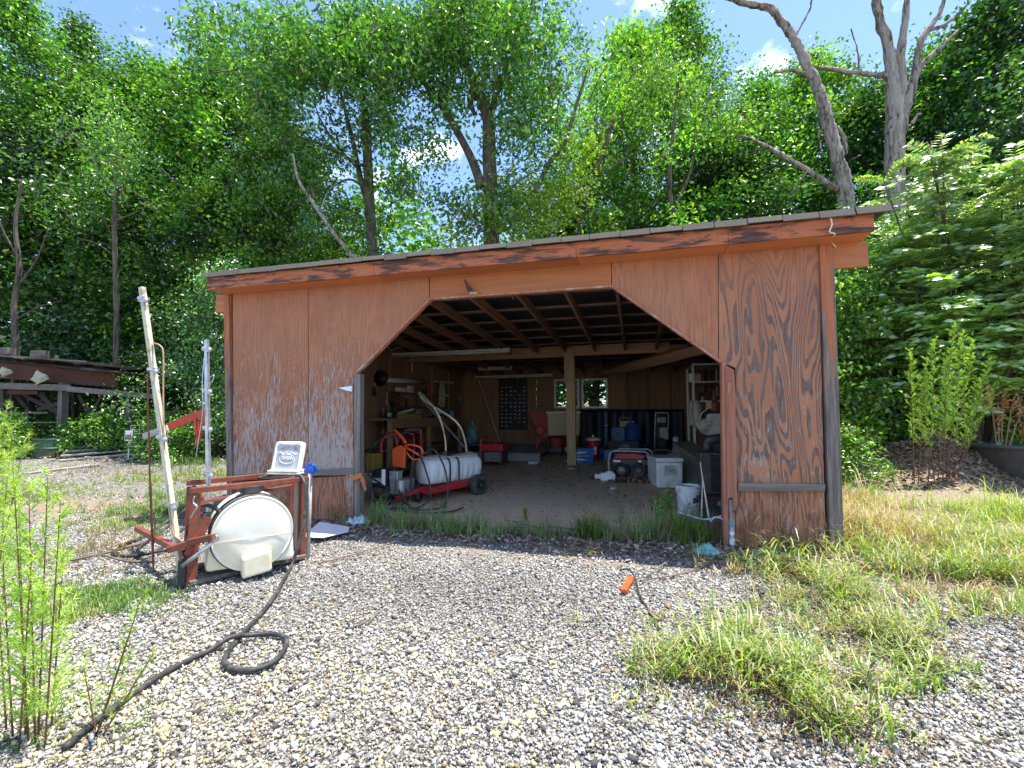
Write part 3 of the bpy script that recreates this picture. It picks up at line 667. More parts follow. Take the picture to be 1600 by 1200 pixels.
junk('bench_clutter', on_bench(5.4, .3), .2, 9, [M['dark'], M['grayp'], M['dark'], M['tan'], M['reddk']], 'dark heap of cans and tools in the middle of the workbench', 'tool heap', 3)
junk('bench_clutter', on_bench(6.4, .32), .22, 12, [M['dark'], M['black'], M['grayp'], M['bluec'], M['white'], M['dark']], 'small pale and dark bottles crowding the far end of the workbench', 'bottle cluster', 8)
junk('shelf_clutter', (XL + .38, 4.4, .635), .22, 10, [M['dark'], M['grayp'], M['black'], M['reddk']], 'dark boxes stored under the workbench', 'boxes', 12)
# wall lamp: black horn and tube fixture
def wallX(px, py, off=.0): return atX(px, py, XL + off)
t = T('horn_lamp', 'black round funnel lamp on the left inside wall at the start of a pipe', 'lamp', wallX(594, 592, .12))
c = wallX(595, 591, .16)
m = MB(); m.lathe([(.17, 0), (.15, .03), (.07, .16), (.05, .22)], c, 22, (R(90), 0, R(180))); m.build('funnel', M['black'], t, smooth=True, thick=.006)
pa, pb_ = wallX(602, 594, .12), wallX(664, 596, .12)
m = MB(); m.tube([pa, pb_], .05, 10); m.build('pipe', M['fix'], t, smooth=True)
pa, pb_ = wallX(680, 596, .10), wallX(706, 598, .10)
m = MB(); m.bar(pa, pb_, .10, .05); m.build('x', M['fix']); tag(bpy.data.objects['x'], 'short pale strip fixture fixed on the far left inside wall', 'light fixture'); bpy.data.objects['x'].name = 'wall_strip_light'
# shelf on the left wall with things
p0, p1 = wallX(614, 612, .1), wallX(700, 612, .1); zs = p0.z
t = T('wall_shelf', 'narrow dark wall shelf above the workbench holding small white boxes', 'shelf', ((p0 + p1) / 2))
m = MB(); m.box(((p0.x), (p0.y + p1.y) / 2, zs), (.20, abs(p1.y - p0.y), .022)); m.build('board', M['raft'], t)
for yy in (p0.y + .2, p1.y - .2):
    m = MB(); m.bar((XL + .03, yy, zs - .16), (XL + .17, yy, zs - .015), .02, .02); m.build('bracket', M['blackm'], t)
for px_a, wd, h, mt, lab in ((626, .30, .10, 'whitec', 'flat white box lying on the wall shelf'), (641, .14, .17, 'white', 'upright white box beside the conduit on the wall shelf'), (663, .15, .15, 'dark', 'dark jar on the wall shelf right of the conduit'), (696, .26, .06, 'whitec', 'small bright carton at the far end of the wall shelf')):
    q = wallX(px_a, 611, .1); boxthing('shelf_box', (q.x, q.y, zs + .0115), (.12, wd, h), M[mt], lab, 'box')
m = MB(); m.tube([wallX(644, 563, .04), wallX(645, 600, .04), wallX(645, 648, .04)], .016, 6); tag(m.build('conduit', M['fix']), 'thin vertical conduit pipe fixed to the left inside wall', 'conduit')
# jacket and hanging tools
c = wallX(687, 615, .12)
m = MB(); m.sheet(lambda u, v: c + Vector((.05 + .04 * math.sin(u * 9), (u - .5) * .42 * (.5 + .6 * v), .28 - .62 * v + .03 * math.sin(u * 7))), 10, 8)
tag(m.build('hanging_coat', M['bag'], smooth=True, thick=.02), 'pale work coat hanging on the left inside wall beside the far fixture', 'coat')
for i, (px_, py_, L, mt, lab) in enumerate(((584, 612, .22, 'dark', 'dark pliers hanging low on the near left inside wall'), (622, 628, .35, 'reddk', 'reddish handsaw hanging under the wall shelf'), (634, 632, .30, 'dark', 'dark handsaw hanging beside the conduit'), (611, 635, .28, 'black', 'black C-shaped clamp hung left of the saws'), (700, 632, .4, 'dark', 'long dark shears hung on the far left inside wall'), (718, 622, .28, 'grayp', 'small grey file hung near the dark back corner'))):
    q = wallX(px_, py_, .035); t = T('hand_tool', lab, 'hand tool', q)
    m = MB(); m.prism([q + Vector((0, -.02, L / 2)), q + Vector((0, .03, L / 2)), q + Vector((0, .10, -L / 3)), q + Vector((0, .02, -L / 2)), q + Vector((0, -.05, -L / 3))], (.012, 0, 0)); m.build('blade', M[mt], t)
    m = MB(); m.tube([q + Vector((.01, 0, L / 2 - .01)), q + Vector((.01, -.03, L / 2 + .05)), q + Vector((.01, .04, L / 2 + .08)), q + Vector((.01, .04, L / 2))], .014, 6); m.build('handle', M['beam'], t)

# --- near the left jamb: bucket stack and pressure washer
q = Vector((-4.05, 1.55, g(0, 1.55) + .008))
q = G(577, 772); q.z = g(q.x, q.y) + .008
t = T('storage_bucket', 'white square bucket with yellow top, behind the left jamb', 'bucket', q)
m = MB(); m.box(q + Vector((0, 0, .17)), (.30, .28, .34), taper=1.05); m.build('bucket_body', M['bag'], t, bevel=.02)
m = MB(); m.box(q + Vector((0, 0, .50)), (.30, .28, .28)); m.build('upper_tub', M['yellow'], t, bevel=.02)
m = MB(); m.lathe([(.10, .64), (.12, .66), (.10, .69), (.0001, .70)], q, 14); m.build('cap', M['black'], t)
q.z = 0
pw = G(618, 792); pw.z = g(pw.x, pw.y) + .006
def W(dx, dy, dz): return pw + Vector((dx, dy, dz))
t = T('pressure_washer', 'orange and black pressure washer on two black wheels', 'pressure washer', pw)
wheel(W(-.12, -.02, .14), .14, .07, (1, .25), t, M['blackm'], M['black']); wheel(W(.18, .36, .14), .14, .07, (1, .25), t, M['blackm'], M['black'])
m = MB()
for s in (-.12, .16): m.tube([W(s, .1 + s * .2, .10), W(s, .16, .5), W(s, .22, .80), W(s * .8, .26, .98)], .014, 8, 4)
m.tube([W(-.10, .26, .98), W(0, .27, 1.02), W(.13, .27, .98)], .014, 8, 3); m.tube([W(-.12, -.02, .14), W(.18, .36, .14)], .012, 6); m.tube([W(-.12, .08, .12), W(-.3, -.1, .08), W(-.1, -.2, .08), W(.1, .1, .12)], .012, 6, 3)
m.build('frame', M['blackm'], t, smooth=True)
m = MB(); m.prism([W(-.10, .06, .54), W(.09, .06, .52), W(.11, .05, .80), W(.02, .05, .85), W(-.11, .05, .79)], (0, .06, 0)); m.build('front_shroud', M['orange'], t, bevel=.02)
m = MB(); m.box(W(.0, .18, .26), (.24, .30, .20)); m.box(W(-.06, .10, .42), (.14, .14, .12)); m.lathe([(.07, 0), (.07, .16), (.04, .17)], W(.06, .02, .2), 14); m.build('engine', M['alum'], t, bevel=.01)
m = MB(); m.box(W(-.30, .18, .36), (.26, .24, .26)); m.build('fuel_tank', M['black'], t, bevel=.03)
m = MB(); m.box(W(-.30, .05, .34), (.20, .012, .07)); m.build('plate', M['fix'], t)
m = MB(); m.tube([W(-.34, .2, .70), W(-.36, .2, .85), W(-.26, .2, 1.0), W(-.14, .2, .98), W(-.10, .2, .8)], .018, 8, 4); m.build('hose_hanger', M['red'], t, smooth=True)
m = MB(); m.tube([W(-.10, .1, 1.06), W(.05, .05, .96), W(.14, .0, .88)], .022, 8, 3); m.build('wand_grip', M['orange'], t, smooth=True)
m = MB(); m.tube([W(.12, -.02, .84), W(.30, -.05, .76), W(.42, -.05, .70), W(.40, -.05, .82), W(.24, -.05, .86), W(.14, -.04, .84)], .015, 8, 3); m.tube([W(.18, -.05, .76), W(.28, -.05, .66), W(.42, -.05, .68)], .012, 8, 2); m.build('spray_gun', M['orange'], t, smooth=True)
m = MB(); m.tube([W(-.02, -.04, 1.0), W(-.2, -.1, .92), W(-.42, -.12, .7), W(-.36, -.12, .45), W(-.1, -.15, .30)], .013, 8, 5); m.tube([W(.42, -.06, .72), W(.62, -.1, .8), W(.80, -.12, .5), W(.84, -.2, .12), W(.6, -.25, .03), W(.3, -.2, .02), W(.1, -.25, .03), W(.5, -.4, .02), W(.9, -.25, .02), W(1.0, 0, .03)], .012, 8, 5)
m.tube([W(.35, -.05, .78), W(.5, -.12, .55), W(.62, -.2, .2), W(.4, -.2, .03), W(.2, -.15, .12), W(.1, -.1, .25)], .012, 8, 5); m.tube([W(.16, 0, .25), W(.24, -.2, .12), W(.12, -.3, .03), W(-.05, -.2, .03)], .012, 8, 4)
m.build('hose', M['rubber'], t, smooth=True)
m = MB(); m.tube([W(-.13, -.12, .30), W(-.13, -.12, .52)], .03, 8); m.build('pump_bottle', M['whitec'], t)
q = G(640, 760) + Vector((.1, .5, 0)); q.z = g(q.x, q.y)
boxthing('cardboard_carton', q, (.42, .35, .40), M['tan'], 'brown cardboard carton behind the pressure washer', 'carton')
q = q + Vector((-.75, .9, 0)); q.z = g(q.x, q.y)
t = T('hose_reel', 'red coiled air hose on a stand below the workbench', 'hose', q)
m = MB()
for k in range(4): m.lathe([(.20, -.012), (.215, 0), (.20, .012), (.188, 0), (.20, -.012)], q + Vector((0, -.06 + .035 * k, .62)), 20, (R(90), 0, .3))
m.build('coil', M['red'], t, smooth=True)
m = MB(); m.bar(q + Vector((-.2, 0, 0)), q + Vector((-.16, 0, .85)), .03, .03); m.bar(q + Vector((.2, 0, 0)), q + Vector((.16, 0, .85)), .03, .03); m.bar(q + Vector((-.16, 0, .85)), q + Vector((.16, 0, .85)), .03, .03); m.build('stand', M['alum'], t)

# --- white spray tank on a red trailer
ux = Vector((.42, .907, 0)); vx = Vector((-.907, .42, 0)); s0 = G(676, 788) + ux * .42; s0.z = g(s0.x, s0.y)
def S(u, v, z): return s0 + ux * u + vx * v + Vector((0, 0, z))
t = T('tow_sprayer', 'white ribbed spray tank on a small red tow trailer', 'trailer sprayer', s0)
m = MB(); N = 22; L0, L1 = -.42, .62
def tank_ring(u, k):
    a = 2 * math.pi * k / N; ca, sa = math.cos(a), math.sin(a); e = .62
    fx_ = (abs(ca) ** e) * (1 if ca > 0 else -1); fz = (abs(sa) ** e) * (1 if sa > 0 else -1)
    w_ = .20 * (1 - max(0, abs(u - .1) - .46) * 1.6); rib = .010 * math.sin(u * 52) if fz < .3 and abs(u - .1) < .42 else 0
    return S(u, .21 + fx_ * (w_ + rib) * (1.0 if fz > 0 else .92), .42 + fz * (.19 - max(0, abs(u - .1) - .46) * .25))
ring = []
for i in range(41):
    u = L0 + (L1 - L0) * i / 40; ring.append([tank_ring(u, k) for k in range(N)])
for rg_ in ring: m.v += [tuple(p) for p in rg_]
for i in range(40):
    for k in range(N): m.f.append((i * N + k, i * N + (k + 1) % N, (i + 1) * N + (k + 1) % N, (i + 1) * N + k))
m.f.append(tuple(range(N))); m.f.append(tuple(40 * N + k for k in range(N)))
tk = m.build('tank', M['whitec'], t, smooth=True)
m = MB(); m.sheet(lambda u, v: S(-.35 + .92 * u, .06 + .30 * v, .625 + .03 * math.sin(u * 8) * math.sin(v * 3)), 12, 5); m.build('tank_top_cover', M['bag'], tk, thick=.02)
m = MB(); m.lathe([(.07, 0), (.07, .05), (.0001, .06)], S(.05, .28, .635), 16); m.build('tank_cap', M['black'], tk)
m = MB()
for u in (-.1, .08): m.tube([S(u, -.01, .25), S(u, -.015, .45), S(u, .03, .60), S(u, .25, .63)], .012, 6, 3)
m.build('strap', M['rubber'], tk)
m = MB(); m.bar(S(-.9, .22, .10), S(-.35, .2, .20), .05, .05); m.prism([S(-.5, -.02, .13), S(.62, -.02, .17), S(.66, -.02, .27), S(-.46, -.02, .20)], vx * .42); m.build('chassis', M['red'], t, bevel=.004)
wheel(S(.42, -.10, .17), .165, .10, (vx.x, vx.y), t, M['tyre']); wheel(S(.42, .54, .17), .165, .10, (vx.x, vx.y), t, M['tyre'])
top = atY(655, 615, s0.y + .5)
m = MB(); m.tube([S(.10, .3, .64), S(.04, .28, .95), S(-.12, .28, 1.3), top + Vector((.03, 0, 0)), top], [.014, .014, .016, .018, .018], 7, 4); m.build('boom_pipe', M['cream'], t, smooth=True)
m = MB(); m.tube([S(.55, .3, .62), S(.50, .3, .85), S(.28, .28, 1.15), top + Vector((.1, 0, -.12)), top + Vector((.02, 0, .0))], .017, 7, 4); m.build('boom_pipe', M['cream'], t, smooth=True)
m = MB(); m.bar(S(.66, .3, .60), top + Vector((.10, .02, -.15)), .05, .03); m.build('boom_channel', M['blackm'], t)
# red engine cart behind
q = G(722, 742) + Vector((.30, 1.1, 0)); q.z = g(q.x, q.y)
t = T('engine_cart', 'red framed engine cart with grille behind the spray tank', 'cart', q)
m = MB(); m.box(q + Vector((0, 0, .42)), (.52, .5, .16)); m.build('hood', M['red'], t, bevel=.02)
m = MB(); m.box(q + Vector((.02, 0, .22)), (.46, .44, .22)); m.build('engine', M['blackm'], t, bevel=.01)
m = MB()
for k in range(6): m.box(q + Vector((.05, -.235, .14 + .033 * k)), (.36, .012, .014))
m.build('grille', M['alum'], t)
m = MB(); m.tube([q + Vector((.2, -.3, .0)), q + Vector((.26, -.3, .18)), q + Vector((.10, -.28, .60)), q + Vector((-.2, -.28, .62))], .016, 6); m.tube([q + Vector((-.2, -.3, .0)), q + Vector((-.2, -.28, .62)), q + Vector((-.2, .25, .62))], .016, 6); m.build('frame', M['red'], t)
# leaf blower grate and blue cylinder
q = G(748, 716) + Vector((.0, .35, 0)); q.z = g(q.x, q.y)
t = T('steel_rack', 'low black slatted steel rack beside the wooden ramp', 'rack', q)
for k in range(7): m = MB(); m.bar(q + Vector((-.38, -.3 + k * .10, .27)), q + Vector((.42, -.24 + k * .10, .29)), .02, .035); m.build('slat', M['grayp'] if k % 2 else M['blackm'], t)
m = MB()
for sx in (-.3, .34):
    for sy in (-.2, .26): m.bar(q + Vector((sx, sy, 0)), q + Vector((sx, sy, .27)), .03, .03)
m.build('leg', M['blackm'], t)
q2 = q + Vector((-.42, .35, .0)); boxthing('black_crate', q2, (.40, .4, .30), M['black'], 'black crate carrying the pale blue gas cylinder', 'crate')
q2 = q2 + Vector((.0, .0, .301))
t = T('gas_cylinder', 'pale blue gas cylinder with collar', 'gas cylinder', q2)
m = MB(); m.lathe([(.13, 0), (.15, .02), (.15, .36), (.135, .42), (.06, .46), (.05, .47)], q2, 22); m.build('body', M['bluec'], t, smooth=True)
m = MB(); m.lathe([(.025, .46), (.03, .50), (.02, .56), (.0001, .57)], q2, 12); m.build('valve', M['alum'], t)
pa = atY(747, 590, 8.55); pb_ = G(781, 692); pb_ = atY(781, 691, 8.0)
m = MB(); m.tube([pa, pb_], .022, 8); tag(m.build('leaning_pole', M['cream']), 'slim pale pole leaning against the dark back wall', 'pole')
# label board on the back wall
a, b = atY(779, 591, DEP - .06), atY(824, 672, DEP - .06)
t = T('key_board', 'black board carrying rows of small white labels on the back wall', 'board', ((a.x + b.x) / 2, DEP - .03, b.z))
m = MB(); m.box(((a.x + b.x) / 2, DEP - .03, (a.z + b.z) / 2), (b.x - a.x, .03, a.z - b.z)); m.build('panel', M['black'], t)
rr = random.Random(9)
for r_ in range(11):
    for c_ in range(6):
        if rr.random() < .16 or (r_ == 10 and c_ > 2) or (r_ == 0 and c_ == 3): continue
        xx = a.x + .12 + (b.x - a.x - .22) * c_ / 5 + rr.uniform(-.008, .008); zz = a.z - .30 - (a.z - b.z - .42) * r_ / 10
        m = MB(); m.box((xx, DEP - .06, zz), (.062, .03, .05)); o = m.build('key_hook', M['black'], t)
        m = MB(); m.box((xx, DEP - .078, zz + .006), (.055, .004, .022 + rr.uniform(0, .008))); m.build('paper_label', M['whitec'], o)
for px_ in (788, 809):
    q = atY(px_, 592, DEP - .09); m = MB(); m.lathe([(.03, 0), (.035, .05), (.015, .07)], q, 10); m.build('bulb', M['white'], t)
# wooden ramp
a, b = G(740, 718), G(844, 722); yr = (a.y + b.y) / 2; yr = min(yr, 6.2)
a = atY(740, 712, yr); b = atY(844, 716, yr); zg = g(0, yr)
t = T('wooden_ramp', 'low grey wooden platform with a thick front board on the dirt floor', 'platform', ((a.x + b.x) / 2, yr, zg))
m = MB(); m.box(((a.x + b.x) / 2, yr, zg + .08), (b.x - a.x, .05, .15)); m.build('front_board', M['gboard'], t, bevel=.005)
for k in range(4):
    x0 = a.x + (b.x - a.x) * k / 4; m = MB(); m.box((x0 + (b.x - a.x) / 8, yr + 1.0, zg + .16 + .05 + .002 * k), ((b.x - a.x) / 4 - .012, 1.9, .025), rx=.053); m.build('deck_board', M['gboard'], t)
# red hopper spreader with the beige box
q = G(862, 720); q = Vector((atY(862, 715, 6.6).x, 6.6, g(0, 6.6)))
def H(px, py, y=6.6): return atY(px, py, y)
t = T('hopper_spreader', 'red metal hopper machine with curved red pipe frame', 'spreader', q)
m = MB(); m.prism([H(826, 644), H(868, 645), H(868, 680), H(850, 684), H(846, 683)], (0, .5, 0)); m.build('hopper', M['reddk'], t, bevel=.01)
m = MB(); c = H(868, 700); m.lathe([(.05, -.10), (.13, -.04), (.22, .26), (.21, .26), (.12, -.03), (.04, -.09)], c + Vector((0, .2, 0)), 20); m.build('funnel', M['reddk'], t, smooth=True)
m = MB(); m.tube([H(845, 678, 6.5), H(842, 690, 6.5), H(837, 702, 6.45), H(844, 711, 6.45), H(862, 714, 6.4), H(878, 714, 6.4)], .045, 8, 4); m.build('frame_pipe', M['red'], t, smooth=True)
m = MB(); m.lathe([(.10, -.03), (.12, 0), (.10, .03)], H(844, 672, 6.5), 14, (R(90), 0, 0)); m.build('pulley', M['red'], t)
m = MB(); m.box((q.x, q.y + .25, q.z + .12), (.5, .5, .12)); m.bar(H(852, 690, 6.8), (q.x, q.y + .3, q.z), .05, .05); m.bar(H(872, 690, 6.8), (q.x + .2, q.y + .3, q.z), .05, .05); m.build('base', M['blackm'], t)
a, b = H(856, 645, 6.35), H(905, 681, 6.35)
t = T('beige_panel', 'large beige rounded tub resting on the red hopper behind the post', 'tub', ((a.x + b.x) / 2, 6.5, b.z))
t.name = 'beige_tub'; ORG['beige_tub'] = Vector(t.location)
m = MB(); m.box(((a.x + b.x) / 2, 6.5, (a.z + b.z) / 2), (b.x - a.x, .30, a.z - b.z), taper=1.06); m.build('body', M['beige'], t, bevel=.03)
m = MB(); m.box(((a.x + b.x) / 2, 6.5, a.z + .012), (b.x - a.x + .09, .34, .04)); m.build('rim', M['white'], t, bevel=.01)
# --- containers at the back right
def atfloor(px, py, back=0.0):
    q = G(px, py); q = q + Vector((0, back, 0)); q.z = g(q.x, q.y) + .004; return q
q = atfloor(912, 724)
t = boxthing('blue_crate', q, (.36, .36, .34), M['blue'], 'blue plastic crate directly right of the post foot', 'crate', rz=.3)
for k in range(3): m = MB(); m.box(q + Vector((-.02, -.19 - .003, .08 + .09 * k)), (.30, .02, .03), rz=.3); m.build('side_rib', M['bluec'], t)
m = MB(); m.bar(q + Vector((-.2, -.2, .22)), q + Vector((.08, -.28, .25)), .02, .02); m.bar(q + Vector((-.22, -.2, .12)), q + Vector((.05, -.28, .10)), .02, .02); m.build('white_rod', M['whitec'], t)
q = atfloor(927, 716)
t = T('red_can', 'tall dark red can with a wide white lid near the back wall', 'can', q)
m = MB(); m.lathe([(.125, 0), (.13, .02), (.15, .40), (.15, .42)], q, 22); m.build('body', M['red'], t, smooth=True)
m = MB(); m.lathe([(.18, .42), (.18, .45), (.10, .49), (.0001, .50)], q, 22); m.build('lid', M['white'], t)
m = MB(); m.lathe([(.02, .50), (.03, .53), (.0001, .56)], q, 10); m.box(q + Vector((.06, -.15, .18)), (.06, .02, .18)); m.build('knob', M['whitec'], t)
q = atfloor(939, 715, .1)
t = T('small_bucket', 'small dark blue pail between red can and square blue pail', 'pail', q); m = MB(); m.lathe([(.07, 0), (.09, .20), (.082, .20), (.065, .01)], q, 16); m.build('body', M['blue'], t, smooth=True)
m = MB(); m.lathe([(.092, .195), (.096, .205), (.090, .21)], q, 16); m.build('rim', M['blue'], t)
q = atfloor(950, 719)
t = boxthing('square_pail', q, (.17, .16, .22), M['blue'], 'brighter square blue pail in front of the back wall', 'pail', extra=lid(M['blue'], .02, .015))
q = atfloor(966, 706, .3)
q.z += .0
boxthing('black_stand', (q.x + .12, 7.9, g(0, 7.9)), (.80, .5, .24), M['black'], 'low black stand under the two blue drums', 'stand')
q = Vector((atY(966, 690, 7.7).x, 7.8, g(0, 7.8) + .25))
def cross(t, c, d):
    m = MB(); f = -d[1] / 2 - .004; m.bar(c + Vector((-d[0] / 2, f, .02)), c + Vector((d[0] / 2, f, d[2] - .02)), .02, .03, (0, 1, 0)); m.build('strap', M['black'], t)
    m = MB(); m.bar(c + Vector((d[0] / 2, f - .003, .02)), c + Vector((-d[0] / 2, f - .003, d[2] - .02)), .02, .03, (0, 1, 0)); m.build('strap', M['black'], t)
boxthing('blue_box', q, (.34, .30, .36), M['blue'], 'light blue box with a black X across its front', 'box', extra=cross)
q = Vector((atY(989, 690, 7.8).x, 7.9, g(0, 7.9) + .25))
t = T('blue_drum', 'dark blue plastic drum right of the crossed box', 'drum', q); m = MB(); m.lathe([(.22, 0), (.24, .04), (.24, .2), (.25, .22), (.24, .24), (.24, .44), (.2, .48), (.0001, .48)], q, 24); m.build('body', M['blue'], t, smooth=True)
m = MB(); m.lathe([(.03, .48), (.03, .51), (.0001, .515)], q, 10); m.build('bung', M['white'], t)
q = Vector((atY(980, 669, 7.9).x, 7.9, g(0, 7.9) + .25 + .49 if 0 else g(0, 7.9) + .25 + .372))
q = Vector((atY(976, 668, 7.8).x, 7.82, g(0, 7.82) + .62))
t = boxthing('battery_charger', q, (.26, .16, .16), M['beige'], 'beige handled box on top of the blue crossed box', 'box')
m = MB(); m.tube([q + Vector((-.13, 0, .15)), q + Vector((-.13, 0, .24)), q + Vector((.13, 0, .24)), q + Vector((.13, 0, .15))], .015, 6); m.build('handle', M['beige'], t)
q = Vector((atY(947, 700, 8.3).x, 8.35, g(0, 8.35)))
t = T('green_tube', 'tall dim green tube standing against the back wall', 'tube', q); m = MB(); m.tube([q, q + Vector((0, 0, 1.0))], .055, 12); m.build('body', M['bluec'], t, smooth=True)
m = MB(); m.tube([q + Vector((0, 0, .60)), q + Vector((0, 0, .63))], .062, 12); m.build('band', M['white'], t)
a = atY(905, 640, DEP - .09); b = atY(1068, 640, DEP - .09)
m = MB(); m.sheet(lambda u, v: Vector((a.x + (b.x - a.x) * u, DEP - .12 - .03 * math.sin(u * 40) - .08 * v, a.z - (a.z - .42) * v)), 60, 10)
tag(m.build('blue_tarpaulin', M['navy'], smooth=True, thick=.01), 'dark navy tarpaulin hung along the lower back wall under the window', 'tarpaulin')
# bottle, can, trash
q = atfloor(948, 752); t = T('white_jug', 'white square jug lying on its side on the dirt floor', 'jug', q)
m = MB(); m.box(q + Vector((.02, 0, .075)), (.26, .15, .15), rz=.1); m.build('body', M['whitec'], t, bevel=.03)
m = MB(); m.tube([q + Vector((-.11, 0, .075)), q + Vector((-.17, -.01, .075))], .045, 12); m.build('neck', M['whitec'], t)
m = MB(); m.tube([q + Vector((-.17, -.01, .075)), q + Vector((-.20, -.01, .075))], .05, 12); m.box(q + Vector((.05, 0, .155)), (.1, .03, .03)); m.build('cap', M['whitec'], t)
q = atfloor(959, 768); m = MB(); m.lathe([(.035, -.05), (.038, -.045), (.038, .045), (.033, .05)], q + Vector((0, 0, .04)), 14, (R(90), 0, 1.1)); tag(m.build('tin_can', M['alum']), 'small silver can lying on the dirt in front of the white jug', 'can')
q = atfloor(833, 726); m = MB(); m.tube([q + Vector((-.10, 0, .03)), q + Vector((.02, .02, .03)), q + Vector((.1, .1, .04))], [.035, .035, .015], 10); tag(m.build('white_bottle', M['white']), 'white bottle lying in front of the wooden platform', 'bottle')
q = atfloor(880, 722); m = MB(); m.sheet(lambda u, v: q + Vector((.22 * u, .1 * v, .02 + .03 * math.sin(u * 7) * math.sin(v * 4))), 6, 4); tag(m.build('paper_scrap', M['whitec'], thick=.004), 'white crumpled scrap left of the post foot', 'scrap')
q = atfloor(891, 734); m = MB(); m.bar(q + Vector((-.05, 0, .02)), q + Vector((.1, -.04, .02)), .03, .008); tag(m.build('paper_strip', M['whitec']), 'thin white strip on the dirt right below the post', 'scrap')

# --- generator
q = atfloor(986, 748); rzg = -.12
mr = Euler((0, 0, rzg)).to_matrix()
def Q(x, y, z): return q + mr @ Vector((x, y, z))
t = T('generator', 'portable generator with black tube frame and red tank', 'generator', q)
m = MB()
for y in (-.22, .42): m.tube([Q(-.34, y, .02), Q(-.36, y, .30), Q(-.33, y, .46), Q(-.27, y, .50), Q(.27, y, .50), Q(.33, y, .46), Q(.36, y, .30), Q(.34, y, .02), Q(-.34, y, .02)], .017, 8, 1)
for x in (-.35, .35): m.tube([Q(x, -.22, .40), Q(x, .42, .40)], .014, 6); m.tube([Q(x, -.22, .04), Q(x, .42, .04)], .014, 6)
m.build('frame', M['grayp'], t, smooth=True)
m = MB(); m.box(Q(0, .10, .41), (.56, .52, .12), rz=rzg); m.build('fuel_tank', M['blackm'], t, bevel=.04)
m = MB(); m.prism([Q(-.27, -.19, .36), Q(.24, -.19, .36), Q(.27, -.19, .42), Q(.1, -.19, .46), Q(-.22, -.19, .45)], mr @ Vector((0, .03, 0))); m.build('control_panel', M['reddk'], t, bevel=.01)
m = MB(); m.box(Q(0, -.18, .31), (.6, .03, .09), rz=rzg); m.build('panel_bar', M['black'], t)
m = MB(); m.box(Q(-.21, -.20, .32), (.12, .01, .03), rz=rzg); m.box(Q(.18, -.20, .33), (.05, .01, .03), rz=rzg); m.build('sticker', M['whitec'], t)
for x, r_ in ((-.13, .13), (.16, .14)):
    m = MB(); m.lathe([(r_, -.10), (r_, .04), (r_ * .75, .07), (r_ * .4, .05), (r_ * .35, .08), (.0001, .08)], Q(x, -.15, .17), 22, (R(90), 0, rzg)); m.build('engine_cover', M['blackm'], t)
m = MB(); m.lathe([(.05, .0), (.06, .02), (.02, .05), (.0001, .06)], Q(-.13, -.22, .17), 12, (R(90), 0, rzg)); m.build('starter', M['alum'], t)
m = MB(); m.box(Q(0, .12, .19), (.55, .45, .26), rz=rzg); m.build('engine', M['blackm'], t, bevel=.01)
# leaves heaped around it
n = 1500; ang = RNG.uniform(0, 6.28, n); rad = RNG.random(n) ** .6; X_ = q.x + .15 + rad * np.cos(ang) * .9; Y_ = q.y - .15 + rad * np.sin(ang) * .35
tag(chips('leaf_heap', np.stack([X_, Y_, g_np(X_, Y_) + (1 - rad) * .10 * RNG.random(n) + .01], 1), .02, .045, [(.30, .16, .10), (.20, .10, .06), (.12, .06, .04), (.4, .28, .2)], M['litter'], flat=.6, seed=8), kind='stuff')
# hand cart with a machine behind
q = Vector((atY(1035, 700, 7.2).x, 7.2, g(0, 7.2)))
t = T('hand_truck', 'grey tube framed hand truck standing near the back wall', 'hand truck', q)
m = MB(); m.tube([q + Vector((-.19, 0, .05)), q + Vector((-.15, .1, .95)), q + Vector((-.10, .1, 1.02)), q + Vector((.12, .1, 1.02)), q + Vector((.17, .1, .95)), q + Vector((.14, 0, .55))], .018, 8, 2)
m.tube([q + Vector((-.19, 0, .08)), q + Vector((.1, 0, .10)), q + Vector((.2, -.05, .05))], .016, 8); m.build('frame', M['alum'], t, smooth=True)
m = MB(); m.box(q + Vector((0, .12, .84)), (.22, .06, .14)); m.box(q + Vector((.05, .14, .5)), (.22, .16, .30)); m.build('machine_body', M['grayp'], t, bevel=.02)
m = MB(); m.lathe([(.0001, -.04), (.12, -.04), (.12, .04), (.0001, .04)], q + Vector((-.02, .04, .27)), 20, (R(90), 0, .3)); m.build('wheel', M['tyre'], t)
# --- cooler
q = atfloor(1046, 764); rc = .20
mr2 = Euler((0, 0, rc)).to_matrix()
q = q + mr2 @ Vector((0, .28, 0)); q.z = g(q.x, q.y) + .006
t = T('cooler', 'grey white picnic cooler with hinged lid and side handle', 'cooler', q)
m = MB(); m.box(q + Vector((0, 0, .20)), (.40, .62, .40), rz=rc, taper=1.04); m.build('body', M['grayp'] if 0 else M['white'], t, bevel=.02)
m = MB(); m.box(q + Vector((0, 0, .44)), (.44, .66, .07), rz=rc); m.build('lid', M['white'], t, bevel=.02)
m = MB(); m.box(q + mr2 @ Vector((.0, -.325, .28)), (.17, .02, .15), rz=rc); m.build('handle_recess', M['grayp'], t, bevel=.004)
m = MB(); m.tube([q + mr2 @ Vector(p) for p in ((-.09, -.33, .35), (-.09, -.35, .22), (.09, -.35, .22), (.09, -.33, .35))], .010, 6); m.build('handle', M['white'], t)
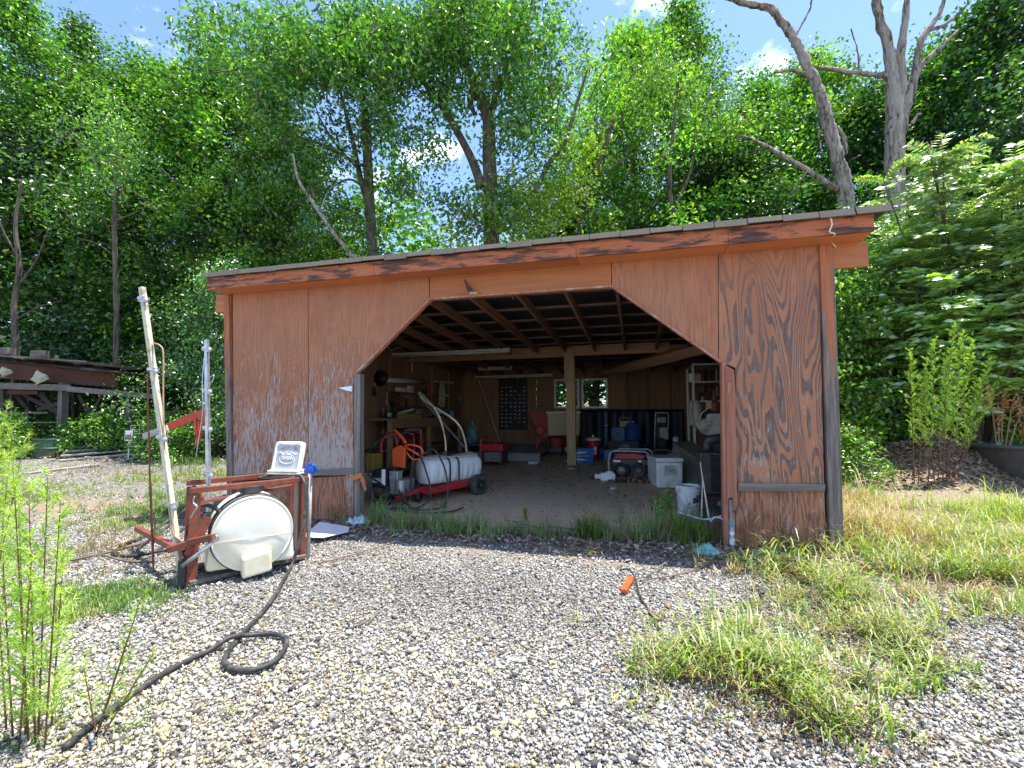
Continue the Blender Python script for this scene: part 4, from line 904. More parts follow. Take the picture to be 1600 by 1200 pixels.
# --- olive panel thing (long tilted body)
def O(px, py, y): return atY(px, py, y)
A0, A1 = O(1050, 690, 4.6), O(1132, 742, 2.2)
t = T('truck_toolbox', 'long olive grey metal box tipped on its side by the right wall', 'metal box', (1.1, 3.4, .2))
f1 = O(1042, 738, 3.9); f0 = O(1052, 694, 4.6); f2 = O(1128, 742, 2.3); f3 = O(1128, 790, 2.2)
top_b = [Vector((p.x + .35, p.y + .35, p.z + .02)) for p in (f0, f2)]
m = MB(); m.prism([f0, f2, f3, f1], (.10, .12, -.06)); m.build('front_face', M['olive'], t, bevel=.01)
m = MB(); m.prism([f0 + Vector((0, 0, .03)), f2 + Vector((0, 0, .03)), top_b[1] + Vector((0, 0, .03)), top_b[0] + Vector((0, 0, .03))], (0, 0, -.03)); m.build('top_face', M['olive'], t, bevel=.01)
c0 = f0.lerp(f1, .5); c1 = f2.lerp(f3, .5)
m = MB(); m.bar(f0.lerp(f2, .02) + Vector((-.01, -.02, .02)), f0.lerp(f2, .98) + Vector((-.01, -.02, .02)), .04, .03); m.bar(f0.lerp(f2, .22) + Vector((-.02, -.03, 0)), f1.lerp(f3, .22) + Vector((-.02, -.03, 0)), .02, .025); m.build('edge_trim', M['olive'], t)
m = MB(); lo = [f1, f3]; m.prism([f1, f3, Vector((f3.x + .05, f3.y, g(0, f3.y))), Vector((f1.x + .05, f1.y, g(0, f1.y)))], (.3, .3, 0)); m.build('support', M['dark'], t)
m = MB(); m.lathe([(.06, 0), (.06, .08), (.03, .11), (.0001, .11)], O(1056, 690, 4.8), 12); m.build('cap', M['grayp'], t)
# --- white bucket, black heater, tool case, sticks
q = atfloor(1077, 806)
t = T('paint_bucket', 'scuffed white five gallon bucket full of soil and dry stalks', 'bucket', q)
m = MB(); m.lathe([(.120, 0), (.125, .01), (.148, .31), (.158, .31), (.158, .325), (.150, .33), (.152, .355), (.162, .356), (.162, .375), (.148, .376), (.140, .345), (.135, .33), (.0001, .33)], q, 32); m.build('body', M['white'], t, smooth=False)
m = MB(); m.lathe([(.140, .335), (.08, .355), (.0001, .36)], q, 20); m.build('soil', M['dark'], t)
m = MB(); m.tube([q + Vector((-.155, -.03, .30)), q + Vector((-.08, -.16, .16)), q + Vector((.06, -.17, .13)), q + Vector((.15, -.05, .30))], .005, 6, 5); m.build('bail', M['alum'], t)
m = MB(); m.sheet(lambda u, v: q + Vector((.1395 * math.sin(.25 + .75 * u) * (1 + .07 * v), -.1395 * math.cos(.25 + .75 * u) * (1 + .07 * v), .17 + .07 * v + .012 * u)), 8, 2); m.build('print_patch', M['printb'], t)
m = MB(); m.sheet(lambda u, v: q + Vector((.1365 * math.sin(.45 + .5 * u) * (1 + .05 * v), -.1365 * math.cos(.45 + .5 * u) * (1 + .05 * v), .125 + .02 * v + .02 * u)), 8, 2); m.build('print_patch', M['printb'], t)
m = MB(); m.sheet(lambda u, v: q + Vector((.1345 * math.sin(-.15 + .18 * u) * (1 + .05 * v), -.1345 * math.cos(-.15 + .18 * u) * (1 + .05 * v), .15 + .025 * v)), 4, 2); m.build('print_patch', M['bluec'], t)
q = atfloor(1117, 816); q.x = min(q.x, 1.2)
t = T('air_conditioner', 'black louvred air conditioner body against the right jamb', 'appliance', q)
qq = q + Vector((.08, .35, .30))
m = MB(); m.box(qq + Vector((0, 0, .25)), (.42, .40, .50)); m.build('casing', M['blackm'], t, bevel=.01)
for k in range(14): m = MB(); m.box(qq + Vector((.04, -.208, .05 + k * .032)), (.26, .02, .012), rx=.5); m.build('louvre', M['black'], t)
m = MB(); m.tube([qq + Vector((-.10, -.1, .52)), qq + Vector((-.10, -.1, .62)), qq + Vector((-.06, -.12, .66)), qq + Vector((.12, -.1, .68))], .06, 12, 3); m.build('duct', M['black'], t, smooth=True)
q = qq + Vector((-.02, -.08, -.30)); q.z = g(0, q.y) + .004
t = T('tool_case', 'black tool case with dull red lid below the air conditioner', 'tool case', q)
m = MB(); m.box(q + Vector((0, 0, .12)), (.44, .46, .24)); m.build('case_body', M['black'], t, bevel=.015)
m = MB(); m.box(q + Vector((-.02, 0, .265)), (.46, .5, .035), rx=.06); m.build('lid', M['rustd'], t, bevel=.01)
m = MB(); m.box(q + Vector((0, -.24, .2)), (.03, .02, .05)); m.build('latch', M['alum'], t)
for i, (a, b, r_, lab) in enumerate((((1094, 722, .5), (1108, 812, .15), .011, 'taller white stick leaning behind the bucket'), ((1098, 748, .45), (1096, 808, .3), .011, 'shorter straight pale stick behind the white bucket'))):
    m = MB(); m.tube([atY(*a), atY(*b)], [r_ * .5, r_], 7, 0); tag(m.build('stick', M['cream']), lab, 'stick')
m = MB(); m.tube([atY(1058, 800, .15), atY(1100, 812, .1), atY(1130, 806, .1)], .014, 6, 3); m.tube([atY(1110, 815, .05), atY(1118, 808, .05), atY(1131, 812, .02)], .012, 6, 3); tag(m.build('bent_rod', M['galv']), 'bent grey metal rod lying below the bucket and tool case', 'rod')
q = atfloor(1027, 799); m = MB(); m.tube([q + Vector((-.07, 0, .025)), q + Vector((.07, .02, .025))], .018, 8); tag(m.build('torch', M['black']), 'short black cylinder lying left of the white bucket', 'cylinder')
# --- steel shelving
y0s, y1s = 4.9, 6.0
fx0 = atY(1083, 600, y0s).x; fx1 = fx0 + .9; bx0 = fx0
z_top = atY(1083, 568, y0s).z
t = T('steel_shelving', 'grey perforated steel shelving unit beside the right jamb', 'shelving', (fx0 + .3, 5.4, .27))
for x, y in ((fx0, y0s), (fx0, y1s), (XR - .1, y0s), (XR - .1, y1s)):
    m = MB(); z0 = g(0, y); m.box((x, y, (z0 + z_top) / 2), (.045, .006, z_top - z0)); m.box((x + .02, y + .022, (z0 + z_top) / 2), (.006, .045, z_top - z0)); m.build('upright', M['alum'], t)
zsh = [z_top - .02, atY(1083, 597, y0s).z, atY(1083, 627, y0s).z, atY(1083, 655, y0s).z, .5]
for z in zsh:
    m = MB(); m.box(((fx0 + XR - .1) / 2, (y0s + y1s) / 2, z), (XR - .1 - fx0 - .01, y1s - y0s - .012, .03)); m.build('shelf', M['alum'], t)
def onshelf(px, k, y=y0s + .25): return Vector((atY(px, 600, y).x, y, zsh[k] + .016))
def sth(name, px, k, d, mat, lab, cat, y=y0s + .25): return boxthing(name, onshelf(px, k, y), d, M[mat], lab, cat)
sth('shelf_carton', 1080, 1, (.10, .2, .17), 'whitec', 'white curved box behind the shelving upright', 'box'); sth('shelf_carton', 1089, 1, (.13, .2, .16), 'beige', 'beige carton on the second shelf right of the upright', 'box')
junk('shelf_clutter', onshelf(1104, 2), .10, 7, [M['dark'], M['black'], M['grayp'], M['rustd']], 'dark tools and jars on the middle steel shelf', 'tool heap', 21)
junk('shelf_clutter', onshelf(1098, 3), .12, 6, [M['dark'], M['black'], M['grayp']], 'dark cans on the lower steel shelf behind the sack', 'cans', 22)
c = atY(1086, 640, y0s - .08)
m = MB(); m.sheet(lambda u, v: c + Vector(((u - .5) * .16 * (1 + .5 * math.sin(v * 3)), -.03 * math.sin(u * 12), .18 - .50 * v)), 10, 8); tag(m.build('rag', M['bag'], smooth=True, thick=.02), 'long pale rag hanging on the shelving upright', 'rag')
# sack with printed letters and motor above
q = atY(1108, 668, 3.6)
sk = MB()
SP = [atY(1085, 661, 3.6), atY(1104, 655, 3.6), atY(1107, 646, 3.6), atY(1130, 646, 3.6), atY(1131, 684, 3.6), atY(1118, 686, 3.6), atY(1099, 678, 3.6), atY(1091, 670, 3.6)]
t = T('feed_sack', 'dirty white sack with black lettering jutting out by the right jamb', 'sack', q)
sk.prism(SP, (0, .25, 0)); sk.build('sack_body', M['bag'], t, bevel=.03)
def text3(name, s, loc, size, mat, parent, rot, ext=.001, label=None):
    cu = bpy.data.curves.new(name, 'FONT'); cu.body = s; cu.size = size; cu.extrude = ext; cu.align_x = 'CENTER'; cu.align_y = 'CENTER'
    o = bpy.data.objects.new('tmp', cu); me = bpy.data.meshes.new_from_object(o); bpy.data.objects.remove(o)
    mm = Matrix.Translation(Vector(loc) - ORG[parent.name]) @ Euler(rot).to_matrix().to_4x4(); me.transform(mm); me.materials.append(mat)
    ob = bpy.data.objects.new(name, me); COL.objects.link(ob); ob.parent = parent; ORG[ob.name] = ORG[parent.name]; return ob
text3('lettering', 'N701', atY(1106.5, 668, 3.595), .11, M['print'], t, (R(90), R(-38), 0)); text3('lettering', 'ADVANCE', atY(1107, 659, 3.595), .035, M['print'], t, (R(90), R(-14), 0))
text3('lettering', 'x x', atY(1093, 662, 3.595), .05, M['print'], t, (R(90), R(-14), 0))
boxthing('support_stand', (1.42, 3.75, g(0, 3.75)), (.5, .22, .92), M['dark'], 'dark stand under the lettered sack', 'stand')
q = atY(1117, 640, 4.0)
t = T('small_engine', 'rusty copper coloured small engine on a bracket shelf by the right jamb', 'engine', q)
m = MB(); m.lathe([(.06, -.05), (.09, -.02), (.09, .12), (.05, .16), (.03, .28), (.045, .30), (.04, .34), (.0001, .35)], q, 14); m.build('cylinder', M['rust'], t)
m = MB(); m.box(q + Vector((-.10, 0, .08)), (.10, .12, .14)); m.build('tank', M['beige'], t, bevel=.02)
m = MB(); m.box((XR - .35, 4.0, q.z - .07), (.60, .35, .03)); m.build('bracket_shelf', M['rustd'], t)
m = MB(); m.tube([q + Vector((-.12, -.05, .03)), q + Vector((-.25, -.08, -.1)), q + Vector((-.3, -.08, -.35))], .012, 6, 4); m.build('hose', M['fix'], t)
# --- on the front wall: bracket, metal horn
q = atY(545, 607, -.03)
m = MB(); m.prism([atY(530, 606, -.07), atY(551, 603, -.03), atY(551, 612, -.03), atY(541, 610, -.05)], (0, -.02, .0)); tag(m.build('wall_bracket', M['whitec'], bevel=.003), 'small white wedge shaped bracket beside the left edge of the opening', 'bracket')
q = atY(735, 452, -.05)
t = T('spot_lamp', 'small tarnished pointed lamp fixed to the header board', 'lamp', q)
m = MB(); m.prism([atY(724, 435, -.10), atY(727, 437, -.10), atY(741, 457, -.05), atY(734, 460, -.05), atY(729, 452, -.07)], (0, .02, 0)); m.build('shade', M['rustd'], t, bevel=.003)
m = MB(); m.tube([atY(734, 458, -.05), atY(746, 458, -.04)], .018, 8); m.build('socket', M['beam'], t)
m = MB(); P = [atY(1295, 333, YF - .02), atY(1300, 350, YF - .03), atY(1296, 362, YF - .02), atY(1305, 366, YF - .01), atY(1296, 374, -.1), atY(1306, 386, -.02)]; m.tube(P, .007, 5, 4); tag(m.build('vine_tendril', M['cream']), 'dry curled tendril hanging over the right end of the fascia', 'vine')

# --- more clutter
for (nm, c, s_, n_, mats, lab, cat, sd_) in (
    ('corner_clutter', atfloor(600, 748), .25, 9, ['dark', 'black', 'blackm', 'rustd'], 'dark machine parts heaped behind the pressure washer', 'parts heap', 31),
    ('corner_clutter', Vector((-4.2, 6.9, g(0, 6.9))), .35, 12, ['dark', 'black', 'grayp', 'rustd'], 'dark jumble in the far left corner under the bench', 'parts heap', 32),
    ('corner_clutter', Vector((-.15, 7.9, g(0, 7.9))), .3, 9, ['dark', 'navy', 'black', 'grayp'], 'dim boxes between the blue drum and the hand truck', 'boxes', 33),
    ('corner_clutter', Vector((.95, 6.6, g(0, 6.6))), .3, 10, ['dark', 'black', 'grayp', 'olive'], 'dim cans on the floor below the steel shelving', 'cans', 34),
    ('corner_clutter', Vector((-2.05, 7.3, g(0, 7.3))), .25, 6, ['dark', 'black', 'whitec'], 'small dark items behind the wooden platform', 'parts heap', 35)):
    junk(nm, c, s_, n_, [M[k] for k in mats], lab, cat, sd_)
rr = random.Random(50)
for i, (px_, py_, L, mt, lab) in enumerate(((598, 655, .5, 'grayp', 'grey garden tool head hung low by the near end of the bench'), (604, 620, .2, 'bag', 'pale rag pinned on the near left inside wall'), (650, 625, .3, 'dark', 'dark wrench just right of the conduit'), (660, 630, .34, 'grayp', 'grey wrench second to the right of the conduit'), (671, 628, .3, 'rustd', 'rusty pliers third to the right of the conduit'), (712, 640, .5, 'dark', 'dark long tool near the back left corner'), (726, 625, .4, 'grayp', 'grey tool hanging at the back left corner'))):
    q = wallX(px_, py_, .04); t = T('hand_tool', lab, 'hand tool', q)
    m = MB(); m.tube([q + Vector((0, 0, L / 2)), q + Vector((0, .02, 0)), q + Vector((.01, rr.uniform(-.05, .05), -L / 2))], .013, 6, 3); m.build('shaft', M[mt], t)
    m = MB(); m.prism([q + Vector((0, -.05, -L / 2)), q + Vector((0, .06, -L / 2 + .02)), q + Vector((0, .05, -L / 2 - .09)), q + Vector((0, -.04, -L / 2 - .07))], (.015, 0, 0)); m.build('head', M[mt], t)
for (a, b, x, y0_, lab) in ((0, 0, XR - .06, 3.0, 'long handled rake leaning on the right inside wall'), (0, 0, XR - .06, 4.3, 'long handled shovel leaning on the right inside wall')):
    q = Vector((x - .35, y0_, g(0, y0_))); m = MB(); m.tube([q, Vector((x, y0_ + .1, 1.6))], .016, 7); t = T('garden_tool', lab, 'garden tool', q); m.build('shaft', M['beam'], t); m = MB(); m.box(q + Vector((0, 0, .1)), (.22, .03, .2)); m.build('head', M['blackm'], t)

for (nm, c, s_, n_, mats, lab, cat, sd_) in (
    ('cart_clutter', atfloor(640, 765), .2, 12, ['black', 'blackm', 'rubber', 'reddk', 'dark'], 'black engine parts and cans right behind the pressure washer wheels', 'parts heap', 41),
    ('cart_clutter', atfloor(700, 735), .3, 12, ['dark', 'black', 'reddk', 'grayp', 'tan'], 'mixed dark cartons under the bench behind the white tank', 'cartons', 42),
    ('bench_clutter', on_bench(4.7, .3), .25, 10, ['dark', 'tan', 'grayp', 'rustd', 'dark'], 'brown tools strewn on the near half of the workbench', 'tool heap', 43),
    ('cart_clutter', Vector((1.25, 4.4, g(0, 4.4))), .25, 10, ['dark', 'black', 'whitec', 'grayp'], 'bottles on the floor behind the tipped olive box', 'bottles', 44)):
    junk(nm, c, s_, n_, [M[k] for k in mats], lab, cat, sd_)
def cord(lab, pts, r_, mat): m = MB(); m.tube(pts, r_, 6, 6); tag(m.build('cord', M[mat], smooth=True), lab, 'cord')
c = wallX(610, 622, .08); cord('coil of black cord hanging on the near left inside wall', [c + Vector((.01 * i, .10 * math.cos(i * 1.05) , .16 * math.sin(i * 1.05) - .002 * i)) for i in range(18)], .009, 'rubber')
c = wallX(668, 612, .08); cord('coil of orange cord hanging under the wall shelf', [c + Vector((.006 * i, .09 * math.cos(i * 1.05), .15 * math.sin(i * 1.05))) for i in range(18)], .009, 'orange')
c = atfloor(590, 790); cord('tangled black cord on the floor at the left jamb', [c + Vector((rr.uniform(-.3, .3), rr.uniform(-.1, .3), rr.uniform(.01, .08))) for i in range(14)], .010, 'rubber')
# ================================================================== boom sprayer in front of the shed
A = G(297, 921); B = G(474, 874); uu = (B - A); LEN = uu.length; uu.normalize(); vv = Vector((-math.sin(R(52)), math.cos(R(52)), 0))
def P3(u, v, z): return A + uu * u + vv * v + Vector((0, 0, z))
zt_ = .735; WD = .50
sp = T('boom_sprayer', 'rusty red steel sprayer frame strapped round a white tank with upright booms', 'sprayer', P3(LEN / 2, WD / 2, 0))
def fb(a, b, w_, h_, mat='rust', name='frame_bar', up=(0, 0, 1)):
    m = MB(); m.bar(a, b, w_, h_, up); return m.build(name, M[mat], sp, bevel=.004)
fb(P3(-.03, 0, zt_), P3(LEN + .02, 0, zt_ - .012), .04, .042, name='top_rail'); fb(P3(-.03, WD, zt_), P3(LEN, WD, zt_), .04, .042, name='top_rail')
# legs are angle irons with punched holes
for v, h in ((0, zt_ - .03), (WD, zt_ - .03)):
    m = MB(); m.bar(P3(0, v, .0), P3(0, v, h), .012, .06, tuple(uu)); m.bar(P3(.03, v + .03, .0), P3(.03, v + .03, h), .06, .010, tuple(uu)); l = m.build('leg', M['rust'], sp)
    for k in range(7):
        q = P3(0, v - .035, .05 + .055 * k) ; mm = MB(); mm.lathe([(.009, 0), (.009, .010)], P3(-.0, v - .035, .05 + .055 * k) if 0 else P3(-.008, v - .0, .05 + .055 * k), 8, (0, R(90), math.atan2(uu.y, uu.x) + R(180))); mm.build('bolt_hole', M['black'], l)
fb(P3(LEN - .02, .0, .0), P3(LEN - .02, .0, zt_ - .04), .05, .05, 'rust', 'leg', tuple(uu))
m = MB(); m.box(P3(LEN - .05, .035, .40), (.10, .03, .62), rz=math.atan2(uu.y, uu.x) + .4); m.build('upright_board', M['greyz'], sp, bevel=.004)
fb(P3(LEN - .02, WD, .0), P3(LEN - .02, WD, zt_ - .04), .05, .05, 'rust', 'leg', tuple(uu))
fb(P3(.02, WD * .55, zt_ - .14), P3(LEN - .02, WD * .9, zt_ - .12), .03, .025, 'rust', 'brace'); fb(P3(.02, WD * .55, zt_ - .14), P3(-.0, WD * .2, .35), .03, .03, 'rust', 'brace')
m = MB(); m.tube([P3(.08, .28, zt_ - .08), P3(.05, .3, .55), P3(.02, .25, .42), P3(.0, .1, .38)], .02, 7, 3); m.build('brace', M['rust'], sp, smooth=True)
fb(P3(-.16, .06, .31), P3(.0, .0, .35), .04, .045, 'rust', 'lower_arm'); fb(P3(-.03, -.04, .36), P3(.13, -.20, .40), .05, .045, 'rust', 'lower_arm')
a = G(212, 858); a.z = .20; fb(a, P3(-.05, .08, .26), .045, .045, 'rust', 'hitch_bar')
fb(P3(-.02, -.03, .26), P3(.1, -.02, .52), .06, .05, 'rust', 'brace')
# deck board under the tank
m = MB(); m.bar(P3(-.02, .06, .035), P3(LEN + .02, .02, .035), .12, .03); m.bar(P3(-.02, .50, .035), P3(LEN + .02, .50, .035), .12, .03); m.jitter(.003, 2)
for s_ in (0,): pass
b1 = MB(); b1.bar(P3(-.02, .02, .05), P3(LEN + .0, .0, .035), .10, .035); b1.build('deck_board', M['grey'], sp, bevel=.006)
b1 = MB(); b1.bar(P3(-.02, .45, .05), P3(LEN + .0, .47, .035), .14, .035); b1.build('deck_board', M['grey'], sp, bevel=.006)
# the tank: a short drum whose axis points away from the yard
tc_ = P3(LEN * .60, 0, 0); fc = D(397, 827, 3.72); ax = Vector((-math.sin(R(50)), math.cos(R(50)), 0)); rz_ = math.atan2(ax.y, ax.x)
RD = .292; tl = .46; c0 = Vector((fc.x, fc.y, .365))
m = MB(); prof = [(.0001, 0), (RD * .5, -.006), (RD * .86, .004), (RD * .965, .022), (RD, .055), (RD, tl * .30), (RD * .975, tl * .33), (RD * .975, tl * .40), (RD, tl * .43), (RD, tl - .05), (RD * .95, tl - .015), (RD * .6, tl), (.0001, tl)]
m.lathe(prof, c0, 56, (0, R(90), rz_)); tk = m.build('tank', M['tank'], sp, smooth=True)
rt = Vector((ax.y, -ax.x, 0))
def K(a, b, z): return c0 + rt * a + ax * b + Vector((0, 0, z - c0.z))
m = MB(); m.prism([K(-.315, .06, .10), K(-.30, .06, .34), K(-.2, .06, .38), K(.2, .06, .38), K(.30, .06, .34), K(.315, .06, .10)], ax * (tl - .12)); m.build('tank_saddle', M['tank'], tk, bevel=.03)
m = MB(); m.prism([K(-.075, -.05, .035), K(-.085, -.05, .20), K(.125, -.05, .235), K(.135, -.05, .065)], ax * .12); m.build('sump', M['tank'], tk, bevel=.02)
for b_ in (.06, .19):
    m = MB(); m.lathe([(RD + .003, -.014), (RD + .010, -.012), (RD + .010, .012), (RD + .003, .014)], c0 + ax * (b_ + .0), 48, (0, R(90), rz_)); m.build('strap', M['rubber'], tk, smooth=True)
m = MB(); m.lathe([(RD * .972, .014), (RD * .985, .010), (RD * 1.004, .030), (RD * .99, .036)], c0, 56, (0, R(90), rz_)); m.build('mould_seam', M['tank'], tk, smooth=True)
m = MB(); m.bar(K(-.285, -.006, .33), K(.285, -.006, .335), .004, .006); m.build('level_line', simple('brown_stain_line', (.55, .48, .34), (.68, .62, .48), 20, bump=0), tk)
m = MB(); m.lathe([(.095, 0), (.095, .05), (.085, .055), (.0001, .06)], K(0, .26, .665), 24); m.build('fill_cap', M['black'], tk)
# hose around the tank and loops by the arm
m = MB(); m.tube([P3(.02, .12, .58), P3(.10, .05, .60), P3(.2, .0, .52), P3(.22, .0, .36), P3(.15, .05, .25)], .016, 8, 5); m.build('hose', M['rubber'], sp, smooth=True)
gpt = lambda px, py, z=.02: (lambda q: Vector((q.x, q.y, z)))(G(px, py))
m = MB(); m.tube([gpt(292, 832, .25), gpt(262, 828, .10), gpt(220, 845, .03), gpt(184, 858, .03), gpt(180, 870, .03), gpt(205, 874, .03), gpt(250, 866, .05), gpt(285, 850, .15)], .016, 8, 5)
m.build('hose', M['rubber'], sp, smooth=True)
m = MB(); m.tube([gpt(296, 826, .28), gpt(256, 836, .06), gpt(222, 856, .03), gpt(216, 868, .03), gpt(240, 872, .05), gpt(300, 862, .08)], .014, 8, 5); m.build('hose', M['rubber'], sp, smooth=True)
m = MB(); m.tube([gpt(205, 846, .03), gpt(188, 855, .03), gpt(177, 866, .04)], .010, 6, 3); m.build('hose_end', M['beam'], sp)
m = MB()
q0 = gpt(212, 862, .18); q1 = gpt(246, 888, .05); m1 = 9
for k in range(m1):
    c = q0.lerp(q1, k / (m1 - 1)); c.z -= .05 * math.sin(k / (m1 - 1) * 3.14)
    ln = MB(); pts = [c + Vector((.018 * math.cos(t), .010 * math.sin(t) * (k % 2), .010 * math.sin(t) * (1 - k % 2))) for t in [i * math.pi / 4 for i in range(9)]]
    ln.tube(pts, .004, 5); ln.build('chain_link', M['galv'], sp)
m = MB(); m.tube([P3(-.06, -.06, .20), P3(.12, -.20, .36)], .015, 10); m.build('gas_strut', M['galv'], sp, smooth=True)
m = MB(); m.tube([P3(.12, -.20, .36), P3(.14, -.22, .41), P3(.16, -.22, .38), P3(.12, -.20, .36)], .006, 6, 3); m.build('ring', M['galv'], sp)
m = MB(); m.lathe([(.028, 0), (.028, .20)], P3(-.06, .0, .03), 10); m.build('sleeve', M['black'], sp)
# booms
yb0 = A.y - .02
def boom(pxs, y0, y1, w_, mat, clamps, label):
    n = len(pxs); pts = [atY(a, b, y0 + (y1 - y0) * i / (n - 1)) for i, (a, b) in enumerate(pxs)]
    m = MB()
    for i in range(n - 1): m.bar(pts[i], pts[i + 1], w_, w_, (0, 1, 0))
    o = m.build('boom', mat, sp, bevel=.003); o['label'] = label
    d = (pts[-1] - pts[0])
    for f in clamps:
        c = pts[0] + d * f
        m = MB(); m.box(c, (w_ + .022, w_ + .022, .022)); m.tube([c + Vector((-.05, 0, -.015)), c + Vector((.055, -.01, -.02))], .010, 6); m.lathe([(.018, -.03), (.022, -.01), (.012, .012)], c + Vector((.05, -.02, -.01)), 10); m.build('nozzle_clamp', M['galv'], o)
    return pts
bp = boom([(285, 912), (222, 449)], yb0, yb0 - .05, .036, M['cream'], (.05, .255, .48, .71, .96), 'leaning cream boom tube with nozzle clamps')
boom([(326, 800), (323, 531)], P3(0, WD, 0).y + .05, P3(0, WD, 0).y + .1, .030, M['galv'], (.05, .22, .48, .70, .95), 'upright pale metal boom at the back of the sprayer frame')
def wire(pxs, y, r_, mat, n=4):
    m = MB(); m.tube([atY(a, b, y) for a, b in pxs], r_, 6, n); return m
wire([(229, 532), (233, 545), (231, 600), (233, 700), (235, 780), (238, 860), (240, 895)], yb0 - .05, .006, 0).build('control_rod', M['rust'], sp, smooth=True)
wire([(240, 536), (250, 540), (255, 552), (255, 600), (256, 680), (262, 760), (270, 830), (285, 860)], yb0 - .03, .006, 0).build('control_rod', M['beam'], sp, smooth=True)
wire([(319, 560), (316, 600), (317, 640), (310, 690), (306, 715)], P3(0, WD, 0).y + .05, .004, 0).build('cable', M['galv'], sp, smooth=True)
wire([(328, 590), (334, 586), (332, 596), (326, 600)], P3(0, WD, 0).y + .05, .004, 0).build('cable', M['galv'], sp, smooth=True)
m = MB(); m.bar(P3(-.02, .33, .30), P3(.08, .36, .44), .05, .01); m.build('green_bracket', M['green'], sp)
wire([(304, 775), (302, 785), (308, 792), (303, 800), (298, 810)], A.y - .05, .005, 0).build('cable', M['galv'], sp, smooth=True)
# white tubs leaning on the top rail
tb = P3(LEN * .72, .3, zt_ + .03)
tb = atY(445, 745, P3(LEN * .8, .2, 0).y); tb.z = zt_ + .03
t = T('plastic_tub_lid', 'white square tub with embossed grey panel standing on the sprayer frame', 'tub', tb)
tilt = R(14); mt = Euler((-tilt, 0, .12)).to_matrix(); sz = .305
def rsq(w_, h_, r_, n=5):
    o = []
    for cx, cy, a0 in ((w_ - r_, h_ - r_, 0), (-w_ + r_, h_ - r_, 90), (-w_ + r_, -h_ + r_, 180), (w_ - r_, -h_ + r_, 270)):
        for k in range(n + 1): a_ = R(a0 + 90 * k / n); o.append((cx + r_ * math.cos(a_), cy + r_ * math.sin(a_)))
    return o
ct = tb + mt @ Vector((0, 0, .155))
def LQ(x, y, z): return ct + mt @ Vector((x, z, y))
m = MB(); o1 = rsq(.142, .148, .03); lv = [(1.0, .03), (1.0, -.01), (.95, -.018), (.84, -.018), (.82, -.006)]
N1 = len(o1)
for s_, z_ in lv: m.v += [tuple(LQ(x * s_, y * s_, z_)) for x, y in o1]
for i in range(len(lv) - 1):
    for k in range(N1): m.f.append((i * N1 + k, i * N1 + (k + 1) % N1, (i + 1) * N1 + (k + 1) % N1, (i + 1) * N1 + k))
m.f.append(tuple(range(N1))); m.f.append(tuple((len(lv) - 1) * N1 + k for k in range(N1))[::-1])
ld = m.build('lid', M['white'], t, smooth=False, bevel=0)
m = MB(); m.prism([LQ(x * .80, y * .80 - .004, -.0065) for x, y in o1], mt @ Vector((0, -.002, 0))); m.build('lid_panel', M['grayp'], ld)
ring = [(.075 * math.cos(a_), .042 * math.sin(a_)) for a_ in [i * 2 * math.pi / 20 for i in range(21)]]
m = MB(); m.tube([LQ(x, y - .015, -.010) for x, y in ring], .004, 5); m.tube([LQ(-.09 + .018 * i, .035 + .012 * math.sin(i * 1.9), -.010) for i in range(11)], .004, 5, 2); m.tube([LQ(-.06 + .012 * i, -.018 + .012 * (i % 2), -.010) for i in range(11)], .005, 5); m.tube([LQ(-.05 + .012 * i, -.004 + .012 * ((i + 1) % 2), -.010) for i in range(9)], .004, 5)
m.build('embossing', M['white'], ld, smooth=True)
for k in range(2):
    m = MB(); m.box(tb + Vector((0, .03, .012 + .02 * k)), (.31 - .01 * k, .16, .016), rz=.12); m.build('lower_tray', M['white'], t, bevel=.006)
q = atY(485, 736, tb.y + .1)
t = T('blue_valve', 'bright blue valve handle on a grey pipe beside the sprayer', 'valve', Vector((q.x, q.y, .0)))
m = MB(); m.tube([Vector((q.x, q.y, 0)), q], .020, 10); m.build('pipe', M['grayp'], t, smooth=True)
m = MB(); m.box(q + Vector((0, 0, .01)), (.10, .05, .05)); m.box(q + Vector((-.02, 0, .05)), (.04, .04, .05)); m.tube([q + Vector((.02, 0, .04)), q + Vector((.06, 0, .05)), q + Vector((.06, 0, .0)), q + Vector((.02, 0, -.02))], .012, 6, 2); m.build('valve_body', M['bluev'], t, bevel=.006)
# the long hose
hz = lambda px, py, z=.022: (lambda q: Vector((q.x, q.y, gz(q.x, q.y) + z)))(G(px, py))
y1 = B.y - .05
P = [P3(LEN * .55, .1, zt_ + .03), atY(420, 748, y1 - .0) + Vector((0, 0, .03)), atY(462, 741, y1), atY(475, 752, y1 - .02), atY(478, 775, y1 - .04), atY(475, 815, y1 - .08), atY(467, 850, y1 - .14), atY(455, 885, y1 - .22), hz(443, 912, .03), hz(428, 938), hz(400, 972), hz(372, 1002), hz(352, 1030), hz(354, 1045), hz(378, 1053), hz(405, 1050), hz(432, 1036), hz(447, 1014), hz(444, 1000), hz(422, 995), hz(392, 999, .03), hz(360, 1010, .055), hz(325, 1023), hz(280, 1045), hz(235, 1073), hz(195, 1102), hz(160, 1128), hz(138, 1146), hz(100, 1180)]
m = MB(); m.tube(P, .0135, 10, 6); tag(m.build('black_hose', M['rubber'], smooth=True), 'thick black rubber hose looping from the sprayer across the gravel', 'hose')
m = MB(); c = P[-6]; m.tube([c + Vector((-.012, -.01, -.02)), c + Vector((.0, 0, .022)), c + Vector((.02, .01, -.02))], .003, 5); tag(m.build('cable_tie', M['whitec']), 'white cable tie round the black hose near the foreground', 'cable tie')
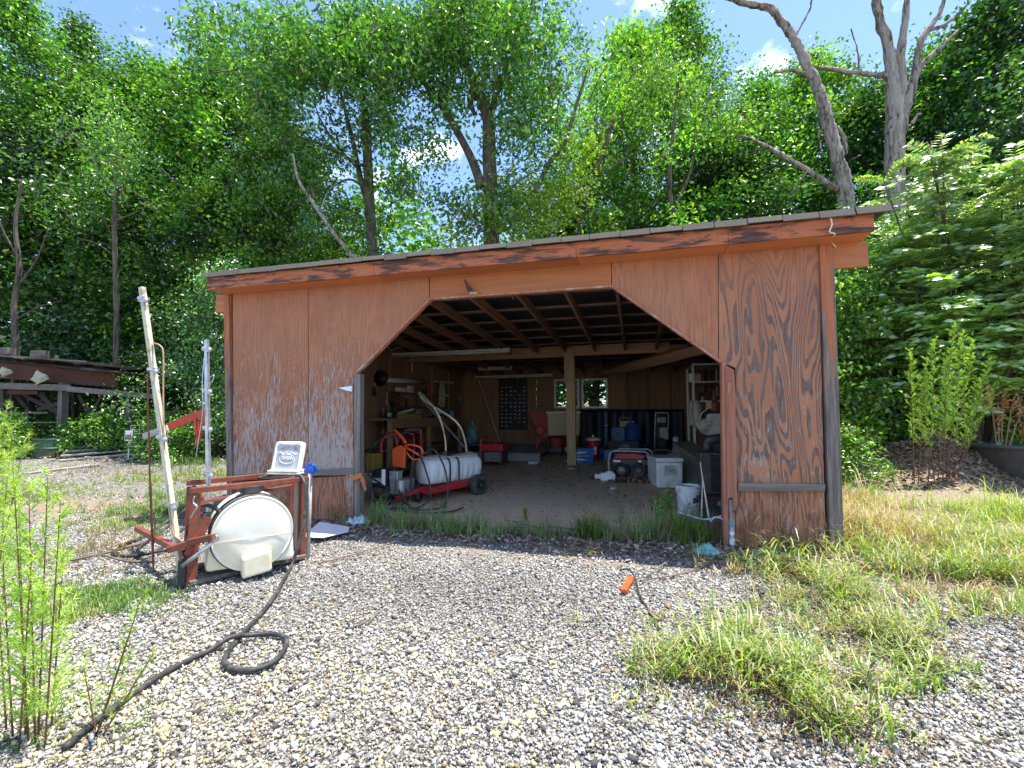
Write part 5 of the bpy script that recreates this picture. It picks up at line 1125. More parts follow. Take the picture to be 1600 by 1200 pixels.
# ------------------------------------------------------------------ litter by the shed front
def crumple(c, sx, sy, h, seed, nu=16, nv=12):
    rr = random.Random(seed); ph = [rr.uniform(0, 6) for _ in range(6)]
    m = MB(); m.sheet(lambda u, v: Vector(c) + Vector(((u - .5) * sx * (1 - .25 * abs(2 * v - 1) ** 2), (v - .5) * sy * (1 - .25 * abs(2 * u - 1) ** 2),
        .012 + h * max(0, (1 - (2 * u - 1) ** 2) * (1 - (2 * v - 1) ** 2)) * (.6 + .4 * math.sin(u * 9 + ph[0]) * math.sin(v * 8 + ph[1])) + h * .18 * math.sin(u * 23 + v * 17 + ph[2]))), nu, nv); return m
c = G(562, 818); tag(crumple(c, .34, .28, .12, 1).build('plastic_bag', M['palebl'], smooth=True), 'crumpled pale blue plastic bag against the left jamb foot', 'plastic bag')
c = G(1103, 866); tag(crumple(c, .26, .22, .10, 2).build('teal_wrap', M['teal'], smooth=True), 'torn teal green plastic wrap on the gravel by the right jamb', 'plastic wrap')
pp = [G(474, 842), G(500, 822), G(546, 829), G(544, 838), G(505, 846), G(478, 847)]
m = MB(); m.prism([p + Vector((0, 0, .035 + .01 * (i % 2))) for i, p in enumerate(pp)], (0, 0, .006)); tag(m.build('plastic_sheet', M['whitec']), 'flat white rigid plastic sheet lying right of the sprayer', 'sheet')
q0, q1 = G(987, 909), G(974, 931)
m = MB(); m.bar(q0 + Vector((0, 0, .03)), q1 + Vector((0, 0, .035)), .045, .03); mm = m.build('x', M['orange'], bevel=.006); mm.name = 'orange_wedge'; tag(mm, 'small bright orange red plastic piece lying on the gravel', 'plastic piece')
m = MB(); m.tube([hz(968, 898, .03), hz(982, 900, .05), hz(992, 912, .04), hz(1000, 935, .015), hz(1014, 958, .01), hz(1026, 978, .012), hz(1033, 998, .012)], .0075, 7, 5); tag(m.build('black_cable', M['rubber'], smooth=True), 'short curved black cable beside the orange piece', 'cable')
m = MB(); m.tube([atY(1143, 852, -.12), atY(1144, 812, -.12)], .017, 12); t0 = G(1144, 852)
t = T('pipe_stub', 'upright white pipe stub with blue cap at the right jamb foot', 'pipe', Vector((atY(1144, 850, -.12).x, -.12, 0)))
m = MB(); x = t.location.x; m.tube([(x, -.12, 0), (x, -.12, .235)], .017, 12); m.build('pipe', M['grayp'], t, smooth=True)
m = MB(); m.tube([(x, -.12, .06), (x, -.12, .11)], .024, 12); m.build('coupling', M['whitec'], t)
m = MB(); m.tube([(x, -.12, .15), (x, -.12, .18)], .022, 12); m.build('coupling', M['whitec'], t)
m = MB(); m.lathe([(.026, .235), (.028, .25), (.026, .275), (.0001, .28)], (x, -.12, 0), 14); m.build('cap', M['bluec'], t)
for i, (pxs, r_, lab) in enumerate((([(640, 842), (560, 868), (496, 884)], .006, 'thin brown twig on leaf litter right of the sprayer foot'), ([(1175, 860), (1120, 866), (1060, 872), (1010, 905)], .006, 'forked pale twig across the gravel left of the teal wrap'), ([(1208, 858), (1160, 862), (1085, 892), (1003, 912)], .005, 'longer curved twig running towards the orange piece'),
        ([(1418, 1050), (1440, 1060), (1478, 1076)], .011, 'dark broken stick at the right end of the weeds'), ([(552, 985), (580, 972), (592, 958)], .005, 'small bent twig in the middle of the gravel'), ([(300, 905), (330, 893), (352, 886)], .008, 'dark twig on the gravel under the sprayer tank'), ([(160, 870), (200, 880), (246, 878)], .010, 'grey stick lying left of the hose loops'), ([(90, 880), (160, 868), (225, 852)], .012, 'long weathered stick on the gravel left of the sprayer'),
        ([(60, 905), (20, 930), (-20, 934)], .012, 'dark branch at the left edge of the gravel'), ([(790, 820), (860, 838), (930, 860)], .007, 'bare pale stalk arching over the threshold weeds'), ([(780, 828), (850, 826), (905, 830)], .006, 'straight dry stalk lying along the threshold weeds'))):
    m = MB(); m.tube([hz(a, b, .02 if i != 9 else .06) for a, b in pxs], r_, 6, 4); m.jitter(.0015, i); tag(m.build('twig', M['twig'], smooth=True), lab, 'twig')
# ------------------------------------------------------------------ collapsed open shed at far left
def L(px, py, d=13.6): return D(px, py, d)
cs = T('lumber_shelter', 'collapsing dark timber shelter with sagging board roof at the left', 'shelter', (L(90, 690).x, L(90, 690).y, g(0, L(90, 690).y)))
def lb(name, a, b, w_, h_, mat, d0=13.6, d1=13.6):
    m = MB(); m.bar(D(a[0], a[1], d0), D(b[0], b[1], d1), w_, h_); m.jitter(.012, int(a[0] + a[1])); return m.build(name, M[mat], cs)
lb('fascia_plank', (-80, 572), (186, 594), .05, .46, 'oldred', 13.2, 13.8)
for k in range(9):
    a = D(-90 + k * 37, 547 + k * 3.6, 13.2); b = D(-60 + k * 37, 556 + k * 3.4, 17.5)
    m = MB(); m.bar(a, b, .48, .03, (0, 0, 1)); m.jitter(.03, k); m.build('roof_board', M['oldblk'] if k % 3 else M['grey'], cs)
lb('roof_plank', (-60, 551), (140, 566), .22, .05, 'grey', 13.0, 13.3); lb('roof_plank', (60, 560), (215, 576), .2, .05, 'oldblk', 12.9, 13.6); lb('roof_plank', (150, 569), (300, 584), .25, .08, 'oldblk', 13.0, 15)
lb('roof_plank', (-80, 563), (215, 584), .1, .22, 'oldblk', 13.6, 14.2); lb('rail', (-60, 601), (110, 606), .06, .16, 'grey', 13, 13.2); lb('rail', (105, 608), (250, 620), .06, .15, 'grey', 13.1, 13.8); lb('rail', (-60, 612), (60, 614), .05, .12, 'oldred', 14, 14)
for (a, b, w_, mt, d) in (((100, 598), (98, 668), .17, 'greyz', 13.4), ((7, 605), (9, 690), .15, 'oldblk', 14), ((20, 605), (24, 692), .14, 'oldblk', 14.5), ((117, 612), (117, 690), .12, 'oldblk', 15), ((203, 612), (203, 660), .13, 'greyz', 13.9), ((48, 610), (48, 690), .16, 'oldblk', 15), ((232, 615), (232, 690), .14, 'oldblk', 15.5)):
    m = MB(); p = D(*a, d); q = D(*b, d); q.z = g(q.x, q.y) - .05; m.bar(p, q, w_, w_, (0, 1, 0)); m.build('support_post', M[mt], cs)
for a, b in (((10, 603), (92, 645)), ((92, 645), (60, 612)), ((124, 617), (142, 650)), ((142, 650), (160, 618)), ((135, 655), (205, 622)), ((60, 640), (110, 625)), ((20, 610), (45, 640))): lb('brace', a, b, .07, .12, 'oldblk', 14.3, 14.3)
for a, b in (((-20, 645), (75, 645)), ((20, 660), (160, 660)), ((75, 673), (165, 671)), ((110, 685), (160, 685))): lb('cattle_rail', a, b, .03, .03, 'grey', 14, 14)
for k in range(7):
    lb('roof_plank', (-90 + k * 44, 556 + k * 4.2), (-20 + k * 46, 563 + k * 4.4), .6, .05, 'oldblk', 13.3, 13.9)
for px_, py_, d, lab in ((10, 549, 13.1, 'left one of the two grey blocks on the shelter roof'), (62, 553.5, 13.1, 'right one of the two grey blocks on the shelter roof')):
    c = D(px_, py_, d); t = T('concrete_block', lab, 'concrete block', c - Vector((0, 0, .1)))
    for s_ in (-1, 0, 1): m = MB(); m.box(c + Vector((s_ * .19, 0, 0)), (.04, .2, .19)); m.build('web', M['grey'], t)
    for s_ in (-1, 1): m = MB(); m.box(c + Vector((0, s_ * .085, 0)), (.34, .03, .19)); m.build('face_shell', M['grey'], t)
for px_, py_, s_, lab in ((8, 581, .3, 'grey white crumpled thing at the left end of the shelter plank'), (62, 590, .45, 'white and black torn sheet hanging on the shelter plank')):
    c = D(px_, py_, 13.1); m = MB(); m.sheet(lambda u, v: c + Vector(((u - .5) * s_, .08 * math.sin(u * 9 + v * 7), (.5 - v) * s_ * (.6 + .4 * math.sin(u * 5)))), 10, 8); tag(m.build('torn_sheet', M['bag'], thick=.02), lab, 'torn sheet')
c = G(78, 708); c = D(78, 700, 12.8); c.z = g(c.x, c.y)
t = T('green_drum', 'dark green metal drum standing in weeds under the shelter', 'drum', c)
m = MB(); m.lathe([(.36, 0), (.37, .02), (.36, .04), (.36, .22), (.375, .24), (.36, .26), (.36, .46), (.37, .48), (.36, .50), (.34, .50), (.34, .44), (.0001, .44)], c, 28); m.build('body', M['green'], t)
for i, (a, b, r_, dd, mt, lab) in enumerate((((-20, 718), (200, 701), .055, 12.3, 'galv', 'long pale galvanised pipe lying left of the plank pile'), ((60, 712), (212, 703), .04, 12.6, 'alum', 'thinner dull pipe lying behind the long pipe'))):
    p = G(*a); q = G(*b); p.z = g(p.x, p.y) + .16; q.z = g(q.x, q.y) + .16; m = MB(); m.tube([p, q], r_, 12); tag(m.build('steel_pipe', M[mt]), lab, 'pipe')
for i, (a, b, z_, lab) in enumerate((((92, 722), (205, 712), .03, 'lowest broad grey plank of the pile on the ground'), ((95, 718), (208, 708), .09, 'second grey plank of the pile by the pipes'), ((100, 715), (210, 705), .15, 'third grey plank lying on the pile by the pipes'), ((104, 712), (196, 704), .21, 'topmost grey plank of the pile by the pipes'), ((40, 742), (150, 728), .02, 'separate flat plank in the litter in front of the pile'))):
    p = G(*a); q = G(*b); p.z = g(p.x, p.y) + z_; q.z = g(q.x, q.y) + z_; m = MB(); m.bar(p, q, .24, .045); m.jitter(.008, i); tag(m.build('plank', M['gboard'], bevel=.004), lab, 'plank', 'grey planks piled by the pipes')
# red steel frame near the trees
t = T('steel_implement', 'red steel angle frame leaning in the undergrowth left of the shed', 'steel frame', (D(300, 700, 9.6).x, D(300, 700, 9.6).y, .2))
for a, b, w_, h_ in (((264, 667), (322, 643), .05, .15), ((322, 645), (308, 694), .05, .08), ((306, 652), (308, 680), .06, .06)):
    m = MB(); m.bar(D(*a, 9.6), D(*b, 9.6), w_, h_); m.build('steel_bar', simple('orange_red_steel', (.62, .07, .03), (.45, .05, .025), 8), t)
m = MB(); m.bar(D(225, 682, 9.9), D(262, 668, 9.7), .06, .12); m.build('grey_plank', M['gboard'], t)
c = D(202, 688, 11.8)
t = T('yard_sign', 'small red and white placard on a thin post in the weeds', 'sign', Vector((c.x, c.y, g(c.x, c.y))))
m = MB(); m.tube([Vector((c.x, c.y, g(c.x, c.y))), c + Vector((0, 0, .2))], .015, 6); m.build('post', M['whitec'], t)
m = MB(); m.box(c + Vector((0, -.02, .12)), (.24, .02, .26)); m.build('placard', M['whitec'], t)
for k in range(3): m = MB(); m.box(c + Vector((-.07 + .07 * k, -.034, .08)), (.05, .006, .13)); m.build('red_mark', M['reddk'], t)
c = D(226, 690, 12.2); t = T('wire_cage', 'grey wire mesh cage half hidden in weeds by the small sign', 'cage', Vector((c.x, c.y, g(c.x, c.y))))
zg_ = g(c.x, c.y)
m = MB()
for k in range(8): m.bar((c.x - .5 + k * .15, c.y, zg_), (c.x - .5 + k * .15, c.y, zg_ + .85), .012, .012, (0, 1, 0)); m.bar((c.x - .5, c.y, zg_ + .08 + k * .11), (c.x + .55, c.y, zg_ + .08 + k * .11), .012, .012)
m.build('wire_mesh', M['galv'], t)['kind'] = 'stuff'
# ------------------------------------------------------------------ stock tank and chip mound at right
c = G(1600, 768) ; c = D(1612, 760, 7.6); c.z = g(c.x, c.y)
t = T('stock_tank', 'large round black rubber stock tank at the right edge', 'stock tank', c)
m = MB(); m.lathe([(.62, 0), (.64, .03), (.72, .50), (.76, .56), (.80, .57), (.80, .60), (.74, .61), (.70, .56), (.62, .05), (.0001, .04)], c, 48); tb_ = m.build('body', simple('dusty_black_rubber', (.06, .062, .066), (.10, .10, .10), 5, rough=.6, bump=.15), t, smooth=True)
mo = D(1455, 745, 8.3); 
def mz(x, y):
    dx, dy = (x - mo.x) / 1.45, (y - mo.y) / 1.1; return g(x, y) - .03 + .72 * math.exp(-(dx * dx + dy * dy) * 1.7) * (1 + .12 * math.sin(x * 7) * math.sin(y * 6))
m = MB(); m.sheet(lambda u, v: (lambda x, y: Vector((x, y, mz(x, y))))(mo.x - 2.4 + 4.8 * u, mo.y - 2 + 4 * v), 60, 50)
md = m.build('mulch_mound', simple('mulch', (.16, .10, .065), (.30, .22, .15), 26, rough=.95, bump=.8), smooth=True); tag(md, 'low mound of bark chips and dead leaves right of the shed', 'mulch mound')
n = 9000; X_ = mo.x + RNG.normal(0, .8, n); Y_ = mo.y + RNG.normal(0, .65, n); Z_ = np.array([mz(a, b) for a, b in zip(X_, Y_)])
ch = chips('bark_chips', np.stack([X_, Y_, Z_], 1) - np.array(md.location)[None], .015, .045, [(.40, .30, .22), (.28, .18, .12), (.52, .42, .33), (.14, .09, .06)], M['litter'], parent=md, flat=.5, seed=14); tag(ch, kind='stuff')
# ================================================================== vegetation
def leaf_arrays(C, size, cols, rg, up=.6, droop=.25, ratio=.30, fold=.18, spread=None, aim=None):
    """one folded diamond leaf per centre; returns V (n*4,3), F (n*2,3), colours"""
    n = len(C); s = size * rg.uniform(.65, 1.25, n)
    d = rg.normal(size=(n, 3)) if aim is None else aim + rg.normal(size=(n, 3)) * .35
    d[:, 2] = d[:, 2] * .5 - droop; d /= np.linalg.norm(d, axis=1)[:, None]
    nn = rg.normal(size=(n, 3)); nn[:, 2] = np.abs(nn[:, 2]) + up * 1.5
    side = np.cross(d, nn); side /= np.linalg.norm(side, axis=1)[:, None] + 1e-9; nrm = np.cross(side, d)
    S = s[:, None]
    base = C; tip = C + d * S; mid = C + d * S * .45
    l = mid + side * S * ratio + nrm * S * fold; r = mid - side * S * ratio + nrm * S * fold
    V = np.stack([base, r, tip, l], 1).reshape(-1, 3)
    F_ = (np.array([[0, 1, 2], [0, 2, 3]])[None] + (np.arange(n) * 4)[:, None, None]).reshape(-1, 3)
    return V, F_, np.repeat(cols, 4, 0)
PALS = {'sumac': [(.26, .44, .08), (.34, .52, .10), (.18, .34, .06), (.44, .56, .14)], 'mid': [(0.058, 0.173, 0.028), (0.090, 0.237, 0.038), (0.036, 0.109, 0.020), (0.192, 0.358, 0.058)],
        'dark': [(0.032, 0.102, 0.031), (0.049, 0.141, 0.041), (0.022, 0.070, 0.020), (0.096, 0.218, 0.051)],
        'light': [(0.115, 0.282, 0.038), (0.179, 0.371, 0.051), (0.077, 0.205, 0.031), (0.307, 0.461, 0.077)],
        'yellow': [(.20, .36, .04), (.28, .42, .06), (.14, .30, .04), (.36, .44, .08)],
        'blue': [(.040, .12, .046), (.065, .165, .06), (.028, .085, .034), (.12, .22, .07)]}
def pal(n, key, rg, clump=None):
    p = np.array(PALS[key]); k = rg.choice(4, n, p=[.32, .3, .2, .18]); c = p[k] * rg.uniform(.8, 1.2, (n, 1))
    if clump is not None: c = c * clump[:, None]
    return c
def tree_data(seed, H, rad, base, nclump, nleaf, size, key, trunk_r=.16, clump_r=.55, flat=.6, lean=(0, 0), up=.6, droop=.25, ratio=.30, top=.75):
    """trunk and limbs as tubes, leaves clumped round limb ends"""
    rg = np.random.default_rng(seed); rr = random.Random(seed); wood_ = MB()
    tp = [Vector((0, 0, -.2))]; n = 7
    for i in range(1, n + 1):
        f = i / n; tp.append(Vector((lean[0] * f + rr.uniform(-.12, .12) * H * .05, lean[1] * f + rr.uniform(-.12, .12) * H * .05, H * .92 * f)))
    wood_.tube(tp, [trunk_r * (1 - .85 * i / n) for i in range(n + 1)], 8, 3)
    cl = []
    tries = 0
    while len(cl) < nclump and tries < nclump * 30:
        tries += 1
        z = base + (H - base) * rr.random() ** .9; f = (z - base) / (H - base)
        prof = math.sin(math.pi * min(1, (.12 + f * .88)) ** top) ** .7
        a = rr.uniform(0, 2 * math.pi); r_ = rad * prof * (rr.random() ** .45) * (1 + .25 * math.sin(a * 3 + seed) + .15 * math.sin(z * 1.7 + a * 2))
        cl.append(Vector((lean[0] * z / H + r_ * math.cos(a), lean[1] * z / H + r_ * math.sin(a), z)))
    for c in cl[::2]:
        z0 = max(base * .7, c.z - rr.uniform(.4, 1.0) * (Vector((c.x, c.y)).length * .6 + .4)); f = min(1, z0 / (H * .92))
        k = min(n - 1, int(f * n)); p0 = tp[k].lerp(tp[k + 1], f * n - k)
        mid = p0.lerp(c, .5) + Vector((rr.uniform(-.2, .2), rr.uniform(-.2, .2), -.1)); r0 = trunk_r * .32 * (1 - .6 * f)
        wood_.tube([p0, mid, c], [r0, r0 * .6, .012], 5, 2)
    C = []; sh = []
    for c in cl:
        m = int(nleaf / nclump * rr.uniform(.6, 1.4)); o = rg.normal(size=(m, 3)) * np.array([clump_r, clump_r, clump_r * flat]) * rr.uniform(.6, 1.2)
        C.append(np.array(c)[None] + o); sh.append(np.full(m, rr.choice((.5, .7, .9, 1.1, 1.3, 1.6)) * rr.uniform(.85, 1.15)))
    C = np.concatenate(C); sh = np.concatenate(sh); C = C[C[:, 2] > .05] if False else C
    C[:, 2] = np.maximum(C[:, 2], .05)
    return wood_, leaf_arrays(C, size, pal(len(C), key, rg, sh), rg, up, droop, ratio)
def mesh_from_mb(mb, name, mat, smooth=True):
    me = bpy.data.meshes.new(name); me.from_pydata(mb.v, [], mb.f); me.materials.append(mat); me.shade_smooth(); return me
VAR = {}
def variant(vk, leafm='leaf', barkm='bark', **k):
    wd, (V, F_, C) = tree_data(**k)
    o = npmesh('tmp_crown', V, F_, C, M[leafm]); me = o.data; bpy.data.objects.remove(o)
    VAR[vk] = (mesh_from_mb(wd, 'trunk', M[barkm]), me)
variant('broad', seed=1, H=14, rad=3.9, base=1.8, nclump=230, nleaf=30000, size=.155, clump_r=.42, key='mid', trunk_r=.20)
variant('broad2', seed=2, H=14, rad=3.6, base=2.0, nclump=210, nleaf=28000, size=.165, clump_r=.42, key='light', trunk_r=.18)
variant('tall', seed=3, H=16, rad=2.6, base=2.5, nclump=200, nleaf=25000, size=.14, clump_r=.38, key='mid', trunk_r=.15, flat=.8)
variant('dark', seed=4, H=13, rad=3.8, base=1.0, nclump=220, nleaf=26000, size=.17, clump_r=.42, key='dark', trunk_r=.2)
variant('pale', 'leafg', seed=5, H=11, rad=3.0, base=.8, nclump=170, nleaf=21000, size=.14, clump_r=.36, key='blue', trunk_r=.12)
variant('under', 'leafg', seed=6, H=5, rad=2.3, base=.2, nclump=110, nleaf=15000, size=.105, key='mid', trunk_r=.05, clump_r=.38, top=.55)
variant('under2', seed=7, H=4, rad=2.0, base=.1, nclump=90, nleaf=8500, size=.12, key='light', trunk_r=.04, clump_r=.32, top=.5)
variant('weedy', seed=8, H=1.5, rad=1.0, base=.03, nclump=50, nleaf=2600, size=.10, key='light', trunk_r=.015, clump_r=.20, top=.5)
def plant(kind, name, cat, px, d, s, label, group, rz=None, sz=None, xy=None):
    p = D(px, 652, d) if xy is None else Vector((xy[0], xy[1], 0)); p.z = g(p.x, p.y) - .03
    t = T(name, label, cat, p, group); t.scale = (s, s, sz or s); t.rotation_euler.z = rz if rz is not None else random.uniform(0, 6.28)
    tr = bpy.data.objects.new('stem' if cat != 'tree' else 'trunk', VAR[kind][0]); COL.objects.link(tr); tr.parent = t
    cr = bpy.data.objects.new('foliage' if cat != 'tree' else 'crown', VAR[kind][1]); COL.objects.link(cr); cr.parent = t
    return t
TG = 'trees of the wood behind the yard'
for kind, px, d, s, sz, label in (
    ('tall', -20, 17, 1.15, 1.08, 'tall narrow tree cut by the left edge of the view'),
    ('tall', 85, 20, 1.05, 1.16, 'tallest slim tree rising above the shelter roof at the far left'),
    ('broad', 20, 21, 1.1, 1.15, 'leafy tree behind the two roof blocks of the shelter'),
    ('pale', 60, 19.2, .95, .8, 'grey green leafy tree right behind the shelter roof'),
    ('broad', 185, 19.5, 1.1, 1.18, 'full green tree behind the right end of the shelter'),
    ('pale', 130, 18.5, 1.25, 1.22, 'silvery leaved tree partly hidden above the shelter plank'),
    ('broad2', 262, 20, 1.15, 1.15, 'bright green bushy tree left of the shed behind the tall boom'),
    ('dark', 365, 17.5, .85, .80, 'dark leaved tree crowding the left roof corner of the shed'),
    ('broad', 320, 20, 1.15, 1.22, 'tall green tree behind the red steel frame'),
    ('tall', 395, 21, 1.1, 1.12, 'slender tree rising behind the left third of the roof'),
    ('broad2', 440, 17, .85, .82, 'low bright tree just behind the left part of the roof'),
    ('dark', 520, 19, .8, .62, 'low dark tree left of the twin slim trunks'),
    ('broad', 650, 20, .75, .55, 'low green tree between the slim trunks and the leaning oak'),
    ('broad2', 560, 24, .8, .6, 'distant light green tree seen between the slim trunks'),
    ('broad2', 870, 19.5, .85, .68, 'sunlit tree right of the oak trunk behind the roof'),
    ('broad2', 1000, 19, 1.05, 1.22, 'big bright maple above the middle right of the roof'),
    ('broad', 930, 23, 1.0, 1.05, 'green tree behind the bright maple, below the white cloud'),
    ('tall', 1080, 20, 1.15, 1.2, 'narrow tree just left of the dead leaning trunk'),
    ('dark', 1150, 18, 1.0, .9, 'dark tree behind the fallen snag branch'),
    ('broad', 1200, 22, 1.15, 1.2, 'green tree seen left of the curved dead trunk'),
    ('broad2', 1290, 22, 1.2, 1.28, 'light green tree showing between the two dead trunks'),
    ('dark', 1400, 18, 1.0, 1.05, 'dark tree right behind the forked dead trunk'),
    ('broad', 1500, 17, 1.05, 1.05, 'tall dense tree behind the feathery sumac'),
    ('dark', 1600, 15, 1.1, 1.12, 'large dark tree filling the upper right corner'),
    ('pale', 1470, 13.5, .85, .72, 'grey green tree between forked trunk and sumac'),
    ('under', 1345, 11.5, 1.1, 1.15, 'dense green understory tree just beyond the right wall'),
    ('pale', 1700, 12, 1.0, 1.0, 'leafy tree cut by the right edge of the view')):
    plant(kind, 'forest_tree', 'tree', px, d, s, label, TG, sz=sz)
SG = 'bushes at the edge of the wood'
for kind, px, d, s, sz, label in (
    ('under', -10, 18.6, 1.0, .85, 'bush behind the left end of the collapsed shelter'),
    ('under', 100, 18.8, 1.1, .95, 'bush filling the space behind the shelter braces'),
    ('under2', 40, 17.6, .8, .5, 'low light bush under the shelter behind the green drum'),
    ('under2', 150, 17.2, .7, .42, 'light green bush under the right half of the shelter'),
    ('under', 262, 18.5, .95, .95, 'bush covering the right end of the shelter roof'),
    ('under2', 228, 14.6, .55, .34, 'low bush behind the small placard'),
    ('under', 318, 15.2, .9, 1.0, 'thick dark bush above the red steel frame'),
    ('under', 347, 12.4, .72, 1.0, 'vine clad bush pressed to the left eave of the shed'),
    ('under2', 352, 13.2, .6, .55, 'bush at the left rear corner of the shed'),
    ('under2', 270, 13.0, .45, .25, 'low bush at the foot of the red frame'),
    ('under2', 1330, 9.4, .8, 1.1, 'bush touching the right wall of the shed'),
    ('under2', 1360, 9.8, .75, .9, 'light green bush behind the mulch mound, nearest the shed'),
    ('under2', 1430, 10.2, 1.1, 1.0, 'glossy bush behind the tall feathery weeds'),
    ('under2', 1500, 10.6, .8, .75, 'light bush behind the dead brown plant'),
    ('under', 1580, 10.4, .9, .8, 'glossy bush behind the stock tank'),
    ('under', 1680, 9.5, .9, .9, 'bush at the right edge behind the stock tank')):
    plant(kind, 'bush', 'bush', px, d, s, label, SG, sz=sz)
for kind, px, d, s, label in (('weedy', 45, 12.9, .55, 'leafy weed in front of the green drum'), ('weedy', 110, 13.2, .6, 'leafy weed behind the plank pile'), ('weedy', 165, 13.2, .8, 'taller leafy weed between the planks and the placard'), ('weedy', 250, 12, .8, 'leafy weed right of the wire cage'), ('weedy', 20, 12.5, .8, 'leafy weed left of the green drum'),
        ('weedy', 1320, 7.8, .6, 'small leafy weed at the right rear corner post'), ('weedy', 1390, 9.2, .6, 'leafy weed on the far edge of the mulch mound'), ('weedy', 1500, 9.4, .7, 'leafy weed behind the mound near the stock tank'), ('weedy', 290, 11.5, .7, 'leafy weed below the red steel bar')):
    plant(kind, 'leafy_weed', 'weed', px, d, s, label, 'leafy weeds round the yard')
# the far wood reads as one mass
rg = np.random.default_rng(77); n = 60000
ang = rg.uniform(R(-78), R(62), n); dist = rg.uniform(26, 46, n); hh = rg.random(n) ** .75
top_ = 12.0 + 2.5 * np.sin(ang * 9) + 1.5 * np.sin(ang * 23 + 1) + (dist - 26) * .12 + 2.5 * (ang > R(15))
x = np.sin(ang) * dist; y = -5.15 + np.cos(ang) * dist; C = np.stack([x, y, g_np(x, y) + hh * top_], 1)
q_ = np.floor(ang * 14) + np.floor(dist / 3) * 7; sh = .75 + .5 * np.abs(np.sin(q_ * 12.9898) * 43758.5 % 1)
V, F_, Cc = leaf_arrays(C, .50, pal(n, 'mid', rg, sh * .9), rg)
fw = npmesh('far_woodland', V, F_, Cc, M['leaf']); tag(fw, kind='stuff')
tm = MB(); rr = random.Random(5)
for k in range(70):
    a = rr.uniform(R(-75), R(58)); d_ = rr.uniform(24, 38); x = math.sin(a) * d_; y = -5.15 + math.cos(a) * d_
    tm.tube([(x, y, g(x, y) - .2), (x + rr.uniform(-.3, .3), y, 5), (x + rr.uniform(-.5, .5), y, 8.5)], [.18, .12, .03], 6)
tag(tm.build('far_trunks', M['bark'], smooth=True), kind='stuff')

# ------------------------------------------------------------------ trees with a trunk of their own
def limb(mb, pts, radii, d0, d1, n=9, c=4):
    m = len(pts); P = [D(a, b, d0 + (d1 - d0) * i / (m - 1)) for i, (a, b) in enumerate(pts)]; mb.tube(P, radii, n, c); return P
def custom(name, label, cat, base_px, d, trunk, limbs, mat, leaves=None, key='mid', size=.18, lm='leaf', gnarl=0):
    b = D(base_px, 652, d); b.z = g(b.x, b.y) - .1
    t = T(name, label, cat, b)
    first = D(*trunk[0][:2], d)
    m = MB(); P = [b] + [D(a, c, d + e) for a, c, r_, e in trunk]; m.tube(P, [trunk[0][2] * 1.25] + [r_ for _, _, r_, _ in trunk], 14, 6)
    if gnarl: m.jitter(gnarl, 3)
    m.build('trunk', M[mat], t, smooth=True)
    for L_ in limbs:
        m = MB(); P = [D(a, c, d + e) for a, c, r_, e in L_]; m.tube(P, [r_ for _, _, r_, _ in L_], 9, 5)
        if gnarl: m.jitter(gnarl * .6, 5)
        m.build('limb', M[mat], t, smooth=True)
    if leaves:
        rg = np.random.default_rng(len(label)); C = []; sh = []
        tw = MB(); rr = random.Random(len(label))
        for px, py, sx, sy, nc, per in leaves:
            for k in range(nc):
                ex, ey = rr.gauss(0, .5), rr.gauss(0, .5)
                c = D(px + sx * ex, py + sy * ey, d + rr.uniform(-1.8, 1.8)); C.append(np.array(c)[None] + rg.normal(size=(per, 3)) * np.array([.34, .34, .30])); sh.append(np.full(per, rr.uniform(.75, 1.3)))
                if k % 3 == 0:
                    e = c + Vector((rr.uniform(-.9, .9), rr.uniform(-.9, .9), -rr.uniform(.3, 1.0))); tw.tube([e, e.lerp(c, .5) + Vector((0, 0, .12)), c], [.028, .02, .008], 4, 2)
        C = np.concatenate(C); sh = np.concatenate(sh)
        V, F_, Cc = leaf_arrays(C - np.array(b)[None], size, pal(len(C), key, rg, sh), rg, .3, .7, .22)
        npmesh('crown', V, F_, Cc, M[lm], t)
        tag(tw.build('twigs', M[mat], t), kind='stuff')
    return t
custom('oak_tree', 'large oak with dark forked trunk leaning left behind the roof centre', 'tree', 770, 15.5,
    [(768, 400, .27, 0), (767, 303, .24, 0), (764, 240, .22, 0), (763, 188, .20, 0), (750, 150, .16, -.1), (734, 112, .14, -.2), (709, 69, .12, -.3), (681, 12, .10, -.4), (665, -20, .08, -.5)],
    [[(752, 292, .17, 0), (742, 262, .15, .1), (728, 231, .13, .2), (700, 181, .11, .3), (662, 128, .08, .4), (637, 94, .06, .5), (605, 70, .03, .6)],
     [(764, 200, .12, 0), (775, 150, .10, .1), (800, 95, .07, .2), (822, 50, .05, .3), (835, 0, .03, .3)],
     [(741, 180, .06, 0), (735, 150, .12, -.1), (752, 112, .06, -.3), (790, 78, .04, -.4)],
     [(836, 300, .07, -1), (858, 255, .08, -1), (881, 225, .07, -1), (894, 187, .06, -1), (905, 150, .045, -1), (919, 105, .03, -1)],
     [(665, 128, .05, .4), (640, 118, .045, .3), (590, 122, .04, .1), (520, 128, .03, -.1), (440, 135, .02, -.2)],
     [(876, 215, .03, -1), (868, 180, .025, -1), (860, 140, .02, -1), (862, 100, .012, -1)]],
    'bark', [(680, 40, 170, 70, 60, 120), (560, 90, 160, 80, 60, 120), (430, 70, 170, 70, 48, 115), (800, 60, 110, 80, 40, 105), (850, 170, 80, 110, 34, 100), (800, 330, 130, 30, 14, 110), (720, 150, 120, 80, 18, 90), (620, 200, 110, 60, 14, 80)], 'mid', .20)
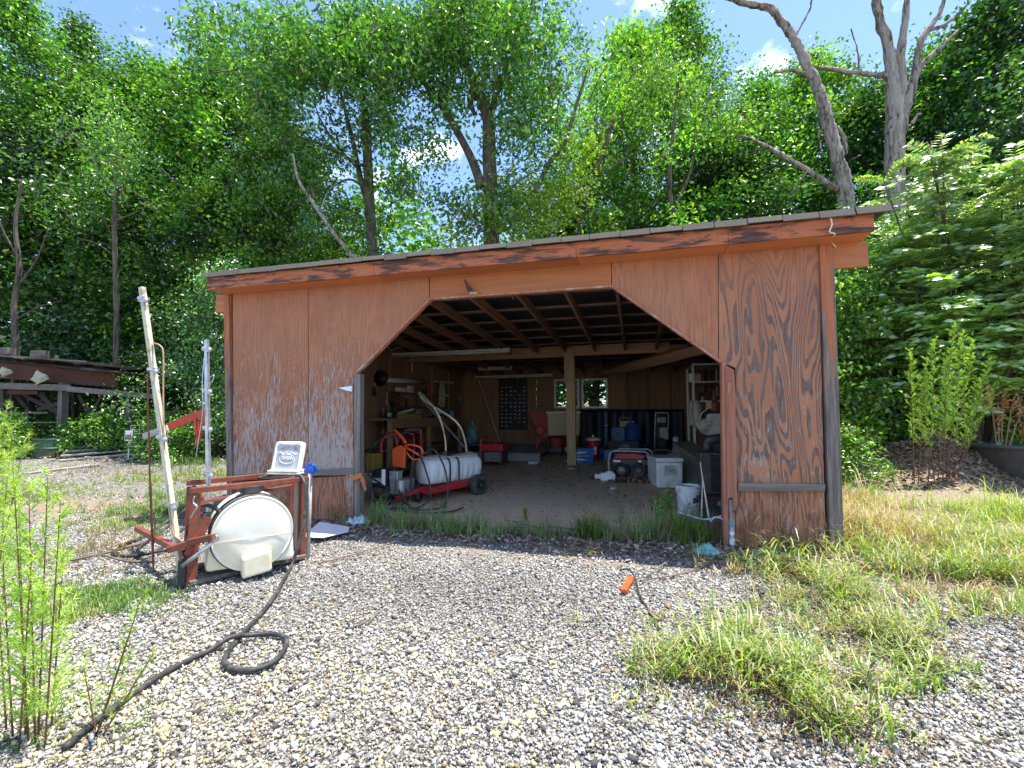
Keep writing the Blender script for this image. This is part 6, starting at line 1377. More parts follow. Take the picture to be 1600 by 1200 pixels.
custom('sunlit_sapling', 'sapling with very bright drooping leaves in front of the oak trunk', 'tree', 800, 16.0,
    [(800, 400, .05, 0), (806, 350, .045, 0), (800, 310, .03, 0), (790, 290, .02, 0)], [[(806, 350, .03, 0), (830, 325, .02, 0), (850, 300, .012, 0)], [(804, 345, .03, 0), (775, 325, .02, 0), (745, 320, .012, 0)]],
    'barkl', [(790, 325, 110, 45, 34, 75), (850, 310, 70, 50, 18, 70), (900, 225, 50, 40, 12, 60)], 'yellow', .18)
custom('slim_tree', 'slim dark twin stemmed tree behind the left half of the roof', 'tree', 584, 16,
    [(583, 420, .19, 0), (582, 390, .18, 0), (577, 306, .17, 0), (573, 219, .15, 0), (568, 149, .12, 0), (562, 60, .07, 0)],
    [[(578, 320, .08, 0), (569, 300, .10, .1), (560, 262, .09, .2), (551, 219, .08, .3), (540, 175, .06, .4), (529, 131, .04, .5)],
     [(573, 262, .05, 0), (545, 248, .05, -.2), (510, 228, .04, -.4), (470, 215, .03, -.6), (440, 190, .015, -.6)],
     [(560, 265, .04, 0), (530, 232, .04, .2), (505, 195, .03, .3), (490, 160, .015, .3)],
     [(573, 250, .03, 0), (590, 225, .025, .1), (610, 195, .015, .2)], [(575, 300, .04, 0), (545, 280, .035, -.5), (500, 300, .02, -.8), (440, 290, .012, -.8)]],
    'bark', [(500, 190, 110, 80, 26, 85), (470, 290, 120, 60, 26, 95), (600, 130, 70, 80, 16, 80), (640, 260, 60, 60, 12, 80), (520, 350, 130, 30, 16, 90)], 'mid', .17)
custom('slanting_sapling', 'thin slanting stem crossing the leaves above the left roof slope', 'tree', 600, 13.8, [(572, 440, .06, 0), (545, 395, .058, 0), (520, 362, .055, 0), (490, 318, .05, 0), (466, 280, .04, 0), (458, 240, .02, 0)], [[(500, 330, .02, 0), (512, 300, .015, 0), (528, 285, .008, 0)]], 'barkl')
custom('dead_curved_tree', 'dead tree with shaggy trunk curving left above the right roof end', 'tree', 1335, 12,
    [(1330, 400, 0.200, 0), (1322, 309, 0.176, 0), (1316, 272, 0.160, 0), (1306, 237, 0.152, 0), (1296, 200, 0.136, 0), (1288, 169, 0.132, 0), (1276, 135, 0.120, 0), (1262, 106, 0.112, 0), (1250, 78, 0.104, 0), (1237, 56, 0.096, 0), (1218, 30, 0.080, 0), (1200, 12, 0.072, 0), (1150, 2, 0.048, 0), (1105, -18, 0.024, 0)],
    [[(1308, 296, 0.072, 0), (1285, 281, 0.072, 0), (1262, 266, 0.064, 0), (1235, 250, 0.060, 0), (1212, 237, 0.052, 0), (1180, 220, 0.040, 0), (1156, 212, 0.024, 0)],
     [(1268, 118, 0.040, 0), (1240, 110, 0.040, 0), (1210, 113, 0.024, 0)], [(1322, 240, 0.048, 0), (1319, 215, 0.048, 0), (1308, 198, 0.040, 0)],
     [(1240, 60, 0.024, 0), (1252, 40, 0.020, 0), (1265, 15, 0.016, 0), (1270, -10, 0.008, 0)],
     [(1285, 245, 0.010, 0), (1278, 200, 0.010, 0), (1280, 160, 0.006, 0)], [(1308, 265, 0.010, 0), (1330, 250, 0.008, 0), (1345, 242, 0.005, 0)], [(1262, 266, 0.010, 0), (1245, 290, 0.008, 0), (1232, 310, 0.005, 0)]],
    'barkl', gnarl=.03)
custom('dead_forked_tree', 'thick pale dead tree with forked bare top at the upper right', 'tree', 1395, 12.6,
    [(1396, 400, 0.249, 0), (1397, 284, 0.232, 0), (1398, 235, 0.215, 0), (1398, 188, 0.206, 0), (1397, 150, 0.172, 0), (1394, 125, 0.155, 0), (1388, 75, 0.120, 0), (1375, 31, 0.103, 0), (1366, -10, 0.086, 0)],
    [[(1402, 250, 0.120, 0), (1410, 190, 0.138, 0), (1422, 145, 0.120, 0), (1431, 112, 0.103, 0), (1440, 62, 0.077, 0), (1466, 25, 0.060, 0), (1478, -10, 0.043, 0)],
     [(1402, 180, 0.103, 0), (1410, 130, 0.103, 0), (1408, 80, 0.095, 0), (1415, 30, 0.086, 0), (1418, -10, 0.069, 0)],
     [(1431, 120, 0.060, 0), (1445, 96, 0.060, 0), (1470, 75, 0.052, 0), (1497, 47, 0.026, 0)], [(1450, 48, 0.043, 0), (1478, 38, 0.043, 0), (1500, 18, 0.022, 0)],
     [(1390, 119, 0.060, 0), (1350, 115, 0.056, -.1), (1306, 109, 0.052, -.2), (1269, 103, 0.026, -.3)], [(1425, 195, 0.026, 0), (1434, 180, 0.034, 0), (1440, 178, 0.017, 0)],
     [(1343, 113, 0.013, 0), (1340, 80, 0.010, 0), (1330, 45, 0.007, 0)]],
    'barkl', gnarl=.03)

custom('grey_trunk_tree', 'tree with a thin grey straight trunk showing through leaves at the left', 'tree', 182, 15, [(182, 520, 0.083, 0), (181, 430, 0.077, 0), (179, 360, 0.072, 0), (182, 300, 0.066, 0), (186, 250, 0.050, 0), (180, 190, 0.028, 0)],
    [[(181, 345, 0.028, 0), (205, 335, 0.025, 0), (230, 322, 0.011, 0)], [(182, 310, 0.028, 0), (160, 280, 0.022, 0), (140, 240, 0.011, 0)], [(180, 400, 0.022, 0), (150, 380, 0.017, 0), (120, 372, 0.011, 0)]], 'bark', [(200, 240, 90, 70, 20, 80), (150, 190, 70, 60, 14, 80), (110, 340, 60, 40, 8, 70)], 'mid', .13)
custom('grey_stem_tree', 'grey slanting stem behind the roof right of the oak', 'tree', 905, 17, [(900, 420, .14, 0), (905, 360, .13, 0), (912, 318, .12, 0), (925, 275, .10, 0), (942, 240, .08, 0), (960, 180, .05, 0)],
    [[(925, 275, .05, 0), (955, 262, .04, 0), (990, 240, .02, 0)], [(942, 240, .05, 0), (930, 200, .04, 0), (935, 150, .02, 0)], [(955, 200, .04, 0), (1000, 160, .035, 0), (1030, 100, .02, 0)]], 'bark', [(1000, 140, 90, 80, 18, 85), (930, 130, 60, 60, 12, 80)], 'light', .16)
custom('thin_twin_tree', 'thin twin stems rising through the bright maple foliage', 'tree', 1050, 16.5, [(1052, 400, .09, 0), (1050, 340, .08, 0), (1046, 280, .07, 0), (1052, 200, .05, 0), (1062, 110, .03, 0)],
    [[(1050, 330, .06, 0), (1075, 280, .05, 0), (1090, 220, .04, 0), (1110, 140, .02, 0)], [(1047, 260, .03, 0), (1015, 220, .02, 0), (990, 190, .01, 0)]], 'bark', [(1060, 120, 80, 60, 16, 80), (1110, 170, 50, 60, 8, 80)], 'light', .15)
custom('dark_twig_tree', 'small bare branched dark tree at the far left behind the blocks', 'tree', 20, 14.8, [(25, 560, .09, 0), (22, 480, .08, 0), (30, 420, .07, 0), (24, 350, .05, 0), (34, 280, .03, 0)],
    [[(26, 450, .04, 0), (55, 410, .03, 0), (75, 360, .015, 0)], [(27, 400, .03, 0), (5, 360, .02, 0), (-10, 320, .01, 0)], [(24, 500, .03, 0), (60, 480, .02, 0), (95, 470, .01, 0)]], 'bark')

# ------------------------------------------------------------------ compound leaved sumac at right
def fronds(specs, size, npair, rg, key, ratio=.22):
    """specs: (origin, direction, length). Leaflets in pairs along a drooping midrib."""
    C = []; A = []; st = MB()
    for o, d, L_ in specs:
        o = Vector(o); d = Vector(d).normalized(); s_ = d.cross(Vector((0, 0, 1))).normalized(); prev = o
        for k in range(1, npair + 1):
            f = k / npair; p = o + d * (L_ * f) + Vector((0, 0, .18 * L_ * math.sin(f * 2.2) - .28 * L_ * f * f))
            if k == npair // 2 or k == npair: st.tube([prev, p], .004, 3, 0, False); prev = p
            for s2 in (-1, 1): C.append(tuple(p)); A.append(tuple(s_ * s2 * 1.0 + d * .35 + Vector((0, 0, -.15))))
    C = np.array(C); A = np.array(A); n = len(C); s = size * rg.uniform(.8, 1.15, n)
    d = A + rg.normal(size=(n, 3)) * .12; d /= np.linalg.norm(d, axis=1)[:, None]; up = np.tile([-.1, -.55, 1.0], (n, 1)) + rg.normal(size=(n, 3)) * .4
    side = np.cross(d, up); side /= np.linalg.norm(side, axis=1)[:, None]; nn = np.cross(side, d); S = s[:, None]; mid = C + d * S * .4
    V = np.stack([C, mid - side * S * ratio + nn * S * .06, C + d * S, mid + side * S * ratio + nn * S * .06], 1).reshape(-1, 3)
    F_ = (np.array([[0, 1, 2], [0, 2, 3]])[None] + (np.arange(n) * 4)[:, None, None]).reshape(-1, 3)
    return V, F_, np.repeat(pal(n, key, rg), 4, 0), st
def sumac(label, px, d, H, nst, spread, seed, key='sumac', lo=.3, tiers=9):
    rg = np.random.default_rng(seed); rr = random.Random(seed); b = D(px, 652, d); b.z = g(b.x, b.y)
    t = T('sumac_tree', label, 'tree', b, 'compound leaved trees right of the shed'); sp_ = []
    for s_ in range(nst):
        a = rr.uniform(0, 6.28); top = Vector((spread * math.cos(a) * rr.random(), spread * math.sin(a) * rr.random(), H * rr.uniform(.75, 1.0)))
        m = MB(); P = [Vector((0, 0, 0)), top * .5 + Vector((rr.uniform(-.15, .15), rr.uniform(-.15, .15), 0)), top]; m.tube([p + b for p in P], [.035, .025, .01], 7, 4); m.build('stem', M['bark'], t, smooth=True)
        for k in range(tiers):
            f = lo + (1 - lo) * (k + rr.random()) / tiers; p = P[0].lerp(P[2], f) if f > .5 else P[0].lerp(P[1], f * 2)
            for j in range(6):
                aa = rr.uniform(0, 6.28); el = rr.uniform(-.05, .45) + (.4 if f > .93 else 0); sp_.append((p + b * 0, (math.cos(aa), math.sin(aa), el), rr.uniform(.55, .85) * (1.1 - .35 * f)))
    V, F_, C, st = fronds(sp_, .165, 10, rg, key); npmesh('foliage', V, F_, C, M['leafs'], t)
    st.v = [(x + b.x, y + b.y, z + b.z) for x, y, z in st.v]; st.build('frond_ribs', M['stemg'], t, fix=False)
    return t
sumac('tallest bright sumac with layered fronds at the right', 1535, 8.6, 6.7, 11, 1.5, 1)
sumac('sumac with arching fronds cut by the right edge of the view', 1620, 8.2, 6.2, 9, 1.3, 2)
sumac('smaller sumac between shed roof end and tallest sumac', 1420, 9.2, 5.3, 8, 1.0, 3)
sumac('low shaded sumac under the tallest one', 1480, 8.9, 3.6, 8, 1.4, 4)

# ------------------------------------------------------------------ dog fennel
def fennel(name, label, cat, stems, needles, rg_seed, length=.11, mats=('barks', 'grass'), col=((.40, .56, .07), (.32, .50, .06), (.52, .62, .10), (.24, .40, .06)), width=.0016, start=.25, group=None, wide=1.0):
    """stems: list of (base, top, bend); side shoots carry thread-like leaves"""
    rg = np.random.default_rng(rg_seed); rr = random.Random(rg_seed); b0 = Vector(stems[0][0]); t = T(name, label, cat, b0, group)
    Cs = []; Ds = []; sh = MB(); need = []
    for base, top, bend in stems:
        base = Vector(base); top = Vector(top); mid = base.lerp(top, .55) + Vector(bend); m = MB(); m.tube([base, mid, top], [.006 * wide, .0045 * wide, .0015], 6, 5); m.build('stem', M[mats[0]], t, smooth=True)
        h = (top - base).length; ns = max(8, int(h * 26))
        for k in range(ns):
            f = start + (1 - start) * (k + rr.random()) / ns; p = (base * (1 - f) ** 2 + mid * 2 * f * (1 - f) + top * f * f) if 1 else base; p = base.lerp(mid, f / .55) if f < .55 else mid.lerp(top, (f - .55) / .45)
            a = rr.uniform(0, 6.28); L_ = length * rr.uniform(.6, 1.5) * (1.25 - f * .75) * 1.3; d = Vector((math.cos(a), math.sin(a), rr.uniform(.6, 1.5))).normalized()
            q = p + d * L_; sh.tube([p, q], [.0014, .0006], 3, 0, False)
            m_ = int(needles / 3)
            ff = rg.random(m_); pp = np.array(p)[None] * (1 - ff[:, None]) + np.array(q)[None] * ff[:, None]; dd = np.array(d)[None] * .7 + rg.normal(size=(m_, 3)) * .55; Cs.append(pp); Ds.append(dd)
    C = np.concatenate(Cs); Dd = np.concatenate(Ds); n = len(C); Dd /= np.linalg.norm(Dd, axis=1)[:, None]; S = rg.uniform(.025, .055, n)[:, None] * (length / .11)
    side = np.cross(Dd, rg.normal(size=(n, 3))); side /= np.linalg.norm(side, axis=1)[:, None]
    V = np.stack([C - side * width, C + side * width, C + Dd * S], 1).reshape(-1, 3) - np.array(b0)[None]; F_ = np.arange(n * 3).reshape(-1, 3)
    cc = np.repeat(np.array(col)[rg.integers(0, 4, n)] * rg.uniform(.8, 1.2, (n, 1)), 3, 0); npmesh('foliage', V, F_, cc, M[mats[1]], t)
    tag(sh.build('side_shoots', M['stemg'], t, fix=False), kind='stuff'); return t
def stem_px(bx, by, tx, ty, lean=0.0, bend=(0, 0, 0), dz=0):
    b = G(bx, by); d = (b - CAM).dot(_f); tp = D(tx, ty, d + lean); return (b, tp, bend)
fennel('dog_fennel', 'tall feathery yellow green weed clump in the lower left corner', 'weed', [stem_px(40, 1150, 30, 800), stem_px(60, 1150, 75, 735), stem_px(80, 1140, 100, 860), stem_px(20, 1150, 5, 880), stem_px(55, 1160, 45, 770), stem_px(30, 1170, 50, 860), stem_px(10, 1140, -5, 900), stem_px(70, 1170, 95, 780), stem_px(45, 1165, 20, 720)], 150, 1, .078, width=.0014, start=.08, wide=.7)
fennel('dog_fennel', 'feathery weed stems standing at the left edge above the lower clump', 'weed', [stem_px(-20, 960, -10, 660), stem_px(-10, 960, 20, 665), stem_px(-20, 970, 38, 690), stem_px(5, 950, 5, 700), stem_px(-40, 950, -25, 640), stem_px(-15, 940, 30, 740), stem_px(-30, 960, 10, 640)], 110, 2, .10, width=.0015, start=.1, wide=.7)
fennel('dog_fennel', 'thin reddish stemmed weed bending right beside the lower left clump', 'weed', [stem_px(150, 1150, 222, 930), stem_px(155, 1140, 205, 985), stem_px(150, 1145, 130, 1040), stem_px(160, 1150, 240, 1020)], 80, 3, .05, start=.2, wide=.6)
fennel('dog_fennel', 'single feathery weed beside the rusty control rod of the sprayer', 'weed', [stem_px(240, 885, 236, 742), stem_px(238, 880, 245, 770)], 60, 4, .10, col=((.22, .44, .05), (.18, .38, .05), (.30, .50, .07), (.14, .30, .05)))
fennel('dog_fennel', 'clump of bright feathery weeds growing from the mulch mound', 'weed', [(lambda q, tx, ty: (Vector((q.x, q.y, mz(q.x, q.y))), D(tx, ty, (q - CAM).dot(_f) + .05), (0, 0, 0)))(D(bx, 745, 7.4), tx, ty) for bx, tx, ty in ((1428, 1422, 545), (1434, 1448, 560), (1450, 1462, 530), (1465, 1490, 508), (1473, 1480, 560), (1482, 1520, 540), (1495, 1548, 560), (1460, 1440, 590), (1478, 1505, 520), (1488, 1535, 590), (1490, 1560, 600))], 90, 5, .105, col=((.42, .66, .08), (.34, .58, .07), (.54, .72, .12), (.26, .46, .06)), width=.0032, start=.30, wide=1.2)
# dead brown plant
b = D(1560, 700, 8.0); b.z = g(b.x, b.y); t = T('dead_weed', 'dead brown drooping weed with hanging seed heads behind the stock tank', 'weed', b); 
m = MB(); rr = random.Random(3); heads = []
for tx, ty in ((1545, 610), (1570, 620), (1590, 625), (1608, 640), (1560, 640), (1600, 660)):
    tip = D(tx, ty, 7.9); m.tube([b, b.lerp(tip, .7) + Vector((0, 0, .25)), tip + Vector((0, 0, .12)), tip], [.012, .009, .006, .004], 5, 3); heads.append(tip)
m.build('stems', M['beam'], t)
C = np.concatenate([np.array(h)[None] + RNG.normal(size=(70, 3)) * np.array([.03, .03, .10]) - np.array([0, 0, .12]) for h in heads]) - np.array(b)[None]
V, F_, Cc = leaf_arrays(C, .06, np.array([(.42, .20, .08), (.30, .14, .06), (.5, .3, .14)])[RNG.integers(0, 3, len(C))], RNG, .2, .8); tag(npmesh('seed_heads', V, F_, Cc, M['grass'], t), kind='stuff')

# ------------------------------------------------------------------ grasses
GC = {'green': [(.11, .24, .035), (.15, .30, .045), (.08, .18, .025), (.24, .34, .07)], 'lime': [(.23, .34, .05), (.32, .40, .07), (.16, .27, .04), (.42, .42, .13)],
      'dry': [(.44, .34, .18), (.32, .21, .11), (.55, .46, .28), (.22, .17, .09)], 'shade': [(.28, .44, .14), (.36, .50, .17), (.20, .33, .10), (.52, .50, .32)], 'leafy': [(.15, .27, .04), (.22, .34, .05), (.32, .40, .08), (.10, .19, .03)]}
def blades(bx, by, h, w_, key, rg, bend=.55, clump=None):
    n = len(bx); bz = np.array(gz(bx, by)); a = rg.uniform(0, 2 * np.pi, n) if clump is None else clump + rg.normal(0, .5, n)
    L_ = h * rg.uniform(.5, 1.3, n); b_ = bend * rg.uniform(.2, 1.5, n); dx, dy = np.cos(a), np.sin(a); sx, sy = -np.sin(a), np.cos(a); V = []
    for i, (f, ww) in enumerate(((0, .8), (.35, 1.0), (.7, .75), (1.0, .0))):
        out = L_ * b_ * f * f; z = bz + L_ * f * (1 - .45 * b_ * f * f); cx, cy = bx + dx * out, by + dy * out
        if ww: V += [np.stack([cx - sx * w_ * ww, cy - sy * w_ * ww, z], 1), np.stack([cx + sx * w_ * ww, cy + sy * w_ * ww, z], 1)]
        else: V.append(np.stack([cx, cy, z], 1))
    V = np.stack(V, 1); k = V.shape[1]
    F_ = (np.array([[0, 1, 3], [0, 3, 2], [2, 3, 5], [2, 5, 4], [4, 5, 6]])[None] + (np.arange(n) * k)[:, None, None]).reshape(-1, 3)
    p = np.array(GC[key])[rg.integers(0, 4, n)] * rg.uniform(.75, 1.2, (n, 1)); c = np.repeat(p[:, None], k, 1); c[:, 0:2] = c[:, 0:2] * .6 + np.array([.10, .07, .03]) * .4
    return V.reshape(-1, 3), F_, c.reshape(-1, 3)
def patch(name, spots, label=None):
    rg = np.random.default_rng(len(name) + len(spots)); VV = []; FF = []; CC = []; off = 0
    for px, py, rx, ry, ntuft, per, h, w_, key, bend in spots:
        c = G(px, py); tx = rg.normal(0, .5, ntuft) * rx + c.x; ty = rg.normal(0, .5, ntuft) * ry + c.y
        bx = np.repeat(tx, per) + rg.normal(0, .022, ntuft * per); by = np.repeat(ty, per) + rg.normal(0, .022, ntuft * per)
        hh = h * np.repeat(rg.uniform(.35, 1.45, ntuft), per)
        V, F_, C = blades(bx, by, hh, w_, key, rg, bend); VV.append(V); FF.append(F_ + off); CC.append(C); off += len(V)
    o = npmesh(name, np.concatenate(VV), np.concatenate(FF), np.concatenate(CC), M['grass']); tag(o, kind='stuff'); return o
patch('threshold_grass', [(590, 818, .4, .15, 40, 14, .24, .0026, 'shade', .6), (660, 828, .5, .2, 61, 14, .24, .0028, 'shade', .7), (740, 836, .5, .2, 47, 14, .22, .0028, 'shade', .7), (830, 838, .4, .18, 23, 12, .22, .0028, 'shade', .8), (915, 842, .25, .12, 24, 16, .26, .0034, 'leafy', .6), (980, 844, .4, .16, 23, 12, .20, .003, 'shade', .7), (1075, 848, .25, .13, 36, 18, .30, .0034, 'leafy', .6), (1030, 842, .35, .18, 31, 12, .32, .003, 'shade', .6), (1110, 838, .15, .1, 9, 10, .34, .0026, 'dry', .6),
    (700, 830, 1.5, .25, 88, 8, .26, .0018, 'dry', .8), (1000, 840, 1.2, .25, 81, 8, .28, .0018, 'dry', .8), (535, 812, .25, .12, 20, 12, .26, .0022, 'dry', .8), (545, 812, .2, .1, 10, 10, .22, .0026, 'shade', .8), (460, 838, .12, .1, 4, 12, .1, .002, 'dry', .8)])
patch('yard_weeds', [(1075, 1045, .26, .2, 4, 8, .15, .0045, 'leafy', .8), (1150, 1025, .33, .28, 6, 8, .21, .0052, 'leafy', .8), (1215, 1065, .33, .22, 6, 8, .19, .0050, 'leafy', .8), (1280, 1115, .24, .16, 4, 8, .17, .0046, 'leafy', .8), (1315, 1155, .16, .10, 4, 8, .15, .0046, 'leafy', .8), (1180, 1075, .5, .22, 30, 9, .09, .0022, 'dry', .9), (1150, 1010, .3, .2, 4, 10, .24, .0028, 'lime', .7), (1040, 1060, .15, .12, 4, 10, .13, .0040, 'green', .7),
    (1240, 900, .55, .4, 8, 8, .22, .0045, 'leafy', .8), (1330, 940, .5, .4, 9, 8, .22, .0048, 'leafy', .8), (1395, 1000, .4, .3, 6, 8, .19, .0046, 'leafy', .8), (1300, 920, .7, .5, 10, 9, .22, .0026, 'lime', .8), (1455, 1050, .35, .16, 8, 12, .09, .003, 'green', .9), (1388, 1078, .16, .10, 4, 9, .15, .0044, 'leafy', .8), (1200, 960, .35, .2, 4, 8, .12, .004, 'lime', .8), (1430, 905, .5, .35, 5, 8, .18, .0040, 'leafy', .8), (1330, 990, .8, .45, 55, 9, .09, .0024, 'dry', .95), (1240, 900, .6, .4, 35, 9, .14, .0022, 'dry', .9)])
patch('verge_grass', [(1500, 800, 1.0, .25, 17, 9, .46, .0028, 'lime', 1.5), (1400, 830, .9, .3, 13, 9, .42, .0028, 'lime', 1.4), (1330, 830, .7, .3, 17, 8, .46, .0022, 'dry', 1.3), (1570, 860, .7, .4, 16, 9, .4, .003, 'lime', 1.4), (1250, 830, .4, .2, 9, 8, .44, .0022, 'dry', 1.1), (1235, 850, .6, .28, 156, 14, .30, .0022, 'dry', .9), (1320, 835, .9, .40, 204, 14, .34, .0024, 'dry', .85), (1250, 838, .4, .2, 40, 10, .40, .0026, 'lime', .7), (1290, 870, .8, .35, 9, 9, .24, .0036, 'leafy', .8), (1400, 870, .7, .3, 13, 9, .24, .004, 'leafy', .8), (1530, 905, .6, .25, 16, 9, .24, .004, 'leafy', .8), (1580, 860, .9, .5, 23, 12, .28, .0032, 'lime', .9), (1470, 835, .9, .3, 20, 12, .22, .003, 'lime', .9), (1570, 815, .6, .22, 38, 14, .30, .0026, 'lime', 1.1), (1600, 960, .6, .35, 16, 9, .2, .004, 'leafy', .7), (1460, 870, 1.6, .5, 61, 9, .15, .0024, 'dry', .9), (1255, 800, .3, .2, 16, 12, .42, .0022, 'dry', .5), (1310, 790, .3, .2, 12, 12, .38, .0022, 'dry', .5), (1380, 820, .9, .3, 40, 10, .16, .0026, 'green', .8), (1450, 795, .9, .25, 23, 10, .24, .0026, 'lime', 1.1), (1570, 800, .6, .25, 54, 14, .30, .0026, 'lime', 1.2), (1340, 790, .5, .3, 61, 12, .26, .0022, 'dry', .9), (1540, 950, 1.0, .5, 61, 9, .14, .0026, 'dry', .9), (1590, 900, .8, .5, 34, 10, .26, .0036, 'leafy', .9)])
patch('yard_grass', [(150, 940, .5, .25, 150, 16, .07, .0022, 'green', .7), (200, 925, .5, .2, 100, 16, .06, .0022, 'green', .7), (100, 960, .3, .2, 60, 14, .07, .0022, 'lime', .7), (230, 800, .9, .4, 120, 14, .12, .0026, 'green', .7), (280, 780, .9, .4, 80, 14, .12, .0026, 'green', .7), (170, 820, .8, .4, 80, 12, .10, .0026, 'lime', .7), (130, 775, 1.4, .5, 60, 9, .08, .0028, 'lime', .8), (250, 752, 1.6, .5, 130, 9, .11, .003, 'lime', .8), (80, 762, 1.4, .4, 90, 9, .10, .003, 'lime', .8), (200, 742, 3.0, .6, 70, 9, .18, .003, 'dry', .6), (330, 745, 1.0, .6, 90, 12, .18, .003, 'lime', .7),
    (310, 728, 1.2, .7, 70, 10, .22, .003, 'green', .7), (60, 700, 2.0, .6, 50, 10, .25, .003, 'lime', .7), (160, 880, 1.0, .5, 60, 8, .06, .002, 'dry', .9), (150, 860, .3, .2, 14, 14, .16, .0018, 'dry', .6), (180, 835, .4, .2, 20, 12, .14, .0018, 'dry', .6), (30, 870, .6, .4, 60, 12, .07, .0024, 'green', .8), (90, 1120, .5, .2, 60, 12, .05, .0018, 'green', .8), (10, 780, 1.0, .5, 90, 12, .12, .003, 'green', .8)])
patch('forest_grass', [(1340, 775, .3, .4, 24, 12, .22, .003, 'green', .7)])
def stem_weeds(name, spots, nleaf=6):
    rg = np.random.default_rng(len(name)); VV = []; FF = []; CC = []; off = 0
    for px, py, rx, ry, ntuft, per, h, w_, key in spots:
        ntuft = max(3, int(ntuft * .46)); c = G(px, py); tx = rg.normal(0, .5, ntuft) * rx + c.x; ty = rg.normal(0, .5, ntuft) * ry + c.y; n = ntuft * per
        bx = np.repeat(tx, per) + rg.normal(0, .035, n); by = np.repeat(ty, per) + rg.normal(0, .035, n); hh = 1.1 * h * np.repeat(rg.uniform(.3, 1.35, ntuft), per) * rg.uniform(.6, 1.3, n)
        a = rg.uniform(0, 6.283, n); tl = rg.uniform(.05, .75, n) ** 1.0; tipx = bx + np.cos(a) * hh * tl; tipy = by + np.sin(a) * hh * tl; gz_ = np.array(gz(bx, by)); tipz = gz_ + hh * np.sqrt(np.maximum(.1, 1 - tl * tl * .8))
        sx, sy = -np.sin(a) * .0016, np.cos(a) * .0016
        V = np.stack([np.stack([bx - sx, by - sy, gz_], 1), np.stack([bx + sx, by + sy, gz_], 1), np.stack([tipx, tipy, tipz], 1)], 1); p = np.array([(.30, .26, .10), (.34, .16, .10), (.22, .28, .07)])[rg.integers(0, 3, n)]
        VV.append(V.reshape(-1, 3)); FF.append((np.arange(n * 3).reshape(-1, 3)) + off); CC.append(np.repeat(p, 3, 0)); off += n * 3
        for k in range(nleaf):
            f = (k + rg.random(n)) / nleaf; f2 = f ** .9; qx = bx + (tipx - bx) * f; qy = by + (tipy - by) * f; qz = gz_ + (tipz - gz_) * f2
            la = a + rg.choice([-1, 1], n) * rg.uniform(.3, 1.9, n); L_ = rg.uniform(.05, .15, n) * (h / .2) ** .5; W_ = w_ * rg.uniform(.5, 1.05, n); dx, dy = np.cos(la), np.sin(la); ux_, uy_ = -np.sin(la), np.cos(la); up = rg.uniform(.5, 1.5, n); dr = rg.uniform(.2, 1.2, n)
            def pt(fr, s): return np.stack([qx + dx * L_ * fr + ux_ * W_ * s, qy + dy * L_ * fr + uy_ * W_ * s, qz + L_ * (up * fr - dr * fr * fr) + np.abs(s) * W_ * .3], 1)
            V = np.stack([pt(0, -.5), pt(0, .5), pt(.45, -1), pt(.45, 1), pt(1.0, 0)], 1); fc_ = np.array([[0, 1, 3], [0, 3, 2], [2, 3, 4]])[None] + (np.arange(n) * 5)[:, None, None]
            low = f < .3; p = np.array(GC[key])[rg.integers(0, 4, n)] * rg.uniform(.7, 1.2, (n, 1)); dryc = np.array(GC['dry'])[rg.integers(0, 4, n)] * .75; dead = (rg.random(n) < np.where(low, .65, .12))[:, None]; p = np.where(dead, dryc, p)
            VV.append(V.reshape(-1, 3)); FF.append(fc_.reshape(-1, 3) + off); CC.append(np.repeat(p, 5, 0)); off += n * 5
    o = npmesh(name, np.concatenate(VV), np.concatenate(FF), np.concatenate(CC), M['grass']); tag(o, kind='stuff'); return o
GC['crab'] = [(.20, .30, .05), (.30, .38, .07), (.13, .22, .035), (.40, .42, .10)]
stem_weeds('crabgrass', [(1130, 985, 1.0, .3, 16, 4, .07, .004, 'crab'), (1180, 1110, .8, .2, 18, 4, .06, .004, 'crab'), (1450, 970, 1.2, .4, 24, 4, .09, .004, 'crab'), (1250, 1010, .6, .3, 14, 4, .10, .004, 'crab'), (1500, 1060, .6, .2, 8, 4, .06, .004, 'crab'), (900, 870, 1.2, .1, 14, 4, .06, .0035, 'dry'), (1180, 900, .5, .2, 14, 5, .10, .004, 'dry'), (1210, 960, .4, .25, 14, 5, .14, .004, 'crab'), (1060, 1045, .22, .14, 14, 6, .14, .0042, 'crab'), (1150, 1030, .30, .22, 34, 7, .20, .0050, 'crab'), (1215, 1070, .30, .18, 32, 7, .18, .0048, 'crab'), (1290, 1125, .20, .14, 18, 7, .15, .0042, 'crab'), (1110, 1070, .3, .1, 12, 6, .12, .004, 'crab'),
    (1235, 895, .4, .25, 32, 7, .24, .0050, 'crab'), (1320, 945, .35, .28, 40, 7, .22, .0048, 'crab'), (1395, 1005, .25, .2, 26, 7, .18, .0046, 'crab'), (1385, 1080, .14, .10, 12, 6, .14, .0042, 'crab'), (1455, 1052, .25, .10, 16, 6, .09, .004, 'crab'), (1420, 900, .35, .22, 22, 7, .22, .0050, 'crab'), (1545, 905, .5, .22, 34, 7, .24, .0052, 'crab'), (1380, 865, .6, .3, 26, 7, .26, .0052, 'crab'), (1570, 860, .6, .3, 36, 7, .26, .005, 'crab'), (1290, 840, .6, .25, 60, 8, .30, .0034, 'dry'), (1370, 820, .6, .25, 40, 8, .28, .0034, 'dry'), (1470, 880, .9, .3, 30, 7, .2, .0036, 'dry')])
n = 5200; cs_ = [G(*p) for p in ((1150, 1060), (1220, 1090), (1240, 930), (1330, 970), (1400, 900), (1520, 920), (1290, 1140), (1400, 1020))]; kk = RNG.integers(0, len(cs_), n); X_ = np.array([c.x for c in cs_])[kk] + RNG.normal(0, .2, n); Y_ = np.array([c.y for c in cs_])[kk] + RNG.normal(0, .11, n)
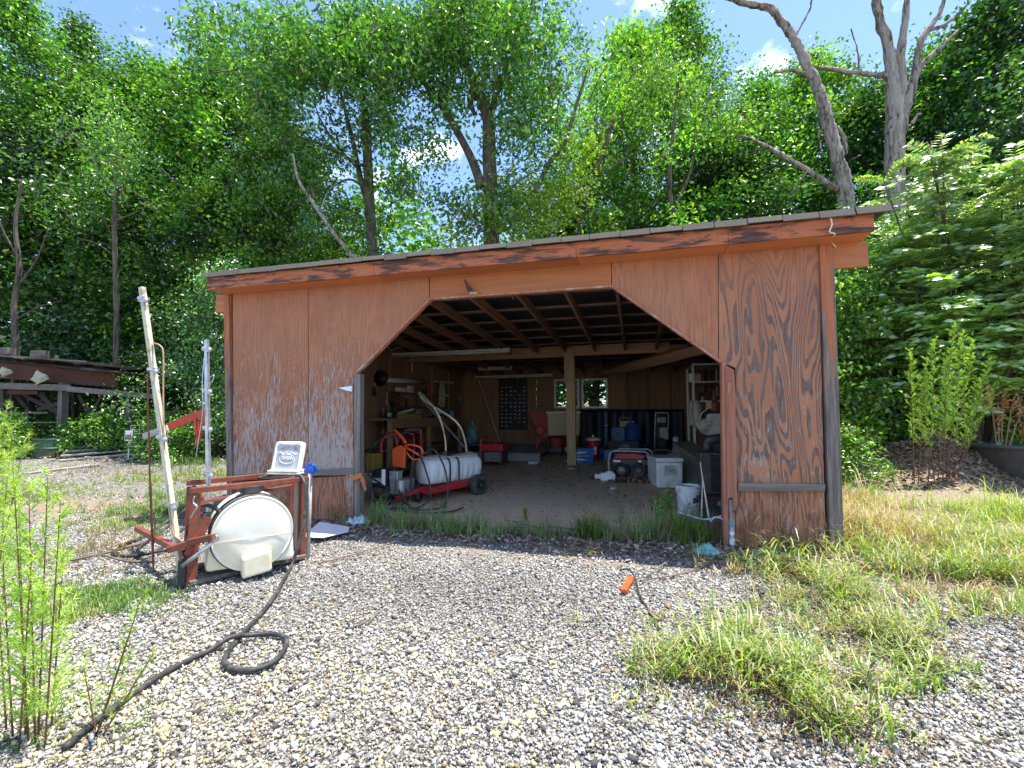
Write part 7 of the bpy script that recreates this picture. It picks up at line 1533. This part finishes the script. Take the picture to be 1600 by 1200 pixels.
tag(chips('weed_thatch', np.stack([X_, Y_, gz(X_, Y_) + .010], 1), .003, .012, [(.22, .13, .07), (.30, .2, .11), (.12, .07, .04), (.4, .32, .18)], M['litter'], flat=.7, seed=19), kind='stuff')
# leafy upright weeds at the threshold
def leafy(label, px, py, h, nst, seed, key='light', size=.055, spread=.1):
    b = G(px, py); rr = random.Random(seed); rg = np.random.default_rng(seed); t = T('threshold_weed', label, 'weed', b, 'leafy weeds sprouting at the shed threshold'); C = []; A = []
    m = MB()
    for s_ in range(nst):
        tip = Vector((rr.uniform(-spread, spread), rr.uniform(-spread, spread), h * rr.uniform(.7, 1))); m.tube([b, b + tip * .5 + Vector((rr.uniform(-.01, .01), 0, 0)), b + tip], [.004, .003, .001], 5, 3)
        for k in range(int(h * 60)):
            f = .2 + .8 * rr.random(); a = rr.uniform(0, 6.28); C.append(tuple(tip * f)); A.append((math.cos(a), math.sin(a), .9))
    m.build('stem', M['stemg'], t)
    C = np.array(C); V, F_, Cc = leaf_arrays(C, size, pal(len(C), key, rg), rg, .8, 0, .24, .1, aim=np.array(A)); npmesh('foliage', V, F_, Cc, M['leaf'], t)
for a in (('young leafy weed in front of the pressure washer wheel', 595, 808, .30, 3, 1, 'light', .075, .04), ('spindly leafy weed in the left half of the threshold strip', 688, 812, .28, 3, 2, 'mid', .035, .06), ('pale yellow branching weed in the middle of the threshold strip', 733, 824, .20, 6, 3, 'yellow', .022, .09),
          ('leafy weed sprouting in the centre of the opening', 823, 818, .22, 3, 4, 'light', .06, .06), ('small green weed left of the tall leafy one', 968, 822, .22, 3, 5, 'light', .04, .06), ('tall leafy weed in front of the cooler, left of the bucket', 1030, 824, .42, 7, 6, 'light', .055, .14), ('second leafy weed directly left of the white bucket', 1052, 815, .34, 5, 7, 'light', .045, .1)): leafy(*a)
# crabgrass seed heads by the right corner
for lab, px, py, tx, ty, sd in (('left one of the two pale forked seed heads at the right corner', 1300, 790, 1275, 706, 1), ('right one of the two pale forked seed heads at the right corner', 1318, 790, 1298, 700, 2)):
    b = G(px, py + 40); d = (b - CAM).dot(_f); tp = D(tx, ty, d - .1); t = T('grass_seed_head', lab, 'seed head', b); m = MB(); m.tube([b, b.lerp(tp, .6) + Vector((.03, 0, 0)), tp], .0035, 5, 4); m.build('stalk', M['cream'], t); rr = random.Random(sd)
    m = MB()
    for k in range(7): a = rr.uniform(-1.3, 1.3); m.tube([tp, tp + Vector((math.sin(a) * .12, rr.uniform(-.04, .04), math.cos(a) * .12))], .0035, 4)
    m.build('seed_spikes', M['cream'], t)
# bare stalks at left edge of the view
b = G(35, 900)
# straw mat of dead grass
n = 3200; c = G(1270, 845); X_ = c.x + RNG.normal(0, .45, n); Y_ = c.y + RNG.normal(0, .2, n); aa = RNG.uniform(0, 6.28, n); L_ = RNG.uniform(.05, .16, n); Z_ = g_np(X_, Y_) + RNG.uniform(.01, .06, n)
e = np.stack([np.cos(aa) * L_, np.sin(aa) * L_, RNG.normal(0, .02, n)], 1); P0 = np.stack([X_, Y_, Z_], 1); s_ = np.stack([-np.sin(aa), np.cos(aa), np.zeros(n)], 1) * .002
V = np.stack([P0 - e - s_, P0 - e + s_, P0 + e], 1).reshape(-1, 3); tag(npmesh('dead_straw', V, np.arange(n * 3).reshape(-1, 3), np.repeat(np.array(GC['dry'])[RNG.integers(0, 3, n)] * 1.1, 3, 0), M['grass']), kind='stuff')
